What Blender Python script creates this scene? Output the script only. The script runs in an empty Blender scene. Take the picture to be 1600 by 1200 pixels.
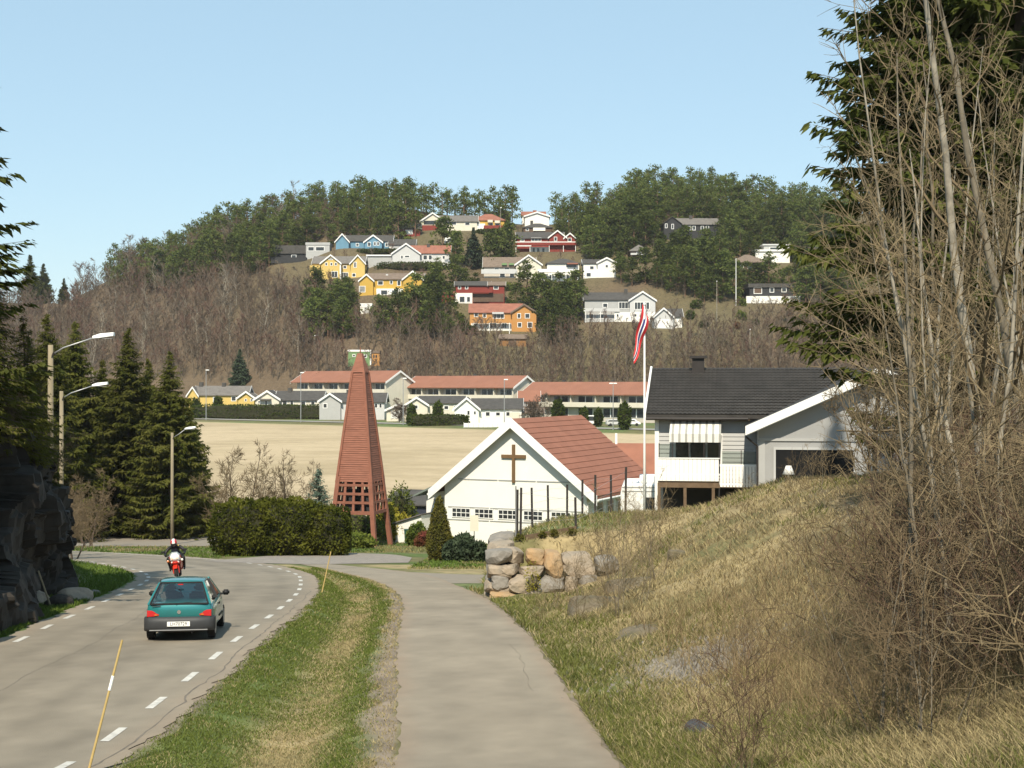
import bpy, bmesh, math, random
import numpy as np
from mathutils import Vector, Matrix
random.seed(7)
RNG = np.random.default_rng(11)
S = bpy.context.scene
COL = S.collection

# ---------------------------------------------------------------- camera, sky, sun, exposure
F = 2200.0                      # focal length in pixels of the 1600 x 1200 photograph
cam = bpy.data.cameras.new('camera')
cam.sensor_width = 36.0
cam.lens = F / 1600.0 * 36.0
cam.clip_start = 0.1
cam.clip_end = 6000
camo = bpy.data.objects.new('camera', cam)
camo.location = (0, 0, 0)
camo.rotation_euler = (math.radians(90), 0, 0)
COL.objects.link(camo)
S.camera = camo

SUN_AZ = math.radians(186)      # clockwise from +Y: behind the camera and to its left
SUN_EL = math.radians(47)
world = bpy.data.worlds.new('World')
S.world = world
world.use_nodes = True
wn = world.node_tree
sky = wn.nodes.new('ShaderNodeTexSky')
sky.sky_type = 'NISHITA'
sky.sun_disc = False
sky.sun_elevation = SUN_EL
sky.sun_rotation = SUN_AZ
sky.altitude = 0
sky.air_density = 1.0
sky.dust_density = 0.4
sky.ozone_density = 0.6
pale = wn.nodes.new('ShaderNodeMix'); pale.data_type = 'RGBA'      # thin high haze: evens out the whole dome
pale.inputs['Factor'].default_value = 0.62
pale.inputs[7].default_value = (2.85, 4.25, 5.0, 1)
wn.links.new(sky.outputs[0], pale.inputs[6])
wn.links.new(pale.outputs[2], wn.nodes['Background'].inputs[0])
wn.nodes['Background'].inputs[1].default_value = 0.118

sl = bpy.data.lights.new('sun', 'SUN')
sl.energy = 4.4
sl.angle = math.radians(0.53)
sl.color = (1.0, 0.905, 0.74)
so = bpy.data.objects.new('sun', sl)
sd = Vector((math.sin(SUN_AZ) * math.cos(SUN_EL), math.cos(SUN_AZ) * math.cos(SUN_EL), math.sin(SUN_EL)))
so.rotation_euler = sd.to_track_quat('Z', 'Y').to_euler()
COL.objects.link(so)

S.view_settings.view_transform = 'Standard'
S.view_settings.look = 'None'
S.view_settings.exposure = 0.52
S.view_settings.gamma = 1.0
S.view_settings.use_curve_mapping = False
S.render.engine = 'CYCLES'
S.cycles.use_denoising = True
try:
    S.cycles.denoiser = 'OPENIMAGEDENOISE'
    S.cycles.denoising_input_passes = 'RGB_ALBEDO_NORMAL'
except Exception:
    pass
S.cycles.max_bounces = 6
S.cycles.volume_bounces = 0
S.cycles.diffuse_bounces = 3
S.cycles.glossy_bounces = 3
S.cycles.transparent_max_bounces = 16
S.cycles.caustics_reflective = False
S.cycles.caustics_refractive = False

# ---------------------------------------------------------------- materials
M = {}
def mat(name, col, rough=0.8, var=0.0, scale=4.0, col2=None, bump=0.0, bscale=None, metal=0.0,
        spec=0.3, stretch=None, attr=False, trans=0.0, coat=0.0, sheen=0.0, detail=5.0, soft=(0.35, 0.65)):
    """Principled material: base colour mixed with col2 (or a darker tone) by noise, optional bump."""
    m = bpy.data.materials.new(name)
    m.use_nodes = True
    nt = m.node_tree
    b = nt.nodes['Principled BSDF']
    b.inputs['Roughness'].default_value = rough
    b.inputs['Metallic'].default_value = metal
    b.inputs['Specular IOR Level'].default_value = spec
    b.inputs['Base Color'].default_value = (*col, 1)
    if coat:
        b.inputs['Coat Weight'].default_value = coat
        b.inputs['Coat Roughness'].default_value = 0.06
    src = None
    if attr:
        a = nt.nodes.new('ShaderNodeAttribute'); a.attribute_name = 'col'
        src = a.outputs['Color']
    if var or col2 or bump:
        tc = nt.nodes.new('ShaderNodeTexCoord')
        mp = nt.nodes.new('ShaderNodeMapping')
        if stretch:
            mp.inputs['Scale'].default_value = stretch
        nt.links.new(tc.outputs['Object'], mp.inputs[0])
        nz = nt.nodes.new('ShaderNodeTexNoise')
        nz.inputs['Scale'].default_value = scale
        nz.inputs['Detail'].default_value = detail
        nz.inputs['Roughness'].default_value = 0.62
        nt.links.new(mp.outputs[0], nz.inputs['Vector'])
    if var or col2:
        r = nt.nodes.new('ShaderNodeMapRange')
        r.inputs['From Min'].default_value = soft[0]
        r.inputs['From Max'].default_value = soft[1]
        nt.links.new(nz.outputs['Fac'], r.inputs['Value'])
        mx = nt.nodes.new('ShaderNodeMix'); mx.data_type = 'RGBA'
        nt.links.new(r.outputs[0], mx.inputs['Factor'])
        if attr:
            mx.blend_type = 'MULTIPLY'
            nt.links.new(src, mx.inputs[6])
            k = 1 - var
            mx.inputs[7].default_value = (k, k, k, 1)
        else:
            mx.inputs[6].default_value = (*col, 1)
            c2 = col2 if col2 else tuple(c * (1 - var) for c in col)
            mx.inputs[7].default_value = (*c2, 1)
        src = mx.outputs[2]
    if src is not None:
        nt.links.new(src, b.inputs['Base Color'])
    if bump:
        bp = nt.nodes.new('ShaderNodeBump')
        bp.inputs['Strength'].default_value = bump
        bp.inputs['Distance'].default_value = 0.05
        if bscale:
            n2 = nt.nodes.new('ShaderNodeTexNoise')
            n2.inputs['Scale'].default_value = bscale
            n2.inputs['Detail'].default_value = 4
            nt.links.new(tc.outputs['Object'], n2.inputs['Vector'])
            nt.links.new(n2.outputs['Fac'], bp.inputs['Height'])
        else:
            nt.links.new(nz.outputs['Fac'], bp.inputs['Height'])
        nt.links.new(bp.outputs[0], b.inputs['Normal'])
    if trans:
        b.inputs['Transmission Weight'].default_value = trans
    M[name] = m
    return m

def leaf_mat(name, col, col2, scale=1.2, transl=0.25, objvar=0.25, attr=False):
    """Foliage: diffuse with some light let through, clumpy colour change, tint varying from plant to plant."""
    m = bpy.data.materials.new(name); m.use_nodes = True
    nt = m.node_tree; nt.nodes.remove(nt.nodes['Principled BSDF'])
    out = nt.nodes['Material Output']
    d = nt.nodes.new('ShaderNodeBsdfDiffuse'); t = nt.nodes.new('ShaderNodeBsdfTranslucent')
    ms = nt.nodes.new('ShaderNodeMixShader'); ms.inputs[0].default_value = transl
    if attr:
        a = nt.nodes.new('ShaderNodeAttribute'); a.attribute_name = 'col'
        c = a.outputs['Color']
    else:
        tc = nt.nodes.new('ShaderNodeTexCoord')
        nz = nt.nodes.new('ShaderNodeTexNoise'); nz.inputs['Scale'].default_value = scale; nz.inputs['Detail'].default_value = 3
        nt.links.new(tc.outputs['Object'], nz.inputs['Vector'])
        r = nt.nodes.new('ShaderNodeMapRange'); r.inputs['From Min'].default_value = .35; r.inputs['From Max'].default_value = .65
        nt.links.new(nz.outputs['Fac'], r.inputs['Value'])
        mx = nt.nodes.new('ShaderNodeMix'); mx.data_type = 'RGBA'
        mx.inputs[6].default_value = (*col, 1); mx.inputs[7].default_value = (*col2, 1)
        nt.links.new(r.outputs[0], mx.inputs['Factor'])
        oi = nt.nodes.new('ShaderNodeObjectInfo')
        r2 = nt.nodes.new('ShaderNodeMapRange'); r2.inputs['To Min'].default_value = 1 - objvar; r2.inputs['To Max'].default_value = 1 + objvar
        nt.links.new(oi.outputs['Random'], r2.inputs['Value'])
        hs = nt.nodes.new('ShaderNodeHueSaturation')
        nt.links.new(r2.outputs[0], hs.inputs['Value'])
        nt.links.new(mx.outputs[2], hs.inputs['Color'])
        c = hs.outputs[0]
    nt.links.new(c, d.inputs[0]); nt.links.new(c, t.inputs[0])
    nt.links.new(d.outputs[0], ms.inputs[1]); nt.links.new(t.outputs[0], ms.inputs[2])
    nt.links.new(ms.outputs[0], out.inputs[0])
    M[name] = m
    return m

def glass_mat(name, tint, gloss=0.18, rough=0.03):
    m = bpy.data.materials.new(name); m.use_nodes = True
    nt = m.node_tree; nt.nodes.remove(nt.nodes['Principled BSDF'])
    out = nt.nodes['Material Output']
    t = nt.nodes.new('ShaderNodeBsdfTransparent'); t.inputs[0].default_value = (*tint, 1)
    g = nt.nodes.new('ShaderNodeBsdfGlossy'); g.inputs['Roughness'].default_value = rough
    fr = nt.nodes.new('ShaderNodeFresnel'); fr.inputs[0].default_value = 1.45
    ms = nt.nodes.new('ShaderNodeMixShader')
    nt.links.new(fr.outputs[0], ms.inputs[0]); nt.links.new(t.outputs[0], ms.inputs[1]); nt.links.new(g.outputs[0], ms.inputs[2])
    nt.links.new(ms.outputs[0], out.inputs[0])
    M[name] = m

mat('asphalt', (.255, .22, .18), .9, .20, 1.1, bump=.3, bscale=60, detail=12, attr=True, soft=(.3, .75))
mat('path_asphalt', (.275, .238, .192), .9, .20, 1.3, bump=.3, bscale=70, detail=12, attr=True, soft=(.3, .75))
mat('far_asphalt', (.30, .28, .25), .9, .1, .2)
mat('gravel', (.30, .265, .23), .95, .3, 3.0, bump=.5, bscale=30)
mat('paint', (.62, .60, .55), .7, .28, 6.0)
mat('ground', (.2, .2, .1), .95, .45, 1.6, attr=True, bump=.6, bscale=9, detail=9, soft=(.38, .68))
mat('field', (.50, .40, .245), .95, .14, .5, bump=.2, bscale=2.5, detail=9, attr=True)
mat('bark', (.13, .095, .07), .95, .5, 5, bump=.4, stretch=(1, 1, .25))
mat('pine_bark', (.22, .13, .085), .95, .4, 3)
mat('grey_bark', (.20, .17, .125), .9, .45, 7, bump=.3, stretch=(1, 1, .4))
mat('pale_bark', (.34, .30, .235), .85, .55, 6, bump=.2, stretch=(1, 1, .6))
mat('twig', (.165, .120, .068), .9, .35, 3)
mat('twig_pale', (.23, .175, .10), .9, .35, 3)
mat('far_twig', (.125, .086, .058), .95, .35, .25)
mat('far_twig_red', (.145, .082, .060), .95, .35, .25)
mat('far_twig_grey', (.17, .135, .10), .95, .35, .25)
leaf_mat('spruce', (.070, .080, .016), (.130, .130, .032), .55, transl=.35)
leaf_mat('spruce_dark', (.044, .056, .014), (.088, .096, .026), .55, transl=.3)
leaf_mat('blue_spruce', (.085, .125, .095), (.13, .17, .13), 1.5)
leaf_mat('pine', (.062, .086, .020), (.120, .138, .040), .45, objvar=.38, transl=.35)
leaf_mat('thuja', (.050, .072, .012), (.10, .115, .022), 1.6)
leaf_mat('hedge_leaf', (.042, .056, .010), (.150, .155, .026), .75)
leaf_mat('far_hedge', (.040, .058, .012), (.070, .090, .018), .5)
leaf_mat('column_leaf', (.095, .098, .022), (.15, .13, .035), 1.5)
leaf_mat('bush_leaf', (.07, .10, .02), (.15, .17, .035), 1.0)
leaf_mat('yellow_leaf', (.20, .20, .03), (.33, .27, .04), 1.5)
leaf_mat('red_leaf', (.20, .06, .045), (.13, .10, .03), 1.5)
leaf_mat('juniper', (.040, .060, .036), (.080, .105, .060), 2)
leaf_mat('blade', (.1, .1, .1), (.1, .1, .1), attr=True, transl=.35)
mat('rock', (.185, .150, .105), .9, col2=(.095, .085, .045), scale=1.3, bump=.8, bscale=5)
mat('tar', (.19, .165, .135), .9, .3, 3)
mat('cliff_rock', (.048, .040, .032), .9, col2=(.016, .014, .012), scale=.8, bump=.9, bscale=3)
mat('stone_tan', (.36, .29, .215), .9, col2=(.25, .215, .17), scale=2.5, bump=.6, bscale=9)
mat('stone_orange', (.40, .255, .13), .9, col2=(.30, .225, .14), scale=2.2, bump=.6, bscale=9)
mat('stone_grey', (.27, .245, .215), .9, col2=(.19, .175, .15), scale=2.5, bump=.6, bscale=9)
# buildings
mat('white_wall', (.80, .78, .72), .7, .05, .8)
mat('white_trim', (.80, .79, .76), .6, .05, 2)
mat('cream_wall', (.66, .61, .50), .8, .08, .6)
mat('beige_wall', (.56, .51, .44), .8, .10, .6)
mat('grey_wall', (.40, .40, .39), .8, .08, .8)
mat('lightgrey_wall', (.52, .52, .51), .8, .06, .8)
mat('yellow_wall', (.60, .43, .14), .8, .08, .8)
mat('ochre_wall', (.53, .335, .065), .8, .08, .8)
mat('orange_wall', (.48, .24, .075), .8, .08, .8)
mat('red_wall', (.22, .038, .028), .8, .12, .8)
mat('blue_wall', (.13, .26, .36), .8, .1, .8)
mat('black_wall', (.035, .035, .037), .8, .2, .8)
mat('brown_wall', (.13, .085, .06), .85, .2, .8)
mat('green_wall', (.17, .27, .12), .8, .1, .8)
mat('navy', (.035, .04, .06), .7, .1, .8)
mat('dark_roof', (.080, .074, .068), .8, .3, 1.2)
mat('grey_roof', (.17, .155, .14), .85, .25, 1.0)
mat('brown_roof', (.20, .15, .115), .85, .25, 1.0)
mat('red_roof', (.30, .125, .085), .85, .22, .7)
mat('row_roof', (.275, .122, .078), .85, .14, .35)
mat('church_roof', (.285, .120, .077), .8, .18, .7)
mat('green_roof', (.17, .20, .175), .85, .1, 1)
mat('dark_pane', (.014, .014, .015), .35, .3, 1.5, spec=.2)
mat('pane', (.035, .04, .045), .12, .3, 1.5, spec=.6)
mat('curtain_pane', (.32, .32, .31), .5, .5, 1.5)
mat('tower_wood', (.285, .118, .078), .85, .28, 1.6, stretch=(1, 1, 9))
mat('tower_beam', (.26, .105, .068), .85, .22, 2)
mat('cross_wood', (.17, .10, .045), .8, .2, 3)
mat('timber', (.16, .11, .07), .9, .3, 4)
mat('pole_wood', (.30, .25, .165), .9, .3, 2, stretch=(4, 4, .3))
mat('steel', (.42, .42, .42), .45, .1, 3, metal=.6)
mat('dark_steel', (.035, .03, .028), .6, .2, 5)
mat('lamp_white', (.85, .85, .83), .4)
mat('black', (.015, .015, .016), .6)
mat('rubber', (.022, .022, .022), .85, .2, 20)
mat('dark_grey', (.06, .06, .062), .6, .1, 8)
# ---------------------------------------------------------------- object helpers
def tag(o, label=None, cat=None, group=None, kind=None):
    if label: o['label'] = label
    if cat: o['category'] = cat
    if group: o['group'] = group
    if kind: o['kind'] = kind
    return o
def empty(name, loc=(0, 0, 0), rz=0.0, label=None, cat=None, group=None):
    o = bpy.data.objects.new(name, None)
    o.empty_display_size = .3
    o.location = loc; o.rotation_euler = (0, 0, rz)
    COL.objects.link(o)
    return tag(o, label, cat, group)
def link(name, me, parent=None, loc=None, rz=None):
    o = bpy.data.objects.new(name, me)
    COL.objects.link(o)
    if parent is not None: o.parent = parent
    if loc is not None: o.location = loc
    if rz is not None: o.rotation_euler = (0, 0, rz)
    return o
def kids(o): return [c for c in bpy.data.objects if c.parent is o]
def copy_tree(o, children, parent=None):
    """copy a thing with its parts; children = {object: [objects]}"""
    c = o.copy(); COL.objects.link(c)
    if parent is not None: c.parent = parent
    for ch in children.get(o, []): copy_tree(ch, children, c)
    return c
def child_map(root):
    mp = {}
    def rec(o):
        mp[o] = list(o.children)
        for c in o.children: rec(c)
    rec(root)
    return mp

class MB:
    """collects faces, then links them as ONE mesh object"""
    def __init__(s): s.v = []; s.f = []; s.mi = []; s.ms = []
    def mid(s, m):
        if m is None: return 0
        if m not in s.ms: s.ms.append(m)
        return s.ms.index(m)
    def add(s, vs, fs, m=None):
        n = len(s.v); s.v += [tuple(v) for v in vs]
        k = s.mid(m)
        for f in fs: s.f.append(tuple(i + n for i in f)); s.mi.append(k)
        return s
    def box(s, x0, x1, y0, y1, z0, z1, m=None, rz=0.0, piv=None):
        vs = [(x0, y0, z0), (x1, y0, z0), (x1, y1, z0), (x0, y1, z0), (x0, y0, z1), (x1, y0, z1), (x1, y1, z1), (x0, y1, z1)]
        if rz:
            p = piv or ((x0 + x1) / 2, (y0 + y1) / 2); c, n = math.cos(rz), math.sin(rz)
            vs = [(p[0] + (a - p[0]) * c - (b - p[1]) * n, p[1] + (a - p[0]) * n + (b - p[1]) * c, z) for a, b, z in vs]
        return s.add(vs, [(0, 3, 2, 1), (4, 5, 6, 7), (0, 1, 5, 4), (1, 2, 6, 5), (2, 3, 7, 6), (3, 0, 4, 7)], m)
    def prism(s, poly, d, m=None):
        """poly: 3-D polygon, extruded by vector d"""
        n = len(poly); d = Vector(d)
        vs = [Vector(p) for p in poly] + [Vector(p) + d for p in poly]
        fs = [tuple(range(n))[::-1], tuple(range(n, 2 * n))] + [(i, (i + 1) % n, n + (i + 1) % n, n + i) for i in range(n)]
        return s.add(vs, fs, m)
    def tube(s, pts, rad, n=6, m=None, cap=True):
        pts = [Vector(p) for p in pts]
        if not hasattr(rad, '__len__'): rad = [rad] * len(pts)
        vs = []
        for i, p in enumerate(pts):
            t = (pts[min(i + 1, len(pts) - 1)] - pts[max(i - 1, 0)])
            t = t.normalized() if t.length > 1e-9 else Vector((0, 0, 1))
            a = Vector((0, 0, 1)) if abs(t.z) < .9 else Vector((1, 0, 0))
            u = t.cross(a).normalized(); w = t.cross(u)
            for k in range(n):
                an = 2 * math.pi * k / n
                vs.append(p + (u * math.cos(an) + w * math.sin(an)) * rad[i])
        fs = []
        for i in range(len(pts) - 1):
            for k in range(n):
                fs.append((i * n + k, i * n + (k + 1) % n, (i + 1) * n + (k + 1) % n, (i + 1) * n + k))
        if cap:
            fs.append(tuple(range(n))[::-1]); fs.append(tuple((len(pts) - 1) * n + k for k in range(n)))
        return s.add(vs, fs, m)
    def bar(s, a, b, w, h, m=None):
        """square bar from a to b"""
        a, b = Vector(a), Vector(b); t = (b - a).normalized()
        up = Vector((0, 0, 1)) if abs(t.z) < .95 else Vector((0, 1, 0))
        u = t.cross(up).normalized() * w / 2; v = u.cross(t).normalized() * h / 2
        vs = [a - u - v, a + u - v, a + u + v, a - u + v, b - u - v, b + u - v, b + u + v, b - u + v]
        return s.add(vs, [(0, 3, 2, 1), (4, 5, 6, 7), (0, 1, 5, 4), (1, 2, 6, 5), (2, 3, 7, 6), (3, 0, 4, 7)], m)
    def lathe(s, prof, n=16, m=None, axis='z', c=(0, 0, 0)):
        vs = []
        for r, z in prof:
            for k in range(n):
                a = 2 * math.pi * k / n
                p = (r * math.cos(a), r * math.sin(a), z)
                if axis == 'x': p = (p[2], p[0], p[1])
                if axis == 'y': p = (p[0], p[2], p[1])
                vs.append((p[0] + c[0], p[1] + c[1], p[2] + c[2]))
        fs = [(i * n + k, i * n + (k + 1) % n, (i + 1) * n + (k + 1) % n, (i + 1) * n + k) for i in range(len(prof) - 1) for k in range(n)]
        fs.append(tuple(range(n))[::-1]); fs.append(tuple((len(prof) - 1) * n + k for k in range(n)))
        return s.add(vs, fs, m)
    def mesh(s, name, m=None, smooth=False, bevel=0.0, seg=1):
        me = bpy.data.meshes.new(name)
        me.from_pydata([tuple(v) for v in s.v], [], s.f)
        bm = bmesh.new(); bm.from_mesh(me)
        for f, k in zip(bm.faces, s.mi): f.material_index = k
        bmesh.ops.recalc_face_normals(bm, faces=bm.faces)
        if bevel:
            bmesh.ops.bevel(bm, geom=bm.edges[:], offset=bevel, segments=seg, affect='EDGES', clamp_overlap=True)
        bm.to_mesh(me); bm.free()
        ms = [x for x in s.ms] if s.ms else [m]
        for x in ms: me.materials.append(M[x or m])
        if smooth: me.polygons.foreach_set('use_smooth', [True] * len(me.polygons))
        return me
    def build(s, name, m=None, parent=None, smooth=False, bevel=0.0, seg=1, loc=None, rz=None):
        return link(name, s.mesh(name, m, smooth, bevel, seg), parent, loc, rz)

def np_mesh(name, V, faces, mats, smooth=False, col=None, midx=None):
    """faces: (N,k) int array, or list of such arrays of different k"""
    if not isinstance(faces, list): faces = [faces]
    me = bpy.data.meshes.new(name)
    me.vertices.add(len(V)); me.vertices.foreach_set('co', np.asarray(V, np.float32).ravel())
    loops = np.concatenate([f.ravel() for f in faces]).astype(np.int32)
    sizes = np.concatenate([np.full(len(f), f.shape[1]) for f in faces]).astype(np.int32)
    starts = np.concatenate([[0], np.cumsum(sizes)[:-1]]).astype(np.int32)
    me.loops.add(len(loops)); me.loops.foreach_set('vertex_index', loops)
    me.polygons.add(len(sizes)); me.polygons.foreach_set('loop_start', starts)
    try: me.polygons.foreach_set('loop_total', sizes)
    except Exception: pass
    for m in mats: me.materials.append(M[m])
    if midx is not None: me.polygons.foreach_set('material_index', midx.astype(np.int32))
    me.polygons.foreach_set('use_smooth', np.full(len(sizes), smooth))
    if col is not None:
        a = me.attributes.new('col', 'FLOAT_COLOR', 'POINT')
        c = np.ones((len(V), 4), np.float32); c[:, :3] = col
        a.data.foreach_set('color', c.ravel())
    me.update(calc_edges=True)
    return me

# ---------------------------------------------------------------- the lie of the land (camera at the origin, metres)
_by = np.array([-60, 0, 18.3, 24, 30, 40, 51, 60, 75, 90, 105, 125, 150, 6000.])
_bz = np.array([1.5, -1.75, -5.05, -5.27, -5.5, -6.2, -7.1, -7.9, -9.3, -10.6, -11.9, -13, -13, -13.])
_fy = np.arange(-60, 220, .5); _fz = np.interp(_fy, _by, _bz)
_k = np.exp(-.5 * (np.arange(-8, 9) / 3.) ** 2); _k /= _k.sum()
_fz[8:-8] = np.convolve(_fz, _k, 'valid')
def base(Y): return np.interp(Y, _fy, _fz)

def sstep(a, b, x):
    t = np.clip((x - a) / (b - a), 0, 1); return t * t * (3 - 2 * t)
# left and right lines of the road (the painted edge lines) as X over Y, right edge of the footpath
RL = np.array([(12, -9.9), (18, -10.1), (24, -10.35), (30, -10.6), (34.3, -11.05), (39, -11.5), (45.5, -12.3), (51, -13.2), (56, -14.6), (60.5, -16.4), (66, -19.), (72.5, -22.6), (78, -27.), (84, -33.), (90, -42.), (94, -52.)])
RR = np.array([(12, -5.75), (18.7, -5.80), (23, -5.82), (26, -5.85), (33, -6.05), (38, -6.25), (44, -6.7), (50, -7.5), (54.5, -8.3), (58.5, -9.4), (63, -10.9), (68, -12.9), (73, -15.6), (77, -18.3), (82, -22.5), (87, -27.6), (91, -33.), (95.5, -42.), (99, -52.)])
PL = np.array([(5, -1.2), (10, -1.3), (18.3, -1.51), (24, -1.95), (30, -2.45), (35, -2.75), (39.5, -3.05), (44, -3.6), (48, -4.36), (52, -5.4), (56, -6.7), (61, -8.2), (66, -9.9)])
PR = np.array([(5, 2.1), (10, 1.9), (18.3, 1.41), (24, .95), (30, .48), (35, -.02), (40, -.6), (43.5, -1.1), (47, -1.75), (51.5, -2.6), (55, -3.4), (59, -5.), (63, -7.), (68, -9.4)])
_ty = np.array([-60, 0, 10, 18, 24, 30, 36, 41, 43.2, 44.2, 48, 52, 58, 66, 75, 90, 105, 125])
_tx = np.array([-3, -1, 0, 1.5, 3, 4.5, 6.5, 8.5, 11, 16, 30, 60.])
_tz = np.array([
 [0, 0, 0, 0, .2, .5, .8, 1, 1.2, 1.5, 2, 3],
 [0, 0, 0, 0, .2, .5, .8, 1, 1.2, 1.5, 2, 3],
 [0, 0, 0, .0, .3, .8, 1.3, 1.6, 1.9, 2.3, 3, 4],
 [0, 0, 0, .15, .50, 1.1, 2.1, 2.8, 3.2, 3.6, 4.5, 6],
 [0, 0, 0, .10, .30, .8, 1.8, 2.6, 3.1, 3.6, 4.6, 6],
 [0, 0, 0, .20, .50, 1.0, 1.9, 2.7, 3.3, 4.0, 5, 7],
 [0, 0, .05, .25, .75, 1.5, 2.5, 3.1, 3.5, 4.2, 5, 7],
 [0, 0, .05, .15, .55, 1.6, 2.7, 3.4, 3.6, 4.2, 5, 7],
 [0, 0, .05, .25, .8, 1.8, 2.8, 3.5, 3.6, 4.1, 5, 7],
 [0, 0, 1.6, 1.75, 1.9, 2.2, 2.8, 3.5, 3.6, 4, 5, 7],
 [0, 0, 1.7, 2.10, 2.25, 2.35, 2.6, 3.3, 3.4, 3.7, 5, 7],
 [0, 0, 1.5, 2.2, 2.35, 2.4, 2.4, 2.9, 3.1, 3.3, 5, 7],
 [0, 0, .5, 1.5, 1.9, 2.1, 2.2, 2.6, 2.8, 3.0, 4, 6],
 [0, 0, .2, .6, 1.0, 1.5, 1.7, 1.9, 3.2, 4, 5, 7],
 [0, 0, .1, .4, .8, 1.3, 1.7, 2.2, 3, 4, 5, 7],
 [0, 0, 0, 0, .2, .5, 1, 1.5, 2, 3, 4, 6],
 [0, 0, 0, 0, 0, 0, .3, .8, 1.2, 2, 3, 5],
 [0, 0, 0, 0, 0, 0, 0, 0, 0, 0, 1, 3]], float)
def bilin(X, Y):
    iy = np.clip(np.searchsorted(_ty, Y) - 1, 0, len(_ty) - 2); ix = np.clip(np.searchsorted(_tx, X) - 1, 0, len(_tx) - 2)
    fy = np.clip((Y - _ty[iy]) / (_ty[iy + 1] - _ty[iy]), 0, 1); fx = np.clip((X - _tx[ix]) / (_tx[ix + 1] - _tx[ix]), 0, 1)
    a = _tz[iy, ix] * (1 - fx) + _tz[iy, ix + 1] * fx; b = _tz[iy + 1, ix] * (1 - fx) + _tz[iy + 1, ix + 1] * fx
    return a * (1 - fy) + b * fy
_rx = np.array([-600, 40, 100, 180, 250, 300, 350, 400, 500, 600, 700, 780, 830, 900, 960, 1000, 1100, 1200, 1300, 1600, 2600.])
_ry = np.array([475, 472, 474, 432, 410, 390, 367, 355, 332, 322, 335, 342, 348, 345, 330, 312, 308, 325, 332, 335, 360.])
def wob(X, Y, s, seed=0.):
    return (np.sin(X * s + 1.3 + seed) * np.cos(Y * s * 1.13 + .7 + seed * 2) + .5 * np.sin(X * s * 2.3 + Y * s * 1.7 + seed) + .35 * np.cos(X * s * 4.1 - Y * s * 3.7 + 2 * seed)) / 1.85
def road_y(X): return np.clip(270 + .78 * (24.5 - X), 190, 430)
PADS = []
def ground_z(X, Y):
    X = np.asarray(X, float); Y = np.asarray(Y, float)
    Yc = np.maximum(Y, 1.0)
    px = 800 + F * X / Yc
    b = base(Y)
    z = b.copy() if hasattr(b, 'copy') else np.array(b)
    # right-hand bank, terrace and house plot
    z = z + np.where(Y < 125, bilin(X, Y) * sstep(.05, 1.0, X - np.interp(Y, PR[:, 0], PR[:, 1])), 0)
    # left-hand rock shelf and verge
    xl = np.interp(Y, RL[:, 0], RL[:, 1]); d = xl - X
    sh = sstep(2.0, 5.5, d) * np.interp(Y, [-60, 20, 30, 50, 56, 64, 80], [5.0, 5.0, 4.8, 4.6, 2.6, .8, 0.]) + np.clip(d - 5, 0, 30) * .12 * sstep(95, 60, Y)
    z = z + np.where(d > 0, sh, 0) * sstep(100, 75, Y)
    # valley floor and the field
    yr = road_y(X)
    t = np.clip((Y - 150) / (yr - 150), 0, 1)
    z = np.where(Y > 125, -13 + 4.3 * t, z)
    # wooded hill
    yf = np.maximum(yr + 42, 365)
    yrd = np.interp(px, [0, 250, 400, 2000], [590, 570, 520, 520])
    zr = (600 - np.interp(px, _rx, _ry)) * yrd / F
    t = np.clip((Y - yf) / (yrd - yf), 0, 1)
    h = (zr + 8.7) * (t ** .92)
    h = h + wob(X, Y, .06) * 1.6 * np.clip(t * 5, 0, 1) * np.clip((1 - t) * 6, 0, 1)
    h = h - np.clip(Y - yrd, 0, 260) * .22
    z = np.where(Y > yf, -8.7 + h, z)
    for (qx, qy, qz, qr, ql) in PADS:          # levelled house plots
        w = np.exp(-((np.abs(X - qx) / qr) ** 4 + (np.abs(Y - qy) / ql) ** 4))
        z = z * (1 - w) + qz * w
    # small unevenness off the carriageways
    near = sstep(.3, 1.5, X - np.interp(Y, PR[:, 0], PR[:, 1])) + sstep(2.3, 4., d)
    near = near * (1 - sstep(46, 50, Y) * sstep(4.5, 3.5, X) * sstep(-60, -50, X))
    z = z + np.where(Y < 110, wob(X, Y, .9) * .07 * np.clip(near, 0, 1) + wob(X, Y, 2.7, 3) * .025 * np.clip(near, 0, 1), 0)
    # the verge between road and footpath is slightly hollow
    rr = np.interp(Y, RR[:, 0], RR[:, 1]); pl = np.interp(Y, PL[:, 0], PL[:, 1])
    u = np.clip((X - rr - .85) / np.maximum(pl - rr - 1.1, .3), 0, 1)
    z = z - np.where((Y < 62) & (X > rr) & (X < pl), .32 * np.sin(np.pi * u) ** 2, 0)
    return z
def gz(x, y): return float(ground_z(np.array([x]), np.array([y]))[0])
def solve(px, py, lo=345., hi=600.):
    """where the sight line through a photo pixel meets the hillside"""
    ys = np.linspace(lo, hi, 1500)
    zz = ground_z((px - 800) / F * ys, ys)
    pp = 600 - zz / ys * F
    i = np.argmax(pp <= py)
    if pp[i] > py: i = int(np.argmin(pp))
    y = ys[i]
    return (px - 800) / F * y, y, float(zz[i])
def at(px, py, Y): return Vector(((px - 800) / F * Y, Y, (600 - py) / F * Y))
def near_ground(px, py, lo=12., hi=130.):
    ys = np.linspace(lo, hi, 2400)
    zz = ground_z((px - 800) / F * ys, ys); pp = 600 - zz / ys * F
    i = np.argmax(pp <= py); y = ys[i]
    return Vector(((px - 800) / F * y, y, float(zz[i])))

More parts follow.
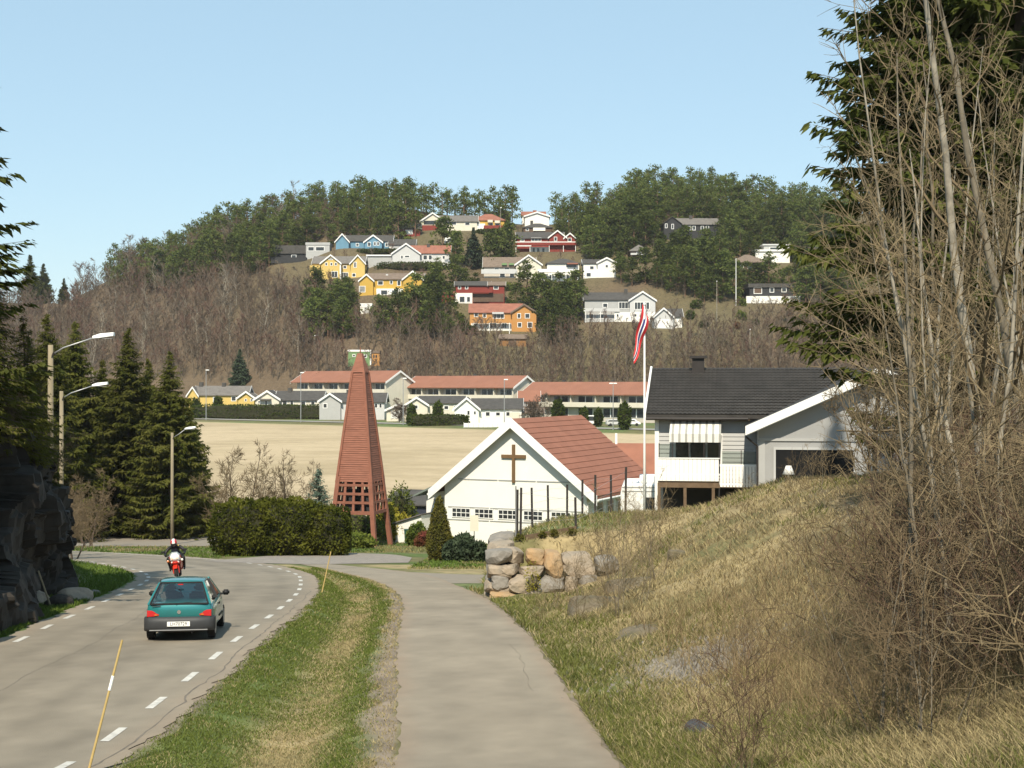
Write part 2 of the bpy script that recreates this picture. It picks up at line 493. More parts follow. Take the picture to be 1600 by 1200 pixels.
# ---------------------------------------------------------------- ground, roads, field
def lerp3(a, b, t): return a + (b - a) * t[..., None]
def vnoise(X, Y, s, seed=0):
    """cheap value noise"""
    r = np.random.default_rng(seed); T = r.random((64, 64))
    x = X * s; y = Y * s; xi = np.floor(x).astype(int); yi = np.floor(y).astype(int); fx = x - xi; fy = y - yi
    fx = fx * fx * (3 - 2 * fx); fy = fy * fy * (3 - 2 * fy)
    g = lambda a, b: T[a % 64, b % 64]
    return (g(xi, yi) * (1 - fx) + g(xi + 1, yi) * fx) * (1 - fy) + (g(xi, yi + 1) * (1 - fx) + g(xi + 1, yi + 1) * fx) * fy
GREEN = np.array([.105, .150, .035]); STRAW = np.array([.40, .315, .165]); BROWN = np.array([.20, .15, .095]); OLIVE = np.array([.17, .155, .065])
DIRT = np.array([.255, .205, .155]); HILLB = np.array([.140, .100, .062]); HILLG = np.array([.138, .112, .058]); GRAV = np.array([.19, .165, .135])
def ground_col(X, Y):
    n1 = vnoise(X, Y, .55, 1); n2 = vnoise(X, Y, 1.7, 2); n3 = vnoise(X, Y, .12, 3); n4 = vnoise(X, Y, 5.0, 9)
    c = np.zeros(X.shape + (3,)) + OLIVE
    rr = np.interp(Y, RR[:, 0], RR[:, 1]); pl = np.interp(Y, PL[:, 0], PL[:, 1]); pr = np.interp(Y, PR[:, 0], PR[:, 1]); xl = np.interp(Y, RL[:, 0], RL[:, 1])
    # verge: green strips along both edges, straw in the hollow, bare dirt beside the path
    u = (X - rr) / np.maximum(pl - rr, .4)
    verge = lerp3(GREEN, STRAW * .9, np.clip(sstep(.35, .6, u) * sstep(.9, .62, u) * (1.3 * n1 + .1) + .15 * n2, 0, 1))
    verge = lerp3(verge, DIRT, sstep(.80, .93, u + .12 * (n1 - .5)) * sstep(50, 42, Y))
    verge = lerp3(verge, DIRT * 1.05, sstep(1.15, .75, X - rr + n2 * .3))
    c = np.where(((X > rr) & (X < pl) & (Y < 66))[..., None], verge, c)
    # right bank
    d = X - pr
    bank = lerp3(STRAW * .92, OLIVE * 1.05, sstep(.42, .72, n1 * .6 + n2 * .4))
    bank = lerp3(bank, BROWN, sstep(4.5, 7.5, X + n1 * 2 - np.maximum(Y - 24, 0) * .25) * .8)
    bank = lerp3(GREEN * 1.15, bank, np.clip(sstep(.2, 1.9, d + n2 * 1.1) + sstep(.55, .8, n2), 0, 1))
    bank = lerp3(bank, DIRT, sstep(.35, .05, d))
    gp = np.exp(-(((X - 3.3) / 1.3) ** 2 + ((Y - 24.6) / 1.7) ** 2) * 1.2)
    bank = lerp3(bank, GRAV, np.clip(gp * 1.5 - .55 + n2 * .45, 0, 1))
    bank = lerp3(bank, GREEN * 1.1 + .03, sstep(44.6, 46, Y) * sstep(58, 52, Y) * sstep(5.4, 4, X) * .75)
    c = np.where(((X > pr) & (Y < 70))[..., None], bank, c)
    # left verge
    lv = lerp3(GREEN * 1.1, BROWN, sstep(2.2, 4.5, xl - X + n2 * 1.2))
    c = np.where(((X < xl) & (Y < 90))[..., None], lv, c)
    # gardens and yards round the church
    mid = (Y >= 66) & (Y < 125)
    gar = lerp3(GREEN * .95, OLIVE, sstep(.4, .7, n1))
    c = np.where((mid & (X > -26))[..., None], gar, c)
    c = np.where(((Y > 88) & (Y < 135) & (X < -22))[..., None], lerp3(OLIVE * 1.1, BROWN * 1.1, sstep(.4, .7, n1)), c)
    # valley
    val = lerp3(GREEN * 1.0 + .02, OLIVE, sstep(.3, .7, n3))
    c = np.where((Y >= 125)[..., None], val, c)
    yf = np.maximum(road_y(X) + 42, 365)
    hill = lerp3(HILLB, HILLG, sstep(.35, .7, vnoise(X, Y, .035, 5) * .7 + n3 * .3) * sstep(-110, -55, X))
    c = np.where((Y > yf - 5)[..., None], hill, c)
    return c * (0.90 + .20 * n2)[..., None]

def fan(Ys, us, w0, wk):
    W = w0 + wk * Ys
    return us[None, :] * W[:, None], np.repeat(Ys[:, None], len(us), 1)
def grid_faces(r, c):
    i = np.arange(r - 1)[:, None] * c + np.arange(c - 1)[None, :]
    return np.stack([i, i + 1, i + 1 + c, i + c], -1).reshape(-1, 4)
def resample(P, n):
    P = np.asarray(P, float)[:, ::-1]     # -> (X, Y)
    # smooth with Catmull-Rom, then even spacing
    Q = []
    for i in range(len(P) - 1):
        p0, p1, p2, p3 = P[max(i - 1, 0)], P[i], P[i + 1], P[min(i + 2, len(P) - 1)]
        for t in np.linspace(0, 1, 12, endpoint=False):
            Q.append(.5 * ((2 * p1) + (p2 - p0) * t + (2 * p0 - 5 * p1 + 4 * p2 - p3) * t * t + (3 * p1 - p0 - 3 * p2 + p3) * t ** 3))
    Q.append(P[-1]); Q = np.array(Q)
    s = np.concatenate([[0], np.cumsum(np.linalg.norm(np.diff(Q, axis=0), axis=1))])
    u = np.linspace(0, s[-1], n)
    return np.stack([np.interp(u, s, Q[:, 0]), np.interp(u, s, Q[:, 1])], -1), s[-1]
def offset_line(L, d):
    t = np.gradient(L, axis=0); t /= np.linalg.norm(t, axis=1)[:, None]
    return L + np.stack([t[:, 1], -t[:, 0]], -1) * d      # positive = to the right of travel
def strip(name, A, B, m, dz, kind='structure', nw=10, wav=0.0, colf=None):
    """sheet between two polylines (N,2)"""
    if wav:
        n = np.arange(len(A)); w = (np.sin(n * .37) + np.sin(n * .93 + 2) + np.sin(n * 2.1)) * wav / 3
        B = B + (B - A) / np.linalg.norm(B - A, axis=1)[:, None] * w[:, None]
        w2 = (np.sin(n * .41 + 1) + np.sin(n * 1.07) + np.sin(n * 2.3 + 3)) * wav / 3
        A = A - (B - A) / np.linalg.norm(B - A, axis=1)[:, None] * w2[:, None]
    t = np.linspace(0, 1, nw)
    G = A[:, None, :] * (1 - t)[None, :, None] + B[:, None, :] * t[None, :, None]
    z = base(G[..., 1]) + dz
    V = np.concatenate([G, z[..., None]], -1).reshape(-1, 3)
    o = link(name, np_mesh(name, V, grid_faces(len(A), nw), [m], True, colf(np.repeat(t[None, :], len(A), 0), G[..., 0], G[..., 1]).reshape(-1, 3) if colf else np.full((len(V), 3), (.27, .235, .19))))
    return tag(o, kind=kind)
NRD = 420
def road_col(u, X, Y):
    """worn asphalt: polished wheel tracks, sandy margins, patched and stained lengths"""
    tr = sum(np.exp(-((u - c) / .045) ** 2) for c in (.20, .40, .60, .80))
    k = 1 - .13 * tr + .16 * (vnoise(X, Y, .35, 61) - .5) + .16 * (vnoise(X, Y, 1.6, 62) - .5) + .12 * (vnoise(X, Y, 4.1, 63) - .5)
    k = k * np.where((vnoise(X * 0, Y, .09, 64) > .72) & (u > .52), .90, 1)
    c = np.array([.262, .228, .178]) * k[..., None]
    e = np.clip(sstep(.10, .0, u) + sstep(.89, 1.0, u), 0, 1) * (.5 + .5 * vnoise(X, Y, 2.2, 65))
    return lerp3(c, np.array([.315, .255, .190]), e)
def path_col(u, X, Y):
    k = 1 + .20 * (vnoise(X, Y, .5, 71) - .5) + .14 * (vnoise(X, Y, 2.0, 72) - .5) + .10 * (vnoise(X, Y, 4.3, 73) - .5) - .05 * np.exp(-((u - .3) / .1) ** 2) - .05 * np.exp(-((u - .72) / .1) ** 2)
    c = np.array([.292, .250, .192]) * k[..., None]
    e = np.clip(sstep(.14, .0, u) + sstep(.88, 1.0, u), 0, 1) * (.35 + .65 * vnoise(X, Y, 1.8, 75))
    return lerp3(c, np.array([.300, .232, .170]), e)
LL, lenL = resample(RL, NRD); LR, lenR = resample(RR, NRD)
strip('road', offset_line(LL, -.45), offset_line(LR, .62), 'asphalt', .014, nw=44, wav=.16, colf=road_col)
PLl, _ = resample(PL, 220); PRl, _ = resample(PR, 220)
strip('footpath', PLl, PRl, 'path_asphalt', .012, nw=26, wav=.08, colf=path_col)
# painted edge lines: dashes 1 m long every 3 m, unbroken round the outside of the bend
def dashes(line, length, on, gap, y_solid=1e9, w=.12, side=0):
    s = np.concatenate([[0], np.cumsum(np.linalg.norm(np.diff(line, axis=0), axis=1))])
    def pt(u): return np.array([np.interp(u, s, line[:, 0]), np.interp(u, s, line[:, 1])])
    u = .55
    while u < s[-1] - on:
        if pt(u)[1] < 16.5: u += on + gap; continue
        A = np.array([pt(u + k * on / 4) for k in range(5)])
        o = offset_line(A, -w / 2); q = offset_line(A, w / 2)
        mb = MB(); vs = []
        for k in range(5):
            for e in (o, q): vs.append((e[k][0], e[k][1], float(base(e[k][1])) + .020))
        mb.add(vs, [(2 * k, 2 * k + 1, 2 * k + 3, 2 * k + 2) for k in range(4)])
        tag(mb.build('edge_line_dash', 'paint'), kind='structure')
        u += on + (gap if pt(u)[1] < y_solid else .25)
dashes(LL, lenL, 1.0, 1.5, w=.13)
dashes(LR, lenR, 1.0, 1.5, y_solid=66, w=.13)
def crack(name, line, d, y0, y1, w, seed):
    r = np.random.default_rng(seed); L = offset_line(line, d); L = L[(L[:, 1] > y0) & (L[:, 1] < y1)]
    n = len(L); wig = np.cumsum(r.normal(0, .028, n)); wig -= np.linspace(0, wig[-1], n)
    t = np.gradient(L, axis=0); t /= np.linalg.norm(t, axis=1)[:, None]; nn = np.stack([t[:, 1], -t[:, 0]], -1)
    C = L + nn * wig[:, None]; hw_ = (w * r.uniform(.15, .6, n))[:, None]
    V = np.stack([C - nn * hw_, C + nn * hw_], 1); z = base(V[..., 1]) + .0172
    tag(link(name, np_mesh(name, np.concatenate([V, z[..., None]], -1).reshape(-1, 3), grid_faces(n, 2), ['tar'])), kind='structure')
crack('road_crack', LR, .34, 17, 45, .035, 1); crack('road_crack', LL, 1.6, 22, 40, .015, 3)
crack('path_crack', PRl, -.55, 24, 30, .009, 5)
# side road joining behind the grass island, forecourt gravel and the branch path behind the stone wall
def poly_sheet(name, pts, m, dz, n=40):
    """pts: near edge then far edge as two polylines of (X,Y)"""
    A, B = [np.array(p, float) for p in pts]
    a, _ = resample(A[:, ::-1], n); b, _ = resample(B[:, ::-1], n)
    return strip(name, a, b, m, dz, nw=8)
poly_sheet('side_road', ([(-75, 99.5), (-48, 100.), (-36, 97.6), (-27, 97.4), (-19, 98.)], [(-75, 114.), (-48, 114.), (-36, 113.5), (-27, 113), (-19, 112.)]), 'asphalt', .018)
mb = MB()
for i in range(30):
    x0, x1 = -72 + i * 1.8, -72 + (i + 1) * 1.8 - .05
    mb.add([(x0, 113.0, gz(-40, 113.0) + .03), (x1, 113.0, gz(-40, 113.0) + .03), (x1, 113.3, gz(-40, 113.3) + .03), (x0, 113.3, gz(-40, 113.3) + .03)], [(0, 1, 2, 3)])
tag(mb.build('side_road_edge_line', 'paint'), kind='structure')
poly_sheet('gravel_yard', ([(-15.5, 70.2), (-12.4, 67.5), (-9.6, 66.), (-7.6, 66.5), (-5.0, 68.)], [(-13.5, 79), (-11.5, 82), (-9.5, 83), (-7, 81), (-5.4, 76.)]), 'gravel', .022)
poly_sheet('branch_path', ([(-3.3, 49.5), (-2., 48.9), (-.5, 49.2), (1.2, 50.), (4, 52)], [(-6.6, 58.6), (-4.2, 57.2), (-2, 55.4), (.6, 54.6), (4, 56)]), 'path_asphalt', .008)
# the stubble field
fy = np.linspace(0, 1, 150); fx = np.linspace(-150, 75, 200)
FX = np.repeat(fx[None, :], 150, 0); FY = 136 + (road_y(FX) - 13 - 136) * fy[:, None]
FZ = ground_z(FX, FY) + .06
# stubble rows run along the valley: drier and damper strips, a green tinge at the margins
_fk = vnoise(FX * .25, FY + .25 * FX, .16, 81) * .3 + vnoise(FX * .35, FY + .25 * FX, .45, 82) * .3 + vnoise(FX, FY, .05, 83) * .4
FC = lerp3(np.array([.475, .375, .24]), np.array([.37, .29, .175]), sstep(.28, .78, _fk))
FC = lerp3(FC, np.array([.25, .25, .10]), np.clip(sstep(.975, 1.0, fy)[:, None] * np.ones_like(FX) + sstep(.03, .0, fy)[:, None] * .7, 0, 1) * .7)
tag(link('field', np_mesh('field', np.stack([FX, FY, FZ], -1).reshape(-1, 3), grid_faces(150, 200), ['field'], True, FC.reshape(-1, 3))), kind='structure')
# the road on the far side of the field
ry = np.linspace(0, 1, 3); rx = np.linspace(-170, 95, 60)
QX = np.repeat(rx[None, :], 3, 0); QY = road_y(QX) - 2.6 + 5.6 * ry[:, None]
QZ = ground_z(QX, QY) + .12
tag(link('far_road', np_mesh('far_road', np.stack([QX, QY, QZ], -1).reshape(-1, 3), grid_faces(3, 60), ['far_asphalt'], True)), kind='structure')
# distant hills behind, so that the land goes on past the ridge gaps
# ---------------------------------------------------------------- plants
def unit(v): return v / np.maximum(np.linalg.norm(v, axis=-1, keepdims=True), 1e-9)
def cards(C, D, Wd):
    """diamond leaves: centre C, half-length vector D, half-width vector Wd -> verts, quads"""
    n = len(C)
    V = np.stack([C - D, C + Wd - D * .1, C + D, C - Wd - D * .1], 1).reshape(-1, 3)
    return V, np.arange(n * 4).reshape(n, 4)
class Acc:
    def __init__(s): s.V = []; s.F = []; s.n = 0
    def add(s, V, Fq):
        s.V.append(V); s.F.append(Fq + s.n); s.n += len(V)
    def mesh(s, name, m, smooth=False):
        q = [f for f in s.F if f.shape[1] == 4]; t = [f for f in s.F if f.shape[1] == 3]
        fs = ([np.concatenate(q)] if q else []) + ([np.concatenate(t)] if t else [])
        return np_mesh(name, np.concatenate(s.V), fs, [m], smooth)
def np_tube(P, R, n):
    """P (k,3), R (k) -> verts, quads"""
    P = np.asarray(P, float); k = len(P)
    T = unit(np.gradient(P, axis=0))
    a = np.where(np.abs(T[:, 2:3]) < .9, np.array([[0, 0, 1.]]), np.array([[1., 0, 0]]))
    U = unit(np.cross(T, a)); W = np.cross(T, U)
    an = np.arange(n) * 2 * math.pi / n
    V = P[:, None, :] + (U[:, None, :] * np.cos(an)[None, :, None] + W[:, None, :] * np.sin(an)[None, :, None]) * np.asarray(R)[:, None, None]
    i = np.arange(k - 1)[:, None] * n; j = np.arange(n)[None, :]; jn = (np.arange(n) + 1)[None, :] % n
    Fq = np.stack([i + j, i + jn, i + n + jn, i + n + j], -1).reshape(-1, 4)
    return V.reshape(-1, 3), Fq

def spruce_meshes(name, H, R, seed, m='spruce', z0=.06, dens=1.0, spray=.34, droop=.55, gap=.0, bare=0.0, wide=.30, nbr=(5, 8)):
    r = np.random.default_rng(seed)
    tr = Acc(); tr.add(*np_tube([(0, 0, -.5), (0, 0, H * .3), (.05, .03, H * .65), (0, 0, H)], [H * .016, H * .012, H * .007, .015], 7))
    cr = Acc(); z = H * z0
    allC, allD, allW = [], [], []
    while z < H * .995:
        f = 1 - z / H
        nb = int(r.integers(*nbr)); L0 = R * (f ** .82) * (1.0 if f < .9 else .85)
        for b in range(nb):
            if r.random() < gap: continue
            az = r.random() * 6.283; L = max(.12, L0 * r.uniform(.66, 1.12))
            ns = max(3, int(L / .12 * dens))
            s = np.linspace(.08, 1, ns)
            # branch leaves the trunk level, sags, tip turns up
            x = s * L; zz = z + L * (.12 * s - droop * s ** 1.6 + .26 * s ** 4) + r.uniform(-.15, .15)
            dirr = np.array([math.cos(az), math.sin(az), 0]); per = np.array([-dirr[1], dirr[0], 0])
            P = dirr[None] * x[:, None]; P[:, 2] = zz; P = P + per[None] * (np.sin(s * 3 + b) * L * .05)[:, None]
            tr.add(*np_tube(P[::max(1, ns // 4)], np.linspace(.012 + L * .008, .006, len(P[::max(1, ns // 4)])), 3))
            ln = spray * np.clip(1.25 - s * .75, .35, 1) * np.clip(L / 1.6, .45, 1.2)
            for side in (-1, 1, 0):
                k = ns
                sp = unit(dirr[None] * r.uniform(.3, 1.0, (k, 1)) + per[None] * side * r.uniform(.6, 1.2, (k, 1)) + np.array([0, 0, -1.]) * r.uniform(.05, .9, (k, 1)) * (1.4 if side == 0 else 1))
                l = (ln * r.uniform(.6, 1.3, k))[:, None]
                c = P + sp * l * .5 + r.normal(0, .03, (k, 3))
                keep = s > bare
                wv = unit(np.cross(sp, r.normal(0, 1, (k, 3)) + np.array([0, 0, 1.4]))) * l * wide * .5
                allC.append(c[keep]); allD.append((sp * l * .62)[keep]); allW.append(wv[keep])
        z += max(.14, H * .020 * (.55 + f * .7)) / max(dens, .6) ** .5
    cr.add(*cards(np.concatenate(allC), np.concatenate(allD), np.concatenate(allW)))
    return tr.mesh(name + '_trunk', 'bark'), cr.mesh(name + '_crown', m)

def pine_meshes(name, H, R, seed, ncl=46, per=30, m='pine', low=.38, tall=1.0):
    r = np.random.default_rng(seed)
    bend = r.normal(0, H * .02, 2)
    tr = Acc(); tr.add(*np_tube([(0, 0, -1), (bend[0] * .5, bend[1] * .5, H * .4), (bend[0], bend[1], H * .75), (0, 0, H * .97)], [.17, .14, .09, .03], 5))
    C, D, W = [], [], []
    for i in range(ncl):
        h = low + (1 - low) * r.random() ** .85
        q_ = (h - low) / (1 - low); e = min(1, .45 + 2.2 * q_) * (1 - q_) ** .55 + .10
        rad = R * e * r.uniform(.25, 1.05); az = r.random() * 6.283
        c = np.array([rad * math.cos(az), rad * math.sin(az), H * h + r.uniform(-.3, .3)])
        tr.add(*np_tube([(bend[0] * h, bend[1] * h, H * h - rad * .35), c], [.06, .02], 3))
        k = per; off = r.normal(0, 1, (k, 3)) * np.array([.50, .50, .30]) * R * .33
        d = unit(r.normal(0, 1, (k, 3)) * np.array([1, 1, .5]) + np.array([0, 0, .35]))
        l = r.uniform(.22, .45, (k, 1)) * R * .25
        C.append(c + off); D.append(d * l); W.append(unit(np.cross(d, r.normal(0, 1, (k, 3)))) * l * r.uniform(.45, .85, (k, 1)))
    cr = Acc(); cr.add(*cards(np.concatenate(C), np.concatenate(D), np.concatenate(W)))
    return tr.mesh(name + '_trunk', 'pine_bark'), cr.mesh(name + '_crown', m)

def bare_meshes(name, H, seed, spread=.45, nb=16, n2=6, n3=5, r0=None, trunk_m='grey_bark', twig_m='twig', lean=(0, 0), start=.22, up=.75,
                sides=(7, 4, 3), twig_r=.0045, stems=1, wander=.10, splay=(.12, .34)):
    """leafless tree: trunk(s), limbs, branches and twigs"""
    r = np.random.default_rng(seed)
    tr = Acc(); br = Acc(); r0 = r0 or H * .011
    def grow(p, d, L, k, w, upb):
        P = [np.array(p, float)]; d = unit(np.array(d, float))
        for i in range(k):
            d = unit(d + r.normal(0, w, 3) + np.array([0, 0, upb]))
            P.append(P[-1] + d * L / k)
        return np.array(P)
    def pos(P, t):
        x = t * (len(P) - 1); i = min(int(x), len(P) - 2); f = x - i
        return P[i] * (1 - f) + P[i + 1] * f, unit(P[i + 1] - P[i])
    for s in range(stems):
        a = r.random() * 6.283; sl = 0 if stems == 1 else r.uniform(*splay)
        h = H * (1 if s == 0 else r.uniform(.62, .98))
        T = grow((r.normal(0, .12) * (stems > 1), r.normal(0, .12) * (stems > 1), -.3), (lean[0] + sl * math.cos(a), lean[1] + sl * math.sin(a), 1), h, 9, wander * .6, .02)
        rr = r0 * (1 if s == 0 else r.uniform(.55, .9))
        tr.add(*np_tube(T, rr * np.linspace(1, .12, len(T)) ** .85, sides[0]))
        for b in range(nb):
            t = start + (1 - start) * (b + r.random()) / nb
            p, td = pos(T, min(t, .99)); az = r.random() * 6.283
            out = np.array([math.cos(az), math.sin(az), 0])
            L = h * spread * (1.08 - t) ** .7 * r.uniform(.55, 1.15) + .25
            B = grow(p, out * 1.0 + td * up, L, 6, wander * 1.7, .06)
            rb = max(.008, rr * (1.05 - t) * .55 * r.uniform(.6, 1.1))
            br.add(*np_tube(B, rb * np.linspace(1, .22, len(B)), sides[1]))
            for c in range(n2):
                t2 = .18 + .82 * (c + r.random()) / n2
                q, bd = pos(B, min(t2, .99)); v = unit(r.normal(0, 1, 3) + np.array([0, 0, .25]))
                L2 = L * .42 * (1.15 - t2 * .7) * r.uniform(.5, 1.2) + .12
                Cc = grow(q, bd * .9 + v * .8, L2, 3, wander * 1.6, .05)
                br.add(*np_tube(Cc, max(.006, rb * .42) * np.linspace(1, .4, 4), 3))
                for e in range(n3):
                    t3 = .15 + .85 * (e + r.random()) / n3
                    q3, cd = pos(Cc, min(t3, .99)); v = unit(r.normal(0, 1, 3) + np.array([0, 0, .2]))
                    L3 = L2 * .55 * r.uniform(.4, 1.2) + .08
                    Dd = grow(q3, cd * .8 + v * .8, L3, 2, wander * 1.5, .04)
                    br.add(*np_tube(Dd, [twig_r, twig_r * .8, twig_r * .4], 3))
    return tr.mesh(name + '_trunk', trunk_m, True), br.mesh(name + '_branches', twig_m)

def far_bare_meshes(name, H, R, seed, n=330, m='far_twig', trunk_m='far_twig_grey', tw=.045, stems=1):
    """leafless tree seen from hundreds of metres: trunk, limbs, and a crown of fine slivers"""
    r = np.random.default_rng(seed); tr = Acc(); cr = Acc()
    T = np.array([(0, 0, -1), (r.normal(0, .15), r.normal(0, .15), H * .35), (r.normal(0, .35), r.normal(0, .35), H * .7), (r.normal(0, .4), r.normal(0, .4), H)])
    tr.add(*np_tube(T, [.13, .10, .06, .015], 5))
    C, D, W = [], [], []
    for b in range(15):
        t = r.uniform(.22, .95); p = T[1] * (1 - t) + T[3] * t; p[2] = H * t
        az = r.random() * 6.283; L = R * (1.15 - t * .75) * r.uniform(.7, 1.1)
        e = p + np.array([math.cos(az) * L, math.sin(az) * L, L * r.uniform(.9, 1.9)]); e[2] = min(e[2], H * 1.02)
        mid = (p + e) / 2 + r.normal(0, .2, 3)
        tr.add(*np_tube([p, mid, e], [.05, .035, .015], 3))
        k = n // 15; s = r.uniform(.2, 1, (k, 1)); q = p * (1 - s) + e * s
        d = unit((e - p) / np.linalg.norm(e - p) + r.normal(0, .65, (k, 3)) + np.array([0, 0, .35])); l = r.uniform(.35, .9, (k, 1)) * H * .065
        C.append(q + d * l * .8); D.append(d * l); W.append(unit(np.cross(d, r.normal(0, 1, (k, 3)))) * tw * r.uniform(.6, 1.3, (k, 1)))
    cr.add(*cards(np.concatenate(C), np.concatenate(D), np.concatenate(W)))
    return tr.mesh(name + '_trunk', trunk_m), cr.mesh(name + '_branches', m)

def blob_leaves(name, shapes, n, size, m, seed, flat=0.0, inner=.75, aspect=.45, up=.3):
    """leaf shell over a union of ellipsoids / boxes given as (cx,cy,cz,rx,ry,rz,power)"""
    r = np.random.default_rng(seed)
    C, D, W = [], [], []
    tot = sum((s[3] * s[4] + s[3] * s[5] + s[4] * s[5]) for s in shapes)
    for (cx, cy, cz, rx, ry, rz, pw) in shapes:
        k = int(n * (rx * ry + rx * rz + ry * rz) / tot)
        v = unit(r.normal(0, 1, (k, 3)))
        if pw > 2: v = v / (np.sum(np.abs(v) ** pw, 1, keepdims=True) ** (1 / pw))
        rad = r.uniform(inner, 1.06, (k, 1)) ** .6
        lump = 1 + .15 * np.sin(v[:, :1] * 7 + cx) * np.cos(v[:, 1:2] * 6 + v[:, 2:3] * 5)
        c = v * np.array([rx, ry, rz]) * rad * lump + np.array([cx, cy, cz])
        d = unit(v * .7 + r.normal(0, .6, (k, 3)) + np.array([0, 0, up])); l = size * r.uniform(.5, 1.3, (k, 1))
        keep = c[:, 2] > 0.02
        C.append(c[keep]); D.append((d * l)[keep]); W.append((unit(np.cross(d, r.normal(0, 1, (k, 3)))) * l * aspect)[keep])
    a = Acc(); a.add(*cards(np.concatenate(C), np.concatenate(D), np.concatenate(W)))
    return a.mesh(name, m)

def core_mesh(name, shapes, k, m):
    """dark twiggy inside of a hedge: rounded solids a little smaller than the leaf shell"""
    bm = bmesh.new()
    for (cx, cy, cz, rx, ry, rz, pw) in shapes:
        g = bmesh.ops.create_icosphere(bm, subdivisions=3, radius=1.0)
        for v in g['verts']:
            p = np.array(v.co)
            if pw > 2: p = p / (np.sum(np.abs(p) ** pw) ** (1 / pw))
            q = p * np.array([rx, ry, rz]) * k * (1 + .06 * math.sin(p[0] * 9 + p[2] * 7)) + np.array([cx, cy, cz])
            v.co = (q[0], q[1], max(q[2], -.1))
    me = bpy.data.meshes.new(name); bm.to_mesh(me); bm.free(); me.materials.append(M[m])
    return me

def plant(name, parts, loc, rz=0., sc=1., label=None, cat=None, group=None, tilt=None):
    """parts: [(part name, mesh)] under an Empty at the plant's foot"""
    o = empty(name, loc, rz, label, cat, group); 
    o.scale = (sc, sc, sc) if not hasattr(sc, '__len__') else sc
    if tilt: o.rotation_euler = (tilt[0], tilt[1], rz)
    for n, me in parts: link(n, me, o)
    return o
# ---------------------------------------------------------------- far houses on the hill and along the valley road
mat('shed_wall', (.27, .14, .055), .85, .2, .8)
HBOX = []          # photo rectangles of houses, so that trees keep out of their way
def gable_wall(mb, x0, x1, y0, y1, zb, ze, zr, axis, m):
    if axis == 'y':
        mb.prism([(x0, y0, zb), (x1, y0, zb), (x1, y0, ze), ((x0 + x1) / 2, y0, zr), (x0, y0, ze)], (0, y1 - y0, 0), m)
    elif axis == 'x':
        mb.prism([(x0, y0, zb), (x0, y1, zb), (x0, y1, ze), (x0, (y0 + y1) / 2, zr), (x0, y0, ze)], (x1 - x0, 0, 0), m)
    else:
        mb.box(x0, x1, y0, y1, zb, ze, m)
def roof_slabs(mb, x0, x1, y0, y1, ze, zr, axis, oh, th, m):
    """two pitched slabs (or a hip / flat roof)"""
    if axis == 'y':
        cx = (x0 + x1) / 2; k = (zr - ze) / (cx - x0); e = oh
        for s in (-1, 1):
            xe = x0 - e if s < 0 else x1 + e
            mb.prism([(cx, y0 - e, zr + .02), (xe, y0 - e, ze - k * e + .02), (xe, y0 - e, ze - k * e + th), (cx, y0 - e, zr + th)], (0, y1 - y0 + 2 * e, 0), m)
    elif axis == 'x':
        cy = (y0 + y1) / 2; k = (zr - ze) / (cy - y0); e = oh
        for s in (-1, 1):
            ye = y0 - e if s < 0 else y1 + e
            mb.prism([(x0 - e, cy, zr + .02), (x0 - e, ye, ze - k * e + .02), (x0 - e, ye, ze - k * e + th), (x0 - e, cy, zr + th)], (x1 - x0 + 2 * e, 0, 0), m)
    elif axis == 'h':
        e = oh; a = (x0 - e, y0 - e), (x1 + e, y0 - e), (x1 + e, y1 + e), (x0 - e, y1 + e)
        w = (y1 - y0) / 2; rl = max((x1 - x0) / 2 - w * .9, .05); cx = (x0 + x1) / 2; cy = (y0 + y1) / 2
        vs = [(p[0], p[1], ze) for p in a] + [(p[0], p[1], ze + th) for p in a] + [(cx - rl, cy, zr), (cx + rl, cy, zr)]
        mb.add(vs, [(3, 2, 1, 0), (0, 1, 5, 4), (1, 2, 6, 5), (2, 3, 7, 6), (3, 0, 4, 7), (4, 5, 9, 8), (5, 6, 9), (6, 7, 8, 9), (7, 4, 8)], m)
    else:
        mb.box(x0 - oh, x1 + oh, y0 - oh, y1 + oh, ze + .01, ze + max(th, zr - ze), m)
def barge(parent, x0, x1, y0, y1, ze, zr, axis, oh, m, ends=(1, 1)):
    """white boards along the sloping roof edges, one piece per gable"""
    t = .28; e = oh; c = (x0 + x1) / 2 if axis == 'y' else (y0 + y1) / 2
    lo, hi = (x0 - e, x1 + e) if axis == 'y' else (y0 - e, y1 + e)
    k = (zr - ze) / (c - (x0 if axis == 'y' else y0)); zl = ze - k * e
    P = [(lo, zl - t), (c, zr - t), (hi, zl - t), (hi, zl + .24), (c, zr + .24), (lo, zl + .24)]
    for on, w in zip(ends, ((y0 - e - .07, y1 + e + .01) if axis == 'y' else (x0 - e - .07, x1 + e + .01))):
        if not on: continue
        mb = MB()
        vs = [(a, w, z) if axis == 'y' else (w, a, z) for a, z in P]
        d = (0, .06, 0) if axis == 'y' else (.06, 0, 0)
        vs += [(p[0] + d[0], p[1] + d[1], p[2]) for p in vs]
        fs = [(0, 1, 4, 5), (1, 2, 3, 4), (6, 7, 10, 11), (7, 8, 9, 10)] + [(i, (i + 1) % 6, 6 + (i + 1) % 6, 6 + i) for i in range(6)]
        mb.add(vs, fs, m); mb.build('bargeboard', None, parent)
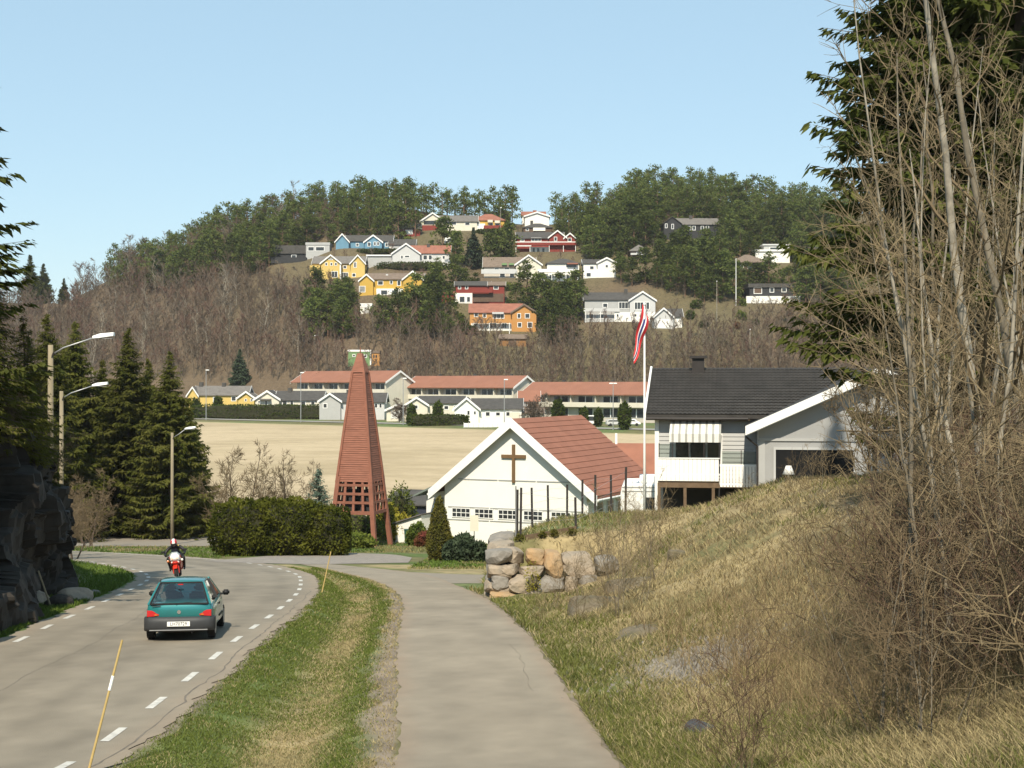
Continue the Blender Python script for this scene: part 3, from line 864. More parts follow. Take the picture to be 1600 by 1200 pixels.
class House:
    """a far house measured off the photograph: pixel columns / rows become metres at the house's own distance"""
    def __init__(s, name, label, px, py, yaw=0, cat='house', Y=None, box=None, dz=0, group=None):
        if Y is None: x, y, z = solve(px, py)
        else: x, y = (px - 800) / F * Y, Y; z = (600 - py) / F * Y
        if Y is None: PADS.append((x, y + 3.5, z, (abs(box[2] - box[0]) / 2 * y / F + 3) if box else 6., 4.0 if cat != 'house' else 8.5))
        s.s = y / F; s.px, s.py = px, py; s.Y = y
        s.o = empty(name, (x, y, z + dz), math.radians(yaw), label, cat, group)
        if box: HBOX.append((*box, y))
        s.front = {}
    def X(s, px): return (px - s.px) * s.s
    def Z(s, py): return (s.py - py) * s.s
    def wing(s, x0, x1, eave, ridge, axis='x', d=8., y0=0., wall='white_wall', roof='dark_roof', base=None, trim='white_trim', oh=.45, deep=4., ends=(1, 1), th=.2, wname='wall'):
        X0, X1 = s.X(x0), s.X(x1); ze, zr = s.Z(eave), s.Z(ridge)
        zb = -deep if base is None else s.Z(base)
        w = MB(); gable_wall(w, X0, X1, y0, y0 + d, zb, ze, zr, axis, wall)
        wo = w.build(wname, None, s.o)
        r = MB(); roof_slabs(r, X0, X1, y0, y0 + d, ze, zr, axis, oh, th, roof); ro = r.build('roof', None, s.o)
        if trim and axis in 'xy':
            barge(ro, X0, X1, y0, y0 + d, ze, zr, axis, oh, trim, ends)
        s.y0 = y0; s.ro = ro
        return s
    def win(s, x, y, w=6, h=6, y0=None, m='pane', frame='white_trim', n=1):
        """window centred on pixel (x, y)"""
        yy = s.y0 if y0 is None else y0
        cx, cz, W, Hh = s.X(x), s.Z(y), w * s.s / 2, h * s.s / 2
        key = (round(W, 2), round(Hh, 2), m, frame, n)
        if key not in s.front:
            f = MB(); t = min(.16, W * .35)
            f.box(-W, W, -.07, .0, Hh - t, Hh); f.box(-W, W, -.07, .0, -Hh, -Hh + t)
            f.box(-W, -W + t, -.07, .0, -Hh + t, Hh - t); f.box(W - t, W, -.07, .0, -Hh + t, Hh - t)
            for i in range(1, n):
                u = -W + 2 * W * i / n; f.box(u - .05, u + .05, -.065, 0, -Hh + t, Hh - t)
            g = MB(); g.box(-W + t * .9, W - t * .9, -.03, -.004, -Hh + t * .9, Hh - t * .9)
            s.front[key] = (f.mesh('window', frame), g.mesh('pane', m))
        a, b = s.front[key]
        o = link('window', a, s.o, (cx, yy, cz)); link('pane', b, o)
        return s
    def wins(s, *L, **k):
        for q in L: s.win(*q, **k)
        return s
    def box(s, pname, x0, x1, ya, yb, y0, y1, m, parent=None):
        b = MB(); b.box(s.X(x0), s.X(x1), y0, y1, s.Z(yb), s.Z(ya)); b.build(pname, m, parent or s.o); return s
    def chimney(s, x, top, bot, y=4, m='dark_roof', w=.5):
        b = MB(); cx = s.X(x); b.box(cx - w, cx + w, y - w, y + w, s.Z(bot), s.Z(top)); b.build('chimney', m, s.ro); return s
    def rail(s, x0, x1, ya, yb, y=-1.6, m='white_trim', floor=True):
        b = MB(); X0, X1 = s.X(x0), s.X(x1)
        b.box(X0, X1, y, y + .1, s.Z(yb), s.Z(ya)); 
        b.box(X0, X0 + .1, y + .1, -.01, s.Z(yb), s.Z(ya)); b.box(X1 - .1, X1, y + .1, -.01, s.Z(yb), s.Z(ya))
        bo = b.build('balcony', m, s.o)
        if floor:
            f = MB(); f.box(X0 + .11, X1 - .11, y + .11, -.01, s.Z(yb), s.Z(yb) + .15); f.build('floor', 'timber', bo)
        return s
    def posts(s, xs, ya, yb, y=-1.5, m='white_trim'):
        for x in xs:
            b = MB(); b.box(s.X(x) - .09, s.X(x) + .09, y - .09, y + .09, s.Z(yb) - 1.0, s.Z(ya)); b.build('post', m, s.o)
        return s

# --- hill houses, left to right
h = House('house', 'dark modern house with a flat grey extension at the forest edge', 470, 409, 0, box=(425, 378, 516, 412))
h.wing(428, 478, 396, 383, 'f', 7, 1.5, 'black_wall', 'dark_roof', trim=None).wing(478, 515, 383, 379, 'f', 6, 0, 'grey_wall', 'grey_wall', trim=None, oh=.15)
h.wins((486, 389, 10, 7), (500, 389, 14, 7), y0=0).win(437, 391, 9, 10, y0=1.5, m='curtain_pane', frame='black_wall').win(458, 401, 8, 7, y0=1.5)
h.box('terrace', 425, 480, 403, 412, -2, 1.4, 'black_wall')

h = House('house', 'blue house with dark roof and two white-edged gables below the pines', 573, 387, 0, box=(522, 364, 650, 388))
h.wing(540, 612, 376, 366, 'x', 8, 1.0, 'blue_wall').wing(525, 545, 377, 366, 'y', 6, -.5, 'blue_wall').wing(570, 597, 378, 368, 'y', 5, -.6, 'blue_wall')
h.wins((577, 382, 5, 7), (586, 381, 4, 6), (591, 381, 4, 6), y0=-.6).win(604, 382, 5, 6, y0=1.0).win(558, 382, 5, 5, y0=1.0)
h = House('garage', 'low dark-roofed garage beside the blue house', 630, 387, 0, cat='garage')
h.wing(608, 648, 382, 373, 'x', 7, 0, 'white_wall').box('door', 612, 626, 383, 388, -.05, -.01, 'grey_wall').box('door', 630, 644, 383, 388, -.05, -.01, 'grey_wall')

h = House('house', 'yellow house with twin white-edged gables and tall windows above the thicket', 528, 436, 0, box=(483, 397, 573, 438))
h.wing(488, 568, 411, 399, 'x', 9, 1.5, 'yellow_wall', 'grey_roof').wing(502, 532, 411, 399, 'y', 7, -.3, 'yellow_wall', 'grey_roof').wing(548, 570, 411, 399, 'y', 7, 0, 'yellow_wall', 'grey_roof')
h.wins((510, 413, 4, 5), (518, 413, 4, 5), (525, 413, 4, 5), y0=-.3).win(555, 414, 5, 9, y0=0, n=2).win(517, 405, 7, 3, y0=-.3)
h.wins((523, 429, 10, 10), y0=-.3, n=2).wins((538, 430, 11, 10), y0=1.5, n=3).win(538, 417, 6, 5, y0=1.5).win(553, 430, 6, 6, y0=0)
h.box('corner_post', 531, 533, 411, 436, -.34, -.3, 'white_trim').box('garage_wing', 484, 500, 415, 434, 0, 5, 'yellow_wall')

h = House('house', 'pale grey house with a red tiled roof and flat white carport', 640, 414, 0, box=(570, 380, 706, 416))
h.wing(640, 702, 395, 382, 'x', 9, 1.2, 'lightgrey_wall', 'red_roof').wing(613, 656, 396, 381, 'y', 9, 0, 'lightgrey_wall', 'red_roof').wing(574, 613, 400, 398, 'f', 6, 1, 'grey_wall', 'white_trim', trim=None)
h.wins((628, 402, 4, 6), (636, 401, 8, 4), y0=0).wins((653, 402, 6, 8), (664, 402, 7, 8), (672, 402, 6, 8), (693, 402, 5, 6), y0=1.2)
h.box('porch', 682, 703, 411, 416, -1.4, 1.1, 'white_trim').chimney(668, 379, 386, 5)

h = House('house', 'ochre yellow house with brown roof and white open lower storey', 610, 461, 0, box=(554, 422, 668, 464))
h.wing(575, 660, 436, 426, 'x', 9, 1, 'ochre_wall', 'brown_roof').wing(630, 660, 436, 424, 'y', 9, 0, 'ochre_wall', 'brown_roof').wing(562, 583, 438, 429, 'y', 7, 0, 'ochre_wall', 'brown_roof')
h.wins((594, 442, 9, 7), y0=1).wins((611, 441, 5, 6), (623, 442, 6, 9), y0=1).win(646, 431, 4, 4, y0=0).win(566, 452, 10, 10, y0=0, m='curtain_pane')
h.box('lower_storey', 588, 630, 451, 462, .4, .98, 'white_trim').wins((600, 457, 11, 8), (617, 457, 11, 8), y0=.38).box('terrace_rail', 648, 669, 452, 459, -3, -2.8, 'white_trim').chimney(603, 427, 433, 4, 'lightgrey_wall', .35)

h = House('house', 'cream house with grey roof and dark balcony high on the hill', 700, 361, 0, box=(653, 330, 748, 366))
h.wing(680, 745, 345, 334, 'x', 10, 2, 'cream_wall', 'grey_roof').wing(658, 694, 345, 333, 'y', 9, 0, 'cream_wall', 'grey_roof')
h.win(676, 348, 28, 6, y0=0, frame='black_wall').win(706, 348, 14, 6, y0=2).box('basement', 655, 693, 352, 364, -.06, 3, 'red_wall').wins((730, 349, 8, 5), y0=2)
h = House('garage', 'small red garage with dark roof next to the tall pole', 640, 366, 0, cat='garage')
h.wing(626, 656, 357, 349, 'x', 6, 0, 'red_wall').box('door', 633, 645, 359, 366, -.06, -.01, 'white_trim')
h = House('house', 'low house with orange-red hipped roof and two yellow sunshades', 768, 361, 0, box=(735, 330, 800, 364))
h.wing(738, 788, 345, 332, 'h', 10, 0, 'ochre_wall', 'red_roof').box('sunshade', 762, 770, 344, 348, -.9, -.02, 'cream_wall').box('sunshade', 773, 781, 345, 349, -.9, -.02, 'cream_wall')
h.wins((767, 351, 7, 5), (777, 352, 7, 5), (747, 349, 6, 5)).rail(756, 797, 353, 359, m='red_wall').box('base_wall', 742, 758, 350, 360, -1, -.02, 'white_wall')
h = House('house', 'dark-roofed house half hidden behind the orange-roofed one', 780, 352, 0, Y=520)
h.wing(760, 796, 341, 330, 'x', 8, 0, 'brown_wall', 'dark_roof').win(790, 346, 5, 4)

h = House('house', 'white house with red roof on the skyline', 838, 346, 0, box=(813, 323, 862, 349))
h.wing(820, 858, 336, 330, 'y', 9, 0, 'white_wall', 'red_roof').wing(816, 852, 333, 326, 'x', 8, 3, 'white_wall', 'red_roof', trim=None)
h.wins((836, 334, 4, 4), (842, 334, 4, 4)).chimney(836, 324, 330, 6, 'red_roof', .7)
h = House('house', 'low house with a dark pyramid roof just below the white skyline house', 840, 364, 0, box=(814, 346, 866, 366))
h.wing(818, 862, 356, 347, 'h', 9, 0, 'brown_wall', 'dark_roof').box('front_panel', 833, 852, 356, 361, -.5, -.02, 'white_wall').win(824, 359, 5, 4).chimney(831, 343, 352, 4)
h = House('house', 'dark red two-storey house with a long white-edged balcony', 850, 394, 0, box=(802, 360, 902, 397))
h.wing(808, 880, 372, 361, 'x', 9, 1, 'red_wall').wing(858, 884, 371, 361, 'y', 9, -.5, 'red_wall').wing(882, 899, 372, 365, 'y', 8, -.3, 'red_wall')
h.wins((816, 375, 7, 5), (838, 374, 16, 6), y0=1, n=3).wins((868, 374, 5, 7), y0=-.5).win(890, 375, 6, 6, y0=-.3)
h.rail(805, 900, 380, 384, -1.8, 'red_wall').box('white_rail_top', 805, 900, 378.6, 379.8, -1.85, -1.65, 'white_trim').box('white_rail_foot', 805, 830, 384.5, 386, -1.85, -1.65, 'white_trim')
h.box('lower_storey', 828, 858, 386, 395, .3, .98, 'white_wall').wins((834, 391, 5, 8), (841, 391, 5, 8), (849, 391, 5, 8), y0=.28).box('lower_dark', 858, 896, 386, 395, -.2, .29, 'brown_wall').posts((806, 828, 858, 880, 899), 384, 396)

h = House('house', 'pale beige house with a big gable half hidden behind a bare tree', 800, 434, 0, box=(752, 397, 846, 438))
h.wing(756, 836, 416, 400, 'x', 10, 1.5, 'beige_wall', 'brown_roof').wing(806, 846, 413, 399, 'y', 9, 0, 'cream_wall', 'brown_roof')
h.wins((792, 420, 9, 6), (776, 421, 8, 6), y0=1.5).win(826, 416, 8, 8, y0=0).box('awning', 784, 792, 411, 414, .6, 1.48, 'green_wall').box('awning', 795, 803, 411, 414, .6, 1.48, 'green_wall')
h.rail(752, 808, 421, 428, -.6, 'lightgrey_wall').wins((785, 430, 9, 7), (800, 430, 8, 7), y0=1.5)

h = House('house', 'white two-storey house with dark hipped roof and long balcony', 874, 440, 0, box=(838, 401, 912, 443))
h.wing(855, 905, 412, 402, 'h', 9, 1, 'white_wall', 'dark_roof').win(893, 415, 18, 6, y0=1).rail(840, 904, 421, 426, -1.6).wins((862, 432, 7, 7), (874, 432, 7, 7), (886, 432, 8, 7), (897, 432, 8, 8), y0=1)
h.box('sunshade', 886, 903, 411, 413, -.5, .98, 'red_roof').box('annex', 838, 856, 424, 441, .5, 5, 'white_wall').posts((842, 862, 884, 902), 426, 441, -1.4)
h = House('house', 'white gabled house standing right of the white two-storey house', 940, 434, 0, box=(912, 400, 964, 438))
h.wing(934, 962, 410, 403, 'y', 9, 0, 'white_wall', 'dark_roof').wing(912, 940, 411, 404, 'x', 8, 1, 'white_wall', 'dark_roof').wins((925, 418, 7, 6), y0=1).win(948, 416, 5, 5, y0=0).win(920, 429, 8, 7, y0=1)

h = House('house', 'dark red house on a white basement with small red annex', 745, 474, 0, box=(690, 437, 794, 477))
h.wing(712, 765, 446, 439, 'x', 8, .5, 'red_wall').wing(764, 788, 446, 440, 'x', 7, 0, 'red_wall', 'brown_roof')
h.wins((718, 449, 5, 6), (729, 449, 5, 6), y0=.5).win(775, 449, 8, 7, y0=0).box('basement', 711, 738, 458, 475, .3, .48, 'white_wall').wins((722, 468, 9, 10), (732, 468, 6, 9), y0=.28)
h.box('dark_basement', 739, 787, 459, 472, -.2, -.02, 'brown_wall').rail(738, 770, 452, 458, -1.5, 'red_wall').wing(690, 709, 460, 456, 'f', 5, -1, 'red_wall', 'red_roof', trim=None)

h = House('house', 'orange house with red-brown roof and grey awning', 782, 517, 0, box=(726, 472, 840, 520))
h.wing(734, 815, 488, 474, 'x', 9, 1, 'orange_wall', 'red_roof', trim='brown_roof').wing(800, 838, 488, 476, 'y', 9, 0, 'orange_wall', 'red_roof', trim='brown_roof')
h.wins((744, 492, 7, 7), (757, 493, 6, 7), y0=1).win(779, 494, 18, 8, y0=1, n=3).wins((811, 494, 6, 8), (824, 494, 8, 8), y0=0).box('awning', 769, 787, 488, 491, .1, .98, 'lightgrey_wall')
h.rail(738, 798, 499, 505, -1.2, 'orange_wall').wins((742, 509, 7, 8), (770, 509, 12, 9), (788, 509, 8, 9), y0=.38, n=2).box('white_storey', 736, 799, 505.5, 518, .4, .98, 'white_wall').wins((812, 508, 7, 8), (828, 508, 8, 9), y0=0).posts((740, 765, 796), 505, 517, -1.1)
h = House('shed', 'long orange-brown shed just below the orange house', 801, 541, 0, cat='shed', box=(776, 520, 826, 543))
h.wing(781, 822, 529, 523, 'x', 5, 0, 'shed_wall', 'brown_roof', trim=None).box('door', 795, 806, 530, 541, -.06, -.01, 'brown_wall')

h = House('house', 'grey house with white-edged gables and glazed balcony above a white basement', 968, 503, 0, box=(908, 453, 1030, 507))
h.wing(914, 1000, 468, 456, 'x', 10, 1.2, 'grey_wall').wing(984, 1024, 469, 456, 'y', 10, 0, 'lightgrey_wall').chimney(980, 450, 459, 5)
h.win(977, 477, 20, 11, y0=1.18, n=4).win(1003, 478, 24, 12, y0=0, n=5).win(946, 477, 8, 7, y0=1.2).rail(912, 968, 482, 487, -.6, 'lightgrey_wall').box('basement', 960, 1024, 488, 503, -.12, -.01, 'white_wall')
h.wins((965, 493, 4, 5), (993, 493, 4, 5), y0=-.13).wins((924, 494, 8, 8), (940, 494, 8, 8), y0=1.2).posts((915, 938), 487, 503, -.5)
h = House('garage', 'small garage with pale gable and dark roof below the grey house', 1037, 513, 0, cat='garage', box=(1018, 480, 1070, 517))
h.wing(1022, 1052, 495, 482, 'y', 9, 0, 'lightgrey_wall').wing(1040, 1067, 494, 482, 'x', 7, 2, 'white_wall').box('door', 1027, 1046, 499, 513, -.07, -.01, 'white_trim')

h = House('house', 'long black house among the pines near the hilltop', 1082, 374, 0, box=(1033, 336, 1130, 377))
h.wing(1050, 1124, 350, 339, 'x', 9, 1, 'black_wall', 'grey_roof', trim=None).wing(1037, 1064, 349, 339, 'y', 9, 0, 'black_wall', 'dark_roof', trim=None)
h.wins((1041, 353, 4, 7), (1051, 354, 4, 8), y0=0).wins((1066, 353, 4, 7), (1078, 356, 5, 7), (1085, 356, 5, 7), (1098, 356, 5, 7), (1106, 356, 5, 7), y0=1).chimney(1082, 334, 341, 5)
h = House('cabin', 'small cabin with grey hipped roof on stilts among pines', 998, 404, 0, cat='cabin', box=(981, 378, 1018, 406))
h.wing(985, 1014, 393, 381, 'h', 7, 0, 'brown_wall', 'grey_roof').rail(985, 1012, 396, 399, -1.2, 'lightgrey_wall').posts((986, 999, 1012), 399, 405, -1.1, 'timber').win(998, 395.5, 8, 3.5)
h = House('house', 'house with broad brown hipped roof behind the flagpole', 1168, 430, 0, box=(1138, 393, 1202, 434))
h.wing(1146, 1196, 411, 396, 'h', 10, 0, 'brown_wall', 'brown_roof', oh=1.2).wins((1158, 418, 8, 7), (1172, 418, 8, 7), (1186, 418, 8, 7)).rail(1144, 1180, 421, 426, -1.4, 'timber')
h = House('house', 'white flat-roofed house partly behind pines', 1208, 411, 0, box=(1176, 378, 1240, 414))
h.wing(1180, 1234, 393, 390, 'f', 8, 0, 'white_wall', 'white_trim', trim=None).wing(1196, 1236, 382, 380, 'f', 6, 3, 'grey_wall', 'lightgrey_wall', trim=None).wins((1190, 400, 8, 6), (1206, 400, 10, 6), (1223, 400, 8, 6)).win(1215, 387, 20, 5, y0=3)
h = House('house', 'black house with brown shutters on a white basement wall', 1208, 474, 0, box=(1163, 440, 1252, 478))
h.wing(1172, 1240, 449, 443, 'f', 8, 1, 'black_wall', 'dark_roof', trim=None).wins((1185, 454, 13, 10), y0=1, m='brown_wall').win(1207, 453, 7, 8, y0=1).wins((1226, 453, 8, 7), y0=1).box('basement', 1166, 1250, 463, 475, -.3, .98, 'white_wall')
h = House('house', 'small red house at the edge of the right-hand spruce', 1276, 408, 0, box=(1262, 380, 1300, 410))
h.wing(1262, 1296, 389, 381, 'x', 7, 0, 'red_wall').win(1270, 394, 5, 5).win(1282, 394, 5, 5)
h = House('hut', 'tiny white hut standing alone in the thicket', 572, 489, 0, cat='hut', box=(560, 473, 584, 491))
h.wing(563, 581, 480, 474, 'f', 3.5, 0, 'white_wall', 'white_trim', trim=None, oh=.1).box('door', 569, 575, 481, 489, -.06, -.01, 'lightgrey_wall')
h = House('shed', 'green shed with white roof edge behind the tower tip', 562, 570, 0, cat='shed', box=(542, 546, 594, 572))
h.wing(544, 579, 550, 547, 'f', 4, 0, 'green_wall', 'white_trim', trim=None, oh=.15).win(553, 556, 5, 4).win(571, 557, 5, 5).box('corner_post', 578, 580, 550, 571, -.06, .02, 'white_trim')
h = House('playhouse', 'little orange-brown cabin beside the green shed', 587, 570, 0, cat='cabin')
h.wing(581, 593, 552, 548, 'f', 3, 0, 'orange_wall', 'brown_roof', trim=None, oh=.2).wins((584, 557, 2.6, 4), (588, 557, 2.6, 4), frame='black_wall')

# --- terraced blocks with red roofs, turned so that the right-hand gable shows
def row_block(label, corner_px, corner_y, Y, L, W, yaw, rise=2.6, eave=5.6, nb=6, vis=True):
    X = (corner_px - 800) / F * Y
    zb = (600 - corner_y) / F * Y - eave - rise     # corner_y: photo row of the ridge
    o = empty('terraced_house', (X, Y, zb), math.radians(yaw), label, 'terraced house', 'red-roofed terraced blocks beyond the field')
    # local frame: origin at the front right corner, x runs left along the front (negative), y runs back
    x0, x1, y0, y1 = -L, 0, 0, W
    w = MB(); gable_wall(w, x0, x1, y0 + 1.4, y1, -4, eave, eave + rise, 'x', 'beige_wall'); w.build('wall', None, o)
    w = MB(); w.prism([(x1 + .01, y0, -4), (x1 + .01, y1, -4), (x1 + .01, y1, eave), (x1 + .01, (y0 + y1) / 2, eave + rise), (x1 + .01, y0, eave)], (.25, 0, 0)); w.build('gable_wall', 'cream_wall', o)
    r = MB(); roof_slabs(r, x0, x1 + .26, y0, y1, eave, eave + rise, 'x', .55, .22, 'row_roof'); ro = r.build('roof', None, o)
    barge(ro, x0, x1 + .26, y0, y1, eave, eave + rise, 'x', .55, 'white_trim')
    k = L / nb
    bal = MB(); bal.box(x0 + .05, x1 - .02, y0 - .1, y0, 2.6, 3.7); bo = bal.build('balcony', 'cream_wall', o)
    f = MB(); f.box(x0 + .05, x1 - .02, y0 + .01, y0 + 1.39, 2.62, 2.8); f.build('floor', 'beige_wall', bo)
    fr = MB(); fr.box(0, .22, y0 + .02, y0 + 1.38, 2.8, eave - .05); dm = fr.mesh('partition', 'cream_wall')
    wf = MB(); wf.box(-k * .30, k * .30, -.06, 0, 0, 2.2); wm = wf.mesh('window', 'white_trim')
    panes = []
    for a, bb in ((-.285, -.02), (.02, .285)):
        g = MB(); g.box(k * a, k * bb, -.085, -.061, .1, 2.1); panes.append(g.mesh('pane', 'pane'))
    for i in range(nb):
        if i: link('partition', dm, o, (x0 + i * k, 0, 0))
        for z in (.2, 2.95):
            q = link('window', wm, o, (x0 + (i + .5) * k, y0 + 1.39, z))
            for pm in panes: link('pane', pm, q)
    for i in range(nb // 2):
        pc = MB(); pc.box(x0 + (2 * i + 1) * k - .3, x0 + (2 * i + 1) * k + .3, W * .7, W * .7 + .6, eave + rise * .4, eave + rise + .7); pc.build('chimney', 'dark_roof', ro)
    return o
row_block('left red-roofed terraced block, behind the tower tip', 601, 580, 352, 33, 10, -38)
row_block('middle red-roofed terraced block, above the church roof', 800, 588, 338, 35, 10, -38)
row_block('right red-roofed terraced block, behind the flagpole', 1052, 598, 310, 42, 10, -38)
HBOX += [(440, 576, 650, 650, 352), (640, 584, 850, 655, 338), (845, 596, 1060, 660, 318)]

def vhouse(label, px, Y, yaw=0, box=None, name='house', cat='house', group=None):
    x = (px - 800) / F * Y; z = gz(x, Y)
    return House(name, label, px, 600 - z / Y * F, yaw, Y=Y, cat=cat, box=box, group=group)
h = vhouse('yellow house with grey roof at the left end of the valley row', 345, 372, box=(294, 598, 398, 650))
h.wing(302, 385, 617, 604, 'x', 8, 1, 'yellow_wall', 'grey_roof').wing(372, 397, 621, 612, 'y', 7, 0, 'yellow_wall', 'grey_roof').wing(293, 308, 616, 605, 'y', 8, .4, 'yellow_wall', 'grey_roof')
h.win(336, 625, 9, 10, y0=.98).win(364, 623, 8, 8, y0=1).wins((384, 625, 4, 4), (393, 625, 4, 4), y0=0).chimney(308, 597, 606, 5).chimney(344, 598, 606, 5)
h = vhouse('cream bungalow with dark roof and small porch canopy, left of the tower', 440, 352, box=(396, 608, 500, 648))
h.wing(430, 502, 625, 612, 'x', 9, 1, 'cream_wall').wing(399, 436, 623, 611, 'y', 9, 0, 'cream_wall').box('canopy', 406, 424, 623, 625, -1, -.01, 'grey_roof').win(416, 630, 5, 9, y0=0).wins((405, 628, 5, 4), y0=0).wins((444, 630, 8, 9), (455, 630, 6, 9), (473, 630, 8, 7), (488, 630, 7, 7), y0=1).chimney(448, 606, 614, 5)
h = vhouse('grey bungalow with white-edged gable beside the tower', 540, 342, box=(496, 612, 604, 648))
h.wing(520, 600, 628, 615, 'x', 9, 1, 'lightgrey_wall').wing(499, 532, 626, 615, 'y', 9, 0, 'grey_wall').wins((508, 634, 7, 8), y0=0).wins((587, 634, 6, 8), (594, 634, 5, 8), (545, 634, 8, 8), y0=1).chimney(541, 609, 617, 5)
h = vhouse('small white garage with grey roof right of the tower', 618, 328, box=(598, 632, 640, 652), name='garage', cat='garage')
h.wing(604, 636, 640, 633, 'y', 7, 0, 'cream_wall', 'grey_roof').box('door', 611, 629, 642, 654, -.06, -.01, 'white_trim')
h = vhouse('cream house with thuja at its corner, dark roof', 660, 326, box=(632, 618, 722, 656))
h.wing(655, 724, 630, 620, 'x', 9, 1, 'cream_wall').wing(634, 668, 632, 621, 'y', 8, 0, 'cream_wall').win(650, 636, 7, 7, y0=0).wins((680, 637, 8, 7), (697, 637, 8, 7), (712, 637, 7, 7), y0=1)
h = vhouse('bright white house with dark roof above the church gable', 742, 306, box=(706, 620, 818, 662))
h.wing(738, 815, 639, 624, 'x', 10, 1, 'white_wall').wing(710, 748, 638, 622, 'y', 10, 0, 'white_wall').wins((732, 645, 5, 8), (742, 645, 4, 6), y0=0).wins((762, 647, 8, 8), (778, 647, 8, 7), (795, 647, 10, 8), y0=1).box('annex', 796, 812, 644, 664, -2, .98, 'cream_wall')
h = vhouse('small brown gable roof wedged between two terraced blocks', 832, 322, box=(806, 606, 850, 650))
h.wing(812, 842, 626, 612, 'x', 7, 0, 'brown_wall', 'row_roof').wins((822, 632, 4, 7), (832, 632, 4, 7))
h = vhouse('low cream house partly behind the dark bare bush', 815, 312, box=(800, 638, 850, 664))
h.wing(812, 848, 645, 638, 'x', 6, 0, 'cream_wall', 'brown_roof').win(830, 650, 6, 6)

# ---------------------------------------------------------------- the ground sheet, with the levelled house plots
Ys = np.concatenate([np.arange(-14, 14, .8), np.arange(14, 62, .22), np.arange(62, 130, .7), np.arange(130, 340, 4), np.arange(340, 640, 3.2), np.arange(640, 1100, 25), [1300, 1600, 2200, 3200]])
us = np.linspace(-1, 1, 331); us = np.sign(us) * (np.abs(us) ** 1.25)
GX, GY = fan(Ys, us, 10.0, .62)
GZ = ground_z(GX, GY)
me = np_mesh('ground', np.stack([GX, GY, GZ], -1).reshape(-1, 3), grid_faces(*GX.shape), ['ground'], True, ground_col(GX, GY).reshape(-1, 3))
tag(link('ground', me), kind='structure')

# ---------------------------------------------------------------- church with a cross on its gable
def frame_at(px, py, Y, yaw, name, label, cat):
    p = at(px, py, Y)
    return empty(name, p, math.radians(yaw), label, cat)
# local frame: x to the right along the front gable, y back along the ridge
CH = empty('church', (.15, 103.5, -12.0), math.radians(-25), 'white church with red tiled roof and a wooden cross on its gable', 'church')
HW, HT, EAVE, LEN = 5.75, 9.2, 4.55, 12.5
kk = (HT - EAVE) / HW
w = MB(); w.prism([(-HW, 0, -1.5), (HW, 0, -1.5), (HW, 0, EAVE), (0, 0, HT), (-HW, 0, EAVE)], (0, .25, 0)); w.build('gable_wall', 'white_wall', CH)
w = MB(); w.prism([(-HW, .251, -1.5), (HW, .251, -1.5), (HW, .251, EAVE), (0, .251, HT - .02), (-HW, .251, EAVE)], (0, LEN - .25, 0)); w.build('nave_wall', 'white_wall', CH)
oh, of = 1.0, .6
ro = None
for sgn, nm in ((-1, 'roof'), (1, 'roof')):
    xe = sgn * (HW + oh); ze = EAVE - kk * oh
    r = MB(); r.prism([(0, -of, HT + .04), (xe, -of, ze + .04), (xe, -of, ze + .26), (0, -of, HT + .26)], (0, LEN + of + .6, 0))
    q = r.build('roof', 'church_roof', CH); ro = ro or q
    # tile courses: stepped battens across the slope
    nc = 15; tc = MB(); nx = Vector((kk, 0, 1)).normalized() if sgn > 0 else Vector((-kk, 0, 1)).normalized()
    for i in range(nc):
        a, b = i / nc, (i + 1) / nc
        pa = Vector((xe * (1 - a) , -of + .02, (ze + .262) * (1 - a) + (HT + .262) * a)); pb = Vector((xe * (1 - b), -of + .02, (ze + .262) * (1 - b) + (HT + .262) * b))
        tc = MB(); tc.prism([pa, pb, pb + nx * .010, pa + nx * .045], (0, LEN + of + .56, 0)); tc.build('tile_course', 'church_roof', q)
# barge boards, broad and cream
for sgn in (-1, 1):
    xe = sgn * (HW + oh + .05); ze = EAVE - kk * (oh + .05)
    b = MB(); b.prism([(0, -of - .10, HT + .36), (xe, -of - .10, ze + .36), (xe, -of - .10, ze - .36), (0, -of - .10, HT - .40)], (0, .09, 0)); b.build('bargeboard', 'white_trim', ro)
    g = MB(); g.tube([(sgn * (HW + oh + .12), -of, EAVE - kk * oh - .02), (sgn * (HW + oh + .12), LEN + .5, EAVE - kk * oh - .02)], .08, 8); g.build('gutter', 'white_trim', ro)
    g = MB(); xx = sgn * (HW + .12)
    g.tube([(sgn * (HW + oh + .1), -.3, EAVE - kk * oh - .1), (xx, -.12, EAVE - 1.3), (xx, -.12, 0)], .06, 8); g.build('downpipe', 'white_trim', CH)
# cross, string courses, windows
c = MB(); c.box(-.11, .11, -.16, -.02, 4.75, 7.55); co = c.build('cross', 'cross_wood', CH)
c = MB(); c.box(-.98, -.113, -.15, -.02, 6.55, 6.80); c.build('cross_arm', 'cross_wood', co)
c = MB(); c.box(.113, .98, -.15, -.02, 6.55, 6.80); c.build('cross_arm', 'cross_wood', co)
for z, t in ((4.87, .07), (2.78, .06), (1.83, .06)):
    for a, b in ((-HW + .3, -2.05), (-1.95, 1.9), (2.0, HW - .25)) if z < 4.8 else ((-4.6, -1.35), (-1.25, 1.75), (1.85, 4.6)):
        c = MB(); c.box(a, b, -.05, -.01, z, z + t); c.build('string_course', 'grey_wall', CH)
fw = MB(); W, Hh = .78, .36
fw.box(-W, W, -.06, -.01, Hh - .06, Hh); fw.box(-W, W, -.06, -.01, -Hh, -Hh + .06); fw.box(-W, -W + .06, -.06, -.01, -Hh + .06, Hh - .06); fw.box(W - .06, W, -.06, -.01, -Hh + .06, Hh - .06)
wm = fw.mesh('window', 'white_trim')
mu = MB(); mu.box(-W + .06, W - .06, -.052, -.032, -.025, .025); mh = mu.mesh('muntin', 'white_trim')
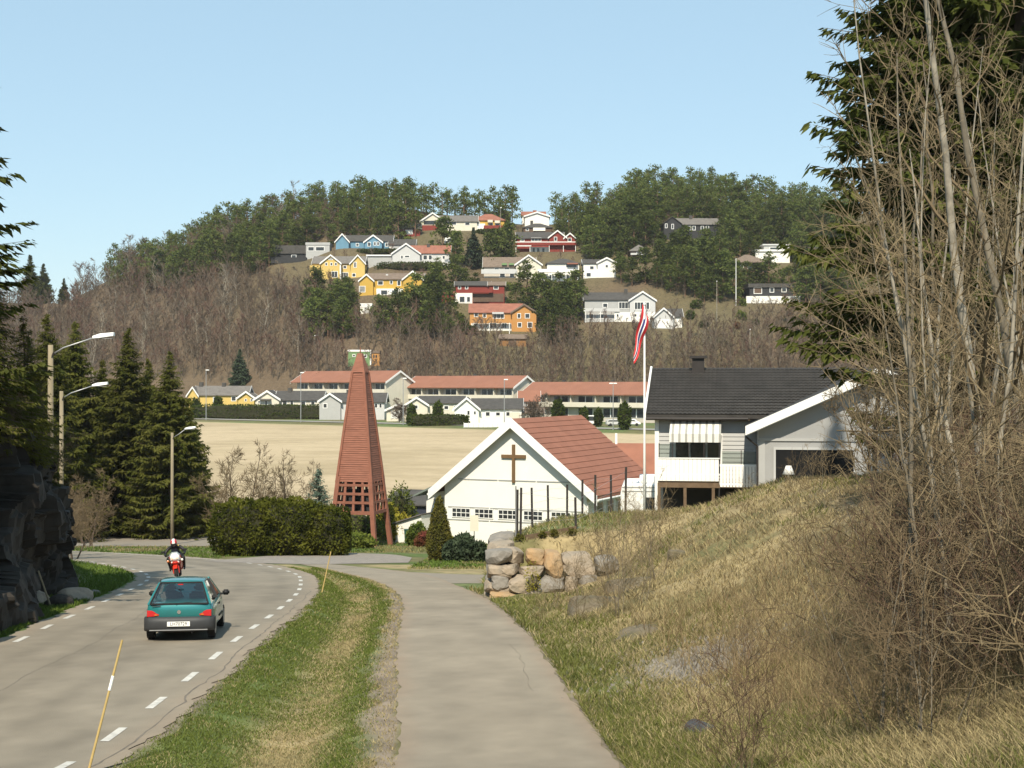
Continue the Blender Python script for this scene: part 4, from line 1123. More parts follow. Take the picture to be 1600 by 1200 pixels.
mu = MB(); mu.box(-.022, .022, -.05, -.032, -Hh + .06, Hh - .06); mv = mu.mesh('muntin', 'white_trim')
g = MB(); g.box(-W + .06, W - .06, -.03, -.011, -Hh + .06, Hh - .06); gm = g.mesh('pane', 'pane')
for x in (-4.35, -2.45, -.50, 1.55, 3.75):
    o = link('window', wm, CH, (x, 0, 2.38)); link('pane', gm, o); link('muntin', mh, o)
    for k in (-.39, 0, .39): link('muntin', mv, o, (k, 0, 0))
# long side windows
for y in (2.5, 4.6, 6.7, 8.8, 10.9):
    f = MB(); f.box(HW, HW + .06, y - .7, y + .7, 1.6, 3.4); o = f.build('side_window', 'white_trim', CH)
    f = MB(); f.box(HW + .061, HW + .08, y - .6, y + .6, 1.7, 3.3); f.build('pane', 'pane', o)
# annex at the left
w = MB(); w.prism([(-7.75, .8, -1.5), (-HW - .003, .8, -1.5), (-HW - .003, .8, 4.0), (-7.75, .8, 3.55)], (0, 6, 0)); an = w.build('annex', 'white_wall', CH)
r = MB(); r.prism([(-8.5, .1, 3.42), (-HW - .02, .1, 4.65), (-HW - .02, .1, 4.8), (-8.5, .1, 3.56)], (0, 7.4, 0)); r.build('annex_roof', 'green_roof', an)
f = MB(); f.box(-7.1, -6.2, .73, .79, 1.6, 3.3); o = f.build('annex_window', 'white_trim', an)
f = MB(); f.box(-7.0, -6.3, .70, .729, 1.7, 3.2); f.build('pane', 'curtain_pane', o)
# hall at the back with its own red roof
HL = empty('parish_hall', at(1012, 795, 124), math.radians(-9), 'low hall with red tiled roof behind the church and the flagpole', 'building')
w = MB(); gable_wall(w, -3.3, 8.5, 0, 8, -4, 1.9, 5.4, 'x', 'white_wall'); w.build('wall', None, HL)
r = MB(); roof_slabs(r, -3.3, 8.5, 0, 8, 1.9, 5.4, 'x', .6, .2, 'church_roof'); rr_ = r.build('roof', None, HL)
r = MB(); r.box(-3.2, -3.0, 3.9, 4.1, 5.3, 6.5); r.build('vent_pipe', 'white_trim', rr_)

# ---------------------------------------------------------------- bell tower
TW = empty('bell_tower', at(563, 853, 99), math.radians(-14), 'tall tapering red-brown wooden bell tower with open lattice at its foot', 'tower')
Ht, B0, B1 = 13.35, 1.72, .27
def hw(z): return B0 + (B1 - B0) * z / Ht
zc = 4.65                                   # lower edge of the boarding
for sx in (-1, 1):
    for sy in (-1, 1):
        l = MB(); a = hw(0); b = hw(zc + .3)
        l.bar((sx * a, sy * a, -.6), (sx * (b - .02), sy * (b - .02), zc + .3), .30, .30); l.build('leg', 'tower_beam', TW)
# boarding: overlapping courses, each a ring of four boards
nb = 50; zt = 12.2
cl = empty('cladding_core', (0, 0, 0)); COL.objects.unlink(cl); bpy.data.objects.remove(cl)
core = MB(); a, b = hw(zc) - .05, hw(zt) - .03
core.add([(-a, -a, zc), (a, -a, zc), (a, a, zc), (-a, a, zc), (-b, -b, zt), (b, -b, zt), (b, b, zt), (-b, b, zt)], [(0, 3, 2, 1), (4, 5, 6, 7), (0, 1, 5, 4), (1, 2, 6, 5), (2, 3, 7, 6), (3, 0, 4, 7)])
core = core.build('boarded_shaft', 'tower_wood', TW)
rj = random.Random(4)
for side in range(4):
    R = Matrix.Rotation(side * math.pi / 2, 3, 'Z')
    for i in range(nb):
        z0 = zc - .06 + (zt - zc) * i / nb; z1 = z0 + (zt - zc) / nb * 1.18
        a, b = hw(z0) + .045 + rj.uniform(0, .012), hw(z1) + .01
        ya, yb = -(hw(z0) + .05 + rj.uniform(0, .014)), -(hw(z1) + .012)
        t = .03
        vs = [R @ Vector(v) for v in ((-a, ya, z0), (a, ya, z0), (b, yb, z1), (-b, yb, z1), (-a, ya + t, z0), (a, ya + t, z0), (b, yb + t, z1), (-b, yb + t, z1))]
        m = MB(); m.add(vs, [(0, 1, 2, 3), (7, 6, 5, 4), (0, 4, 5, 1), (3, 2, 6, 7), (1, 5, 6, 2), (0, 3, 7, 4)]); m.build('board', 'tower_wood', core)
for sx in (-1, 1):
    for sy in (-1, 1):
        l = MB(); a, b = hw(zc - .1) + .06, hw(zt) + .04
        l.bar((sx * a, sy * a, zc - .1), (sx * b, sy * b, zt), .16, .16); l.build('corner_board', 'tower_beam', core)
cp = MB(); a, b = hw(zt) + .10, .16
cp.add([(-a, -a, zt), (a, -a, zt), (a, a, zt), (-a, a, zt), (-b, -b, 13.55), (b, -b, 13.55), (b, b, 13.55), (-b, b, 13.55)], [(0, 3, 2, 1), (4, 5, 6, 7), (0, 1, 5, 4), (1, 2, 6, 5), (2, 3, 7, 6), (3, 0, 4, 7)])
cp = cp.build('cap', 'tower_wood', TW)
f = MB(); f.lathe([(.0, 13.55), (.06, 13.6), (.03, 13.85), (.0, 14.1)], 8); f.build('finial', 'tower_beam', cp)
# lattice on all four sides
zl0 = 2.45
for side in range(4):
    R = Matrix.Rotation(side * math.pi / 2, 3, 'Z')
    for z in (zl0, 3.15, 3.75, 4.35):
        a = hw(z) - .05; y = -(hw(z))
        m = MB(); m.bar(R @ Vector((-a, y, z)), R @ Vector((a, y, z)), .12, .24 if z == zl0 else .17); m.build('lattice_bar', 'tower_beam', TW)
    for u in (-.5, 0, .5):
        m = MB(); m.bar(R @ Vector((u * hw(zl0), -hw(zl0) + .02, zl0)), R @ Vector((u * hw(zc), -hw(zc) + .02, zc)), .17, .10); m.build('lattice_bar', 'tower_beam', TW)
m = MB(); m.lathe([(.42, 3.5), (.40, 3.55), (.30, 3.8), (.24, 4.05), (.12, 4.2), (.03, 4.25)], 14); m.build('bell', 'dark_steel', TW, smooth=True)
m = MB(); a = hw(zl0) - .12; m.box(-a, a, -a, a, zl0 - .02, zl0 + .05); m.build('bell_floor', 'timber', TW)
for q_ in (-.62, .62):
    m = MB(); m.box(q_ - .42, q_ + .42, -.55, .75, zl0 + .051, zl0 + 1.5); m.build('dark_filler_box', 'black_wall', TW)  # added black boxes that make the inside of the lattice look dark
m = MB(); m.bar((-1.1, 0, 4.35), (1.1, 0, 4.35), .16, .16); m.build('bell_beam', 'tower_beam', TW)

# ---------------------------------------------------------------- grey house on the right with balcony and awning
mat('house_roof', (.052, .047, .042), .8, .35, 1.5)
mat('house_grey', (.45, .45, .44), .8, .06, .8)
GH = empty('house', at(1020, 745, 67.5), math.radians(-9), 'grey weatherboarded house with dark tiled roof and white balcony', 'house')
# local: x right from the left front corner, y back, z = 0 at the balcony floor level
w = MB(); gable_wall(w, .25, 15, 0, 9.6, -4.5, 3.0, 5.05, 'x', 'house_grey'); wl = w.build('wall', None, GH)
# weatherboards on the visible front
for i in range(15):
    z0 = -.05 + i * .2
    b = MB(); b.prism([(.26, -.012, z0 + .2), (.26, -.045, z0), (.26, -.01, z0)], (4.6, 0, 0)); b.build('weatherboard', 'house_grey', wl)
b = MB(); b.box(.10, .30, -.10, .02, -4.4, 3.0); b.build('corner_board', 'white_trim', wl)
k2 = 2.05 / 4.8; ohx = .55; ohy = .5
rf = None
for sgn in (-1, 1):
    y0_, y1_ = 4.8, (-ohy if sgn < 0 else 9.6 + ohy); ze = 3.0 - k2 * ohy
    r = MB(); r.prism([(.25 - ohx, 4.8, 5.07), (.25 - ohx, y1_, ze + .02), (.25 - ohx, y1_, ze + .2), (.25 - ohx, 4.8, 5.27)], (15.6, 0, 0)); q = r.build('roof', 'house_roof', GH); rf = rf or q
# pantiles: rolls in courses, front slope, joined as one covering
Lr = math.hypot(4.8 + ohy, k2 * (4.8 + ohy)); nx, ny = 72, 17
V, Fq = [], []
sub = 6
for j in range(ny):
    for e in range(2):
        t = (j + e) / ny
        for i in range(nx * sub + 1):
            u = i / (nx * sub); roll = abs(math.sin(math.pi * i / sub)) * .035
            y = -ohy + (4.8 + ohy) * t; z = 3.0 - k2 * ohy + .205 + k2 * (4.8 + ohy) * t + roll + (.035 if e == 0 else .0)
            V.append((.25 - ohx + .03 + 15.4 * u, y - (.02 if e == 0 else 0), z))
    c0 = j * 2 * (nx * sub + 1); n_ = nx * sub + 1
    Fq += [(c0 + i, c0 + i + 1, c0 + n_ + i + 1, c0 + n_ + i) for i in range(nx * sub)]
tl = link('roof_tiles', np_mesh('roof_tiles', np.array(V), np.array(Fq), ['house_roof'], True), rf); tl['kind'] = 'stuff'
b = MB(); b.prism([(-.40, -ohy - .03, ze - .05), (-.40, 4.8, 5.02), (-.40, 4.8, 5.36), (-.40, -ohy - .03, ze + .32)], (.10, 0, 0)); b.build('bargeboard', 'white_trim', rf)
b = MB(); b.prism([(-.40, 10.4, ze - .05), (-.40, 4.81, 5.02), (-.40, 4.81, 5.36), (-.40, 10.4, ze + .32)], (.10, 0, 0)); b.build('bargeboard', 'white_trim', rf)
b = MB(); b.tube([(-.3, -ohy - .08, ze + .02), (4.5, -ohy - .08, ze + .02)], .07, 8); b.build('gutter', 'dark_steel', rf)
b = MB(); b.box(-.28, 4.6, -ohy + .02, -.05, ze - .06, ze - .02); b.build('soffit', 'timber', rf)
ch = MB(); ch.box(1.75, 2.35, 4.1, 4.7, 4.6, 5.75); cho = ch.build('chimney', 'dark_steel', rf)
ch = MB(); ch.box(1.62, 2.48, 3.97, 4.83, 5.751, 5.88); ch.build('chimney_cap', 'dark_steel', cho)
# wing with its gable towards the road
wx0, wx1, wy, wz = 4.92, 15.3, -4.4, 2.55
rise = 2.35; cx = (wx0 + wx1) / 2
w = MB(); w.prism([(wx0, wy, -3.5), (wx1, wy, -3.5), (wx1, wy, wz), (cx, wy, wz + rise), (wx0, wy, wz)], (0, 9, 0)); mat('wing_shaded_grey', (.33, .33, .325), .8, .08, .8); wg = w.build('wing_wall', 'wing_shaded_grey', GH)  # house grey darkened: partial shade on the wing put into its colour
k3 = rise / (cx - wx0)
for sgn in (-1, 1):
    xe = wx0 - .55 if sgn < 0 else wx1 + .55; ze3 = wz - k3 * .55
    r = MB(); r.prism([(cx, wy - .7, wz + rise + .03), (xe, wy - .7, ze3 + .03), (xe, wy - .7, ze3 + .22), (cx, wy - .7, wz + rise + .22)], (0, 8.6, 0)); q = r.build('wing_roof', 'house_roof', GH)
    b = MB(); b.prism([(cx, wy - .79, wz + rise + .30), (xe - .03 * -sgn, wy - .79, ze3 + .30), (xe - .03 * -sgn, wy - .79, ze3 - .10), (cx, wy - .79, wz + rise - .10)], (0, .08, 0)); b.build('bargeboard', 'white_trim', q)
    b = MB(); b.prism([(cx, wy - .70, wz + rise - .10), (xe, wy - .70, ze3 - .10), (xe, wy - .70, ze3 - .13), (cx, wy - .70, wz + rise - .13)], (0, .69, 0)); b.build('soffit', 'white_trim', q)
b = MB(); b.box(wx0 + .02, wx1, wy - .06, wy - .01, 1.93, 2.05); b.build('trim_band', 'grey_wall', wg)
b = MB(); b.box(wx0 - .04, wx0 + .28, wy - .07, wy - .012, -3.4, 1.92); b.build('corner_board', 'grey_wall', wg)
b = MB(); b.tube([(wx0 - .55, wy - .55, wz - .42), (wx0 - .05, wy - .2, wz - .85), (wx0 - .05, wy - .2, -2.5)], .05, 8); b.build('downpipe', 'dark_steel', wg)
# picture window; an opaque dark pane stands in for the dim room
X0, X1, Z0, Z1 = wx0 + .75, wx0 + 4.1, .12, 1.55
f = MB()
for q in ((X0 - .1, X1 + .1, Z1, Z1 + .1), (X0 - .1, X1 + .1, Z0 - .1, Z0), (X0 - .1, X0, Z0, Z1), (X1, X1 + .1, Z0, Z1)): f.box(q[0], q[1], wy - .09, wy - .005, q[2], q[3])
wo = f.build('window', 'house_grey', GH)
g = MB(); g.box(X0, X1, wy - .035, wy - .008, Z0, Z1); g.build('pane', 'dark_pane', wo)
TL = empty('table_lamp', GH.matrix_basis @ Vector((X0 + .55, wy - .30, Z0 + .02)), 0, 'white table lamp standing in the big window of the grey house', 'lamp')
m = MB(); m.lathe([(.08, 0), (.09, .02), (.03, .08), (.06, .2), (.02, .36)], 10); m.build('lamp_base', 'cream_wall', TL, smooth=True)
m = MB(); m.lathe([(.27, .34), (.12, .72)], 14); m.build('lamp_shade', 'white_trim', TL, smooth=True)
m = MB(); m.box(X0 - .1, X1 + .1, wy - .45, wy - .092, Z0 - .08, Z0 + .0); m.build('sill', 'white_trim', wo)
# balcony
bf = MB(); bf.box(.35, 3.15, -1.9, -.05, -.16, -.02); bfo = bf.build('balcony_floor', 'timber', GH)
bf = MB(); bf.box(.33, 3.2, -1.93, -1.75, -.36, -.161); bf.build('balcony_beam', 'timber', bfo)
bf = MB(); bf.box(3.2, 4.9, -2.3, -.05, -.33, -.2); bf.build('lower_floor', 'timber', bfo)
for i in range(14):
    x = .36 + i * .2
    m = MB(); m.box(x, x + .19, -1.97, -1.935, -.05, .98); m.build('rail_board', 'white_trim', bfo)
m = MB(); m.box(.3, 3.2, -2.0, -1.88, .981, 1.03); m.build('hand_rail', 'white_trim', bfo)
for i in range(12):
    x = 3.22 + i * .145
    m = MB(); m.box(x, x + .115, -2.36, -2.32, -.28, .70); m.build('rail_board', 'white_trim', bfo)
for z in (-.2, .66):
    m = MB(); m.box(3.2, 4.98, -2.319, -2.28, z, z + .1); m.build('hand_rail', 'white_trim', bfo)
for x in (.4, 1.6, 2.9): 
    m = MB(); m.bar((x, -1.85, -4), (x, -1.85, -.36), .14, .14); m.build('balcony_post', 'timber', bfo)
glass_mat('screen_glass', (.78, .82, .80))
for x0_, x1_, y_, za, zb_ in ((.42, 1.0, -1.9, 1.04, 1.66), (1.05, 1.75, -1.9, 1.04, 1.66), (1.80, 2.45, -1.9, 1.04, 1.66), (2.5, 3.15, -1.9, 1.04, 1.66), (3.3, 4.15, -2.25, .72, 1.36), (4.2, 4.9, -2.25, .72, 1.36)):
    m = MB(); m.box(x0_, x1_, y_, y_ + .015, za, zb_); m.build('glass_screen', 'screen_glass', bfo)
for x, y_, zt_ in ((.40, -1.9, 1.7), (1.025, -1.9, 1.7), (1.775, -1.9, 1.7), (2.475, -1.9, 1.7), (3.17, -1.9, 1.7), (4.175, -2.25, 1.4)):
    m = MB(); m.box(x - .02, x + .02, y_ - .02, y_ + .035, .70, zt_); m.build('screen_post', 'dark_steel', bfo)
# door and windows behind the awning
f = MB(); f.box(1.0, 3.3, -.10, -.046, .1, 2.1); o = f.build('window', 'white_trim', GH)
for a, b_ in ((1.1, 1.7), (1.8, 2.5), (2.6, 3.2)):
    g = MB(); g.box(a, b_, -.125, -.101, .2, 2.0); g.build('pane', 'pane', o)
# striped awning
aw = empty('awning', (0, 0, 0)); aw.parent = GH
mat('awning_white', (.72, .70, .64), .8, .08, 3); mat('awning_grey', (.36, .35, .31), .8, .08, 3)
n = 23; a0, a1 = .85, 3.25
for i in range(n):
    xa = a0 + (a1 - a0) * i / n; xb = a0 + (a1 - a0) * (i + 1) / n
    mm = 'awning_grey' if i % 3 == 1 else 'awning_white'
    m = MB(); m.prism([(xa, -.06, 2.72), (xa, -1.35, 2.12), (xa, -1.37, 1.72), (xa, -1.34, 1.72), (xa, -1.32, 2.09), (xa, -.06, 2.69)], (xb - xa - .002, 0, 0)); m.build('awning_stripe', mm, aw)
for x in (a0, a1):
    m = MB(); m.bar((x, -.1, 2.0), (x, -1.3, 2.06), .03, .03); m.build('awning_arm', 'steel', aw)
# black panel standing in for the shade inside the carport under the balcony
m = MB(); m.box(.5, 4.6, -.06, -.02, -4.2, -.5); m.build('carport_shade_panel', 'black_wall', GH)
# ---------------------------------------------------------------- flagpole with pennant, caravan
FPb = at(1007, 792, 74); FPb.z = gz(FPb.x, FPb.y)
ztop = (600 - 478) / F * 74
FP = empty('flagpole', FPb, 0, 'white flagpole in front of the grey house', 'flagpole')
m = MB(); m.tube([(0, 0, -.3), (0, 0, 4), (0, 0, ztop - FPb.z)], [.075, .065, .04], 10); m.build('pole', 'white_trim', FP, smooth=True)
m = MB(); m.lathe([(.0, 0), (.07, .04), (.08, .1), (.05, .16), (.0, .18)], 10, c=(0, 0, ztop - FPb.z)); m.build('knob', 'white_trim', FP, smooth=True)
mat('flag_red', (.60, .035, .04), .8); mat('flag_white', (.75, .74, .72), .8); mat('flag_blue', (.03, .045, .16), .8)
PN = empty('pennant', (FPb.x, FPb.y - .1, (600 - 484) / F * 74), 0, 'long red, white and blue pennant hanging limp from the flagpole', 'flag')
# folded cloth: a strip that narrows, hangs down and drifts left, with stripes running along it
bands = [('flag_red', 0, .30), ('flag_white', .30, .40), ('flag_blue', .40, .60), ('flag_white', .60, .70), ('flag_red', .70, 1.0)]
for bi, (fm, a, b_) in enumerate(bands):
    V = []; n = 36
    for i in range(n + 1):
        t = i / n; wid = .47 * (1 - t) ** .6 * (.55 + .45 * math.sin(min(1, t * 4) * 1.57)) + .02
        cxp = .02 - .62 * t ** 1.4 + .05 * math.sin(t * 9); yy = .10 * math.sin(t * 11 + 1); zz = -2.62 * t
        for u in (a, b_):
            sh = (u - .5)
            V.append((cxp + sh * wid * .9, yy - .12 * math.sin(u * 9 + t * 5) * wid * 2, zz - sh * .65 * (1 - t * .3)))
    Fc = np.array([(2 * i, 2 * i + 1, 2 * i + 3, 2 * i + 2) for i in range(n)])
    link('stripe', np_mesh('stripe', np.array(V), Fc, [fm], True), PN)
CVb = at(1004, 800, 79); CVb.z = gz(CVb.x, CVb.y)
CV = empty('caravan', CVb, math.radians(-6), 'white caravan parked behind the flagpole beside the grey house', 'caravan')
zt_ = at(1004, 757, 79).z - CVb.z
m = MB(); m.prism([(-1.22, 0, .45), (1.22, 0, .45), (1.24, 0, zt_ * .75), (1.16, 0, zt_ - .1), (1.0, 0, zt_), (-1.0, 0, zt_), (-1.16, 0, zt_ - .1), (-1.24, 0, zt_ * .75)], (0, 5.2, 0)); cb = m.build('body', 'white_trim', CV, bevel=.05)
m = MB(); m.box(.18, 1.1, -.04, -.005, zt_ - 1.4, zt_ - .72); m.build('window', 'pane', CV, bevel=.01)
for z in (zt_ - .18, zt_ - .4):
    m = MB(); m.box(-1.15, 1.15, -.03, -.003, z, z + .05); m.build('trim_strip', 'grey_wall', CV)
m = MB(); m.box(-.2, .95, 1.0, 2.2, zt_ + .001, zt_ + .45); m.build('roof_box', 'white_trim', CV, bevel=.05)
for sx in (-1.15, .95):
    m = MB(); m.lathe([(.3, 0), (.3, .2)], 16, axis='x', c=(sx, 2.4, .3)); m.build('wheel', 'rubber', CV)
# dark shed behind the church annex
DS = empty('shed', at(642, 840, 128), math.radians(-20), 'dark navy shed between the bell tower and the church annex', 'shed')
m = MB(); gable_wall(m, -2.4, 4, 0, 6, -2, 3.0, 4.0, 'x', 'navy'); m.build('wall', None, DS)
m = MB(); roof_slabs(m, -2.4, 4, 0, 6, 3.0, 4.0, 'x', .3, .15, 'dark_roof'); m.build('roof', None, DS)
m = MB(); m.box(-2.2, -1.0, -.05, -.01, -1, 2.1); m.build('door', 'dark_grey', DS)
# white lean-to with a green waste bin
LT = empty('lean_to', at(640, 846, 106), math.radians(-25), 'small white lean-to against the church annex', 'shed')
m = MB(); m.prism([(-1.2, 0, -1), (1.0, 0, -1), (1.0, 0, 2.0), (-1.2, 0, 1.3)], (0, 2, 0)); m.build('wall', 'white_wall', LT)
m = MB(); m.prism([(-1.4, -.2, 1.27), (1.1, -.2, 2.06), (1.1, -.2, 2.14), (-1.4, -.2, 1.35)], (0, 2.4, 0)); m.build('roof', 'grey_roof', LT)
mat('bin_green', (.02, .07, .05), .5)
BN = empty('wheelie_bin', at(638, 845, 104.6), 0, 'dark green wheelie bin in front of the white lean-to', 'bin')
m = MB(); m.prism([(-.24, -.28, .08), (.24, -.28, .08), (.29, -.34, 1.0), (-.29, -.34, 1.0)], (0, .62, 0)); m.build('body', 'bin_green', BN, bevel=.02)
m = MB(); m.box(-.31, .31, -.38, .32, 1.001, 1.07); m.build('lid', 'bin_green', BN, bevel=.02)
for sx in (-.27, .2):
    m = MB(); m.lathe([(.1, 0), (.1, .06)], 12, axis='x', c=(sx, .22, .1)); m.build('wheel', 'rubber', BN)
BN.location.z = gz(BN.location.x, BN.location.y)
# ---------------------------------------------------------------- teal hatchback seen from behind
mat('car_paint', (.02, .205, .205), .30, col2=(.022, .185, .19), scale=3, metal=.35, spec=.5, coat=.8)
mat('bumper', (.045, .047, .05), .55, .15, 10)
mat('tail_red', (.45, .012, .012), .2, spec=.6)
mat('tail_orange', (.6, .16, .02), .2, spec=.6)
mat('plate_white', (.75, .75, .72), .5)
mat('chrome', (.7, .7, .72), .12, metal=1.0)
mat('seat_cloth', (.10, .095, .088), .9)
glass_mat('car_glass', (.86, .90, .88))
def smooth_poly(pts, it=2):
    for _ in range(it):
        q = []
        n = len(pts)
        for i in range(n):
            a, b = Vector(pts[i]), Vector(pts[(i + 1) % n])
            q += [a * .75 + b * .25, a * .25 + b * .75]
        pts = q
    return pts
def loft(mb, secs, m=None, cap=True):
    """secs: list of rings (same count) of 3-D points"""
    n = len(secs[0]); vs = [p for s in secs for p in s]
    fs = [(i * n + k, i * n + (k + 1) % n, (i + 1) * n + (k + 1) % n, (i + 1) * n + k) for i in range(len(secs) - 1) for k in range(n)]
    if cap: fs += [tuple(range(n))[::-1], tuple((len(secs) - 1) * n + k for k in range(n))]
    return mb.add(vs, fs, m)
cx_, cy_ = (281 - 800) / F * 30.2, 30.2
CAR = empty('car', (cx_, cy_ - .1, gz(cx_, cy_) + .03), math.radians(7), 'teal hatchback driving away down the road, seen from behind', 'car')
CAR.rotation_euler = (math.radians(-3.6), 0, math.radians(7)); CAR.scale = (.92, .95, .93)
# lower body: rings along the length, y forward from the rear bumper
def ring(y, w, zb, zs, zt, wt):
    """half section: bottom, sill, waist"""
    P = [(-w * .86, zb), (-w, zb + .10), (-w, zs), (-w * .985, (zs + zt) / 2), (-wt, zt), (-wt * .5, zt + .015), (0, zt + .02), (wt * .5, zt + .015), (wt, zt), (w * .985, (zs + zt) / 2), (w, zs), (w, zb + .10), (w * .86, zb), (0, zb)]
    return [(x, y, z) for x, z in P]
b = MB()
loft(b, [ring(.06, .70, .36, .50, .82, .69), ring(.10, .745, .30, .50, .845, .715), ring(.35, .785, .24, .50, .86, .735), ring(.9, .795, .22, .48, .865, .745), ring(1.7, .795, .22, .48, .875, .75), ring(2.45, .79, .22, .48, .885, .745),
         ring(2.75, .785, .24, .48, .88, .72), ring(3.2, .76, .28, .46, .80, .66), ring(3.45, .70, .30, .44, .70, .60), ring(3.53, .62, .34, .44, .62, .54)])
body = b.build('body', 'car_paint', CAR, smooth=True)
# roof and pillars
rf = MB(); secs = []
for y, w, z in ((.50, .49, 1.315), (.60, .525, 1.345), (1.0, .545, 1.368), (1.5, .54, 1.365), (1.78, .51, 1.335), (1.86, .48, 1.30)):
    P = [(-w, z - .05), (-w * .92, z - .012), (-w * .5, z + .006), (0, z + .012), (w * .5, z + .006), (w * .92, z - .012), (w, z - .05), (0, z - .045)]
    secs.append([(x, y, zz) for x, zz in P])
loft(rf, secs); rf.build('roof', 'car_paint', CAR, smooth=True)
for s in (-1, 1):
    p = MB(); loft(p, [[(s * .735, .07, .84), (s * .655, .05, .84), (s * .66, .22, .845), (s * .735, .34, .85)], [(s * .63, .30, 1.09), (s * .56, .29, 1.09), (s * .57, .38, 1.09), (s * .64, .50, 1.09)], [(s * .53, .50, 1.31), (s * .46, .49, 1.315), (s * .47, .56, 1.32), (s * .535, .68, 1.315)]]); p.build('rear_pillar', 'car_paint', CAR)
    p = MB(); p.bar((s * .735, 1.36, .86), (s * .54, 1.22, 1.325), .05, .07); p.build('door_pillar', 'dark_grey', CAR)
    p = MB(); p.bar((s * .70, 2.66, .86), (s * .49, 1.84, 1.31), .055, .05); p.build('front_pillar', 'car_paint', CAR)
    g = MB(); g.add([(s * .735, .36, .85), (s * .742, 1.33, .86), (s * .553, 1.20, 1.315), (s * .545, .70, 1.315)], [(0, 1, 2, 3)]); g.build('side_window', 'car_glass', CAR)
    g = MB(); g.add([(s * .742, 1.39, .86), (s * .72, 2.55, .86), (s * .52, 1.84, 1.30), (s * .553, 1.25, 1.315)], [(0, 1, 2, 3)]); g.build('side_window', 'car_glass', CAR)
    # mirrors, wheels, lamps
    m = MB(); m.box(-.085, .085, -.05, .06, -.065, .065); mo = m.build('door_mirror', 'black', CAR, bevel=.03, seg=2, smooth=True, loc=(s * .895, 2.22, .92))
    m = MB(); m.bar((-s * .19, .02, -.04), (-s * .06, .0, -.03), .05, .05); m.build('mirror_arm', 'black', mo)
    m = MB(); m.box(s * .42 if s > 0 else -.72, .72 if s > 0 else -.42, .035, .16, .545, .70)
    m = MB(); m.prism([(s * .735, .045, .555), (s * .46, .040, .575), (s * .45, .040, .635), (s * .62, .048, .70), (s * .735, .055, .71)], (0, .10, 0)); m.build('tail_light', 'tail_red', CAR, bevel=.008)
    m = MB(); m.prism([(s * .56, .030, .588), (s * .49, .030, .595), (s * .49, .030, .612), (s * .56, .030, .618)], (0, .008, 0)); m.build('turn_signal', 'tail_orange', CAR)
    for y in (.60, 2.95):
        w = MB(); w.lathe([(.0, -.075), (.20, -.075), (.262, -.085), (.28, -.06), (.28, .06), (.262, .085), (.20, .075), (.0, .075)], 24, axis='x'); wo = w.build('wheel', 'rubber', CAR, smooth=False, loc=(s * .70, y, .28))
        w = MB(); w.lathe([(.0, 0), (.17, .0), (.18, .012), (.06, .02), (.0, .022)], 18, axis='x', c=(s * .077, 0, 0)); w.build('rim', 'steel', wo)
    m = MB(); m.prism([(s * .80, y - .0, .42) for y in (1.42, 2.5)] + [(s * .80, 2.5, .46), (s * .80, 1.42, .46)], (s * .012, 0, 0)); m.build('side_moulding', 'black', CAR)
    m = MB(); m.box(-.012, .012, -.09, .09, -.02, .02); m.build('door_handle', 'black', CAR, loc=(s * .797, 1.52, .73))
# tailgate glass, tailgate panel, bumper
g = MB(); g.add([(-.655, .055, .85), (.655, .055, .85), (.47, .485, 1.31), (-.47, .485, 1.31)], [(0, 1, 2, 3)]); rw = g.build('rear_window', 'car_glass', CAR)
for a, b_ in (((-.66, .045, .852), (.66, .045, .852)), ((-.48, .475, 1.305), (.48, .475, 1.305)), ((-.66, .045, .852), (-.475, .48, 1.305)), ((.66, .045, .852), (.475, .48, 1.305))):
    m = MB(); m.bar(a, b_, .03, .035); m.build('window_seal', 'black', rw)
m = MB(); m.box(-.06, .06, .30, .34, 1.262, 1.285); m.build('brake_lamp', 'tail_red', rw)
tg = MB()
P = [[(x, y, z) for x in np.linspace(-w, w, 9)] for z, y, w in ((.53, .052, .70), (.60, .030, .71), (.70, .022, .715), (.78, .030, .705), (.845, .052, .675))]
for j in range(5):
    for i in range(9):
        x, y, z = P[j][i]; P[j][i] = (x, y + .05 * (x / .7) ** 4, z)
vs = [p for r_ in P for p in r_]; tg.add(vs, [(j * 9 + i, j * 9 + i + 1, (j + 1) * 9 + i + 1, (j + 1) * 9 + i) for j in range(4) for i in range(8)])
tgo = tg.build('tailgate', 'car_paint', CAR, smooth=True)
m = MB(); m.lathe([(.0, -.006), (.045, -.006), (.045, .006), (.0, .006)], 18, axis='y', c=(0, .018, .665)); m.build('badge', 'chrome', tgo)
m = MB(); m.box(-.62, -.42, .018, .024, .795, .812); m.build('lettering', 'bumper', tgo)
bp = MB(); secs = []
for x in np.linspace(-.80, .80, 13):
    o_ = .13 * abs(x / .8) ** 4; zz = .02 * abs(x / .8)
    secs.append([(x, .02 + o_, .21 + zz), (x, -.03 + o_, .27), (x, -.055 + o_, .34), (x, -.06 + o_, .44), (x, -.045 + o_, .525), (x, .01 + o_, .555), (x, .16 + o_, .555), (x, .24 + o_, .22)])
loft(bp, secs); bpo = bp.build('rear_bumper', 'bumper', CAR, smooth=True)
for s in (-1, 1):
    m = MB(); m.box(min(s * .792, s * .812), max(s * .792, s * .812), .15, .40, .25, .53); m.build('bumper_side', 'bumper', bpo, bevel=.006)
m = MB(); m.bar((-.66, -.055, .265), (.66, -.055, .265), .02, .02); m.build('bumper_strip', 'steel', bpo)
pl = MB(); pl.box(-.26, .26, -.078, -.066, .345, .455); plo = pl.build('number_plate', 'plate_white', CAR, bevel=.004)
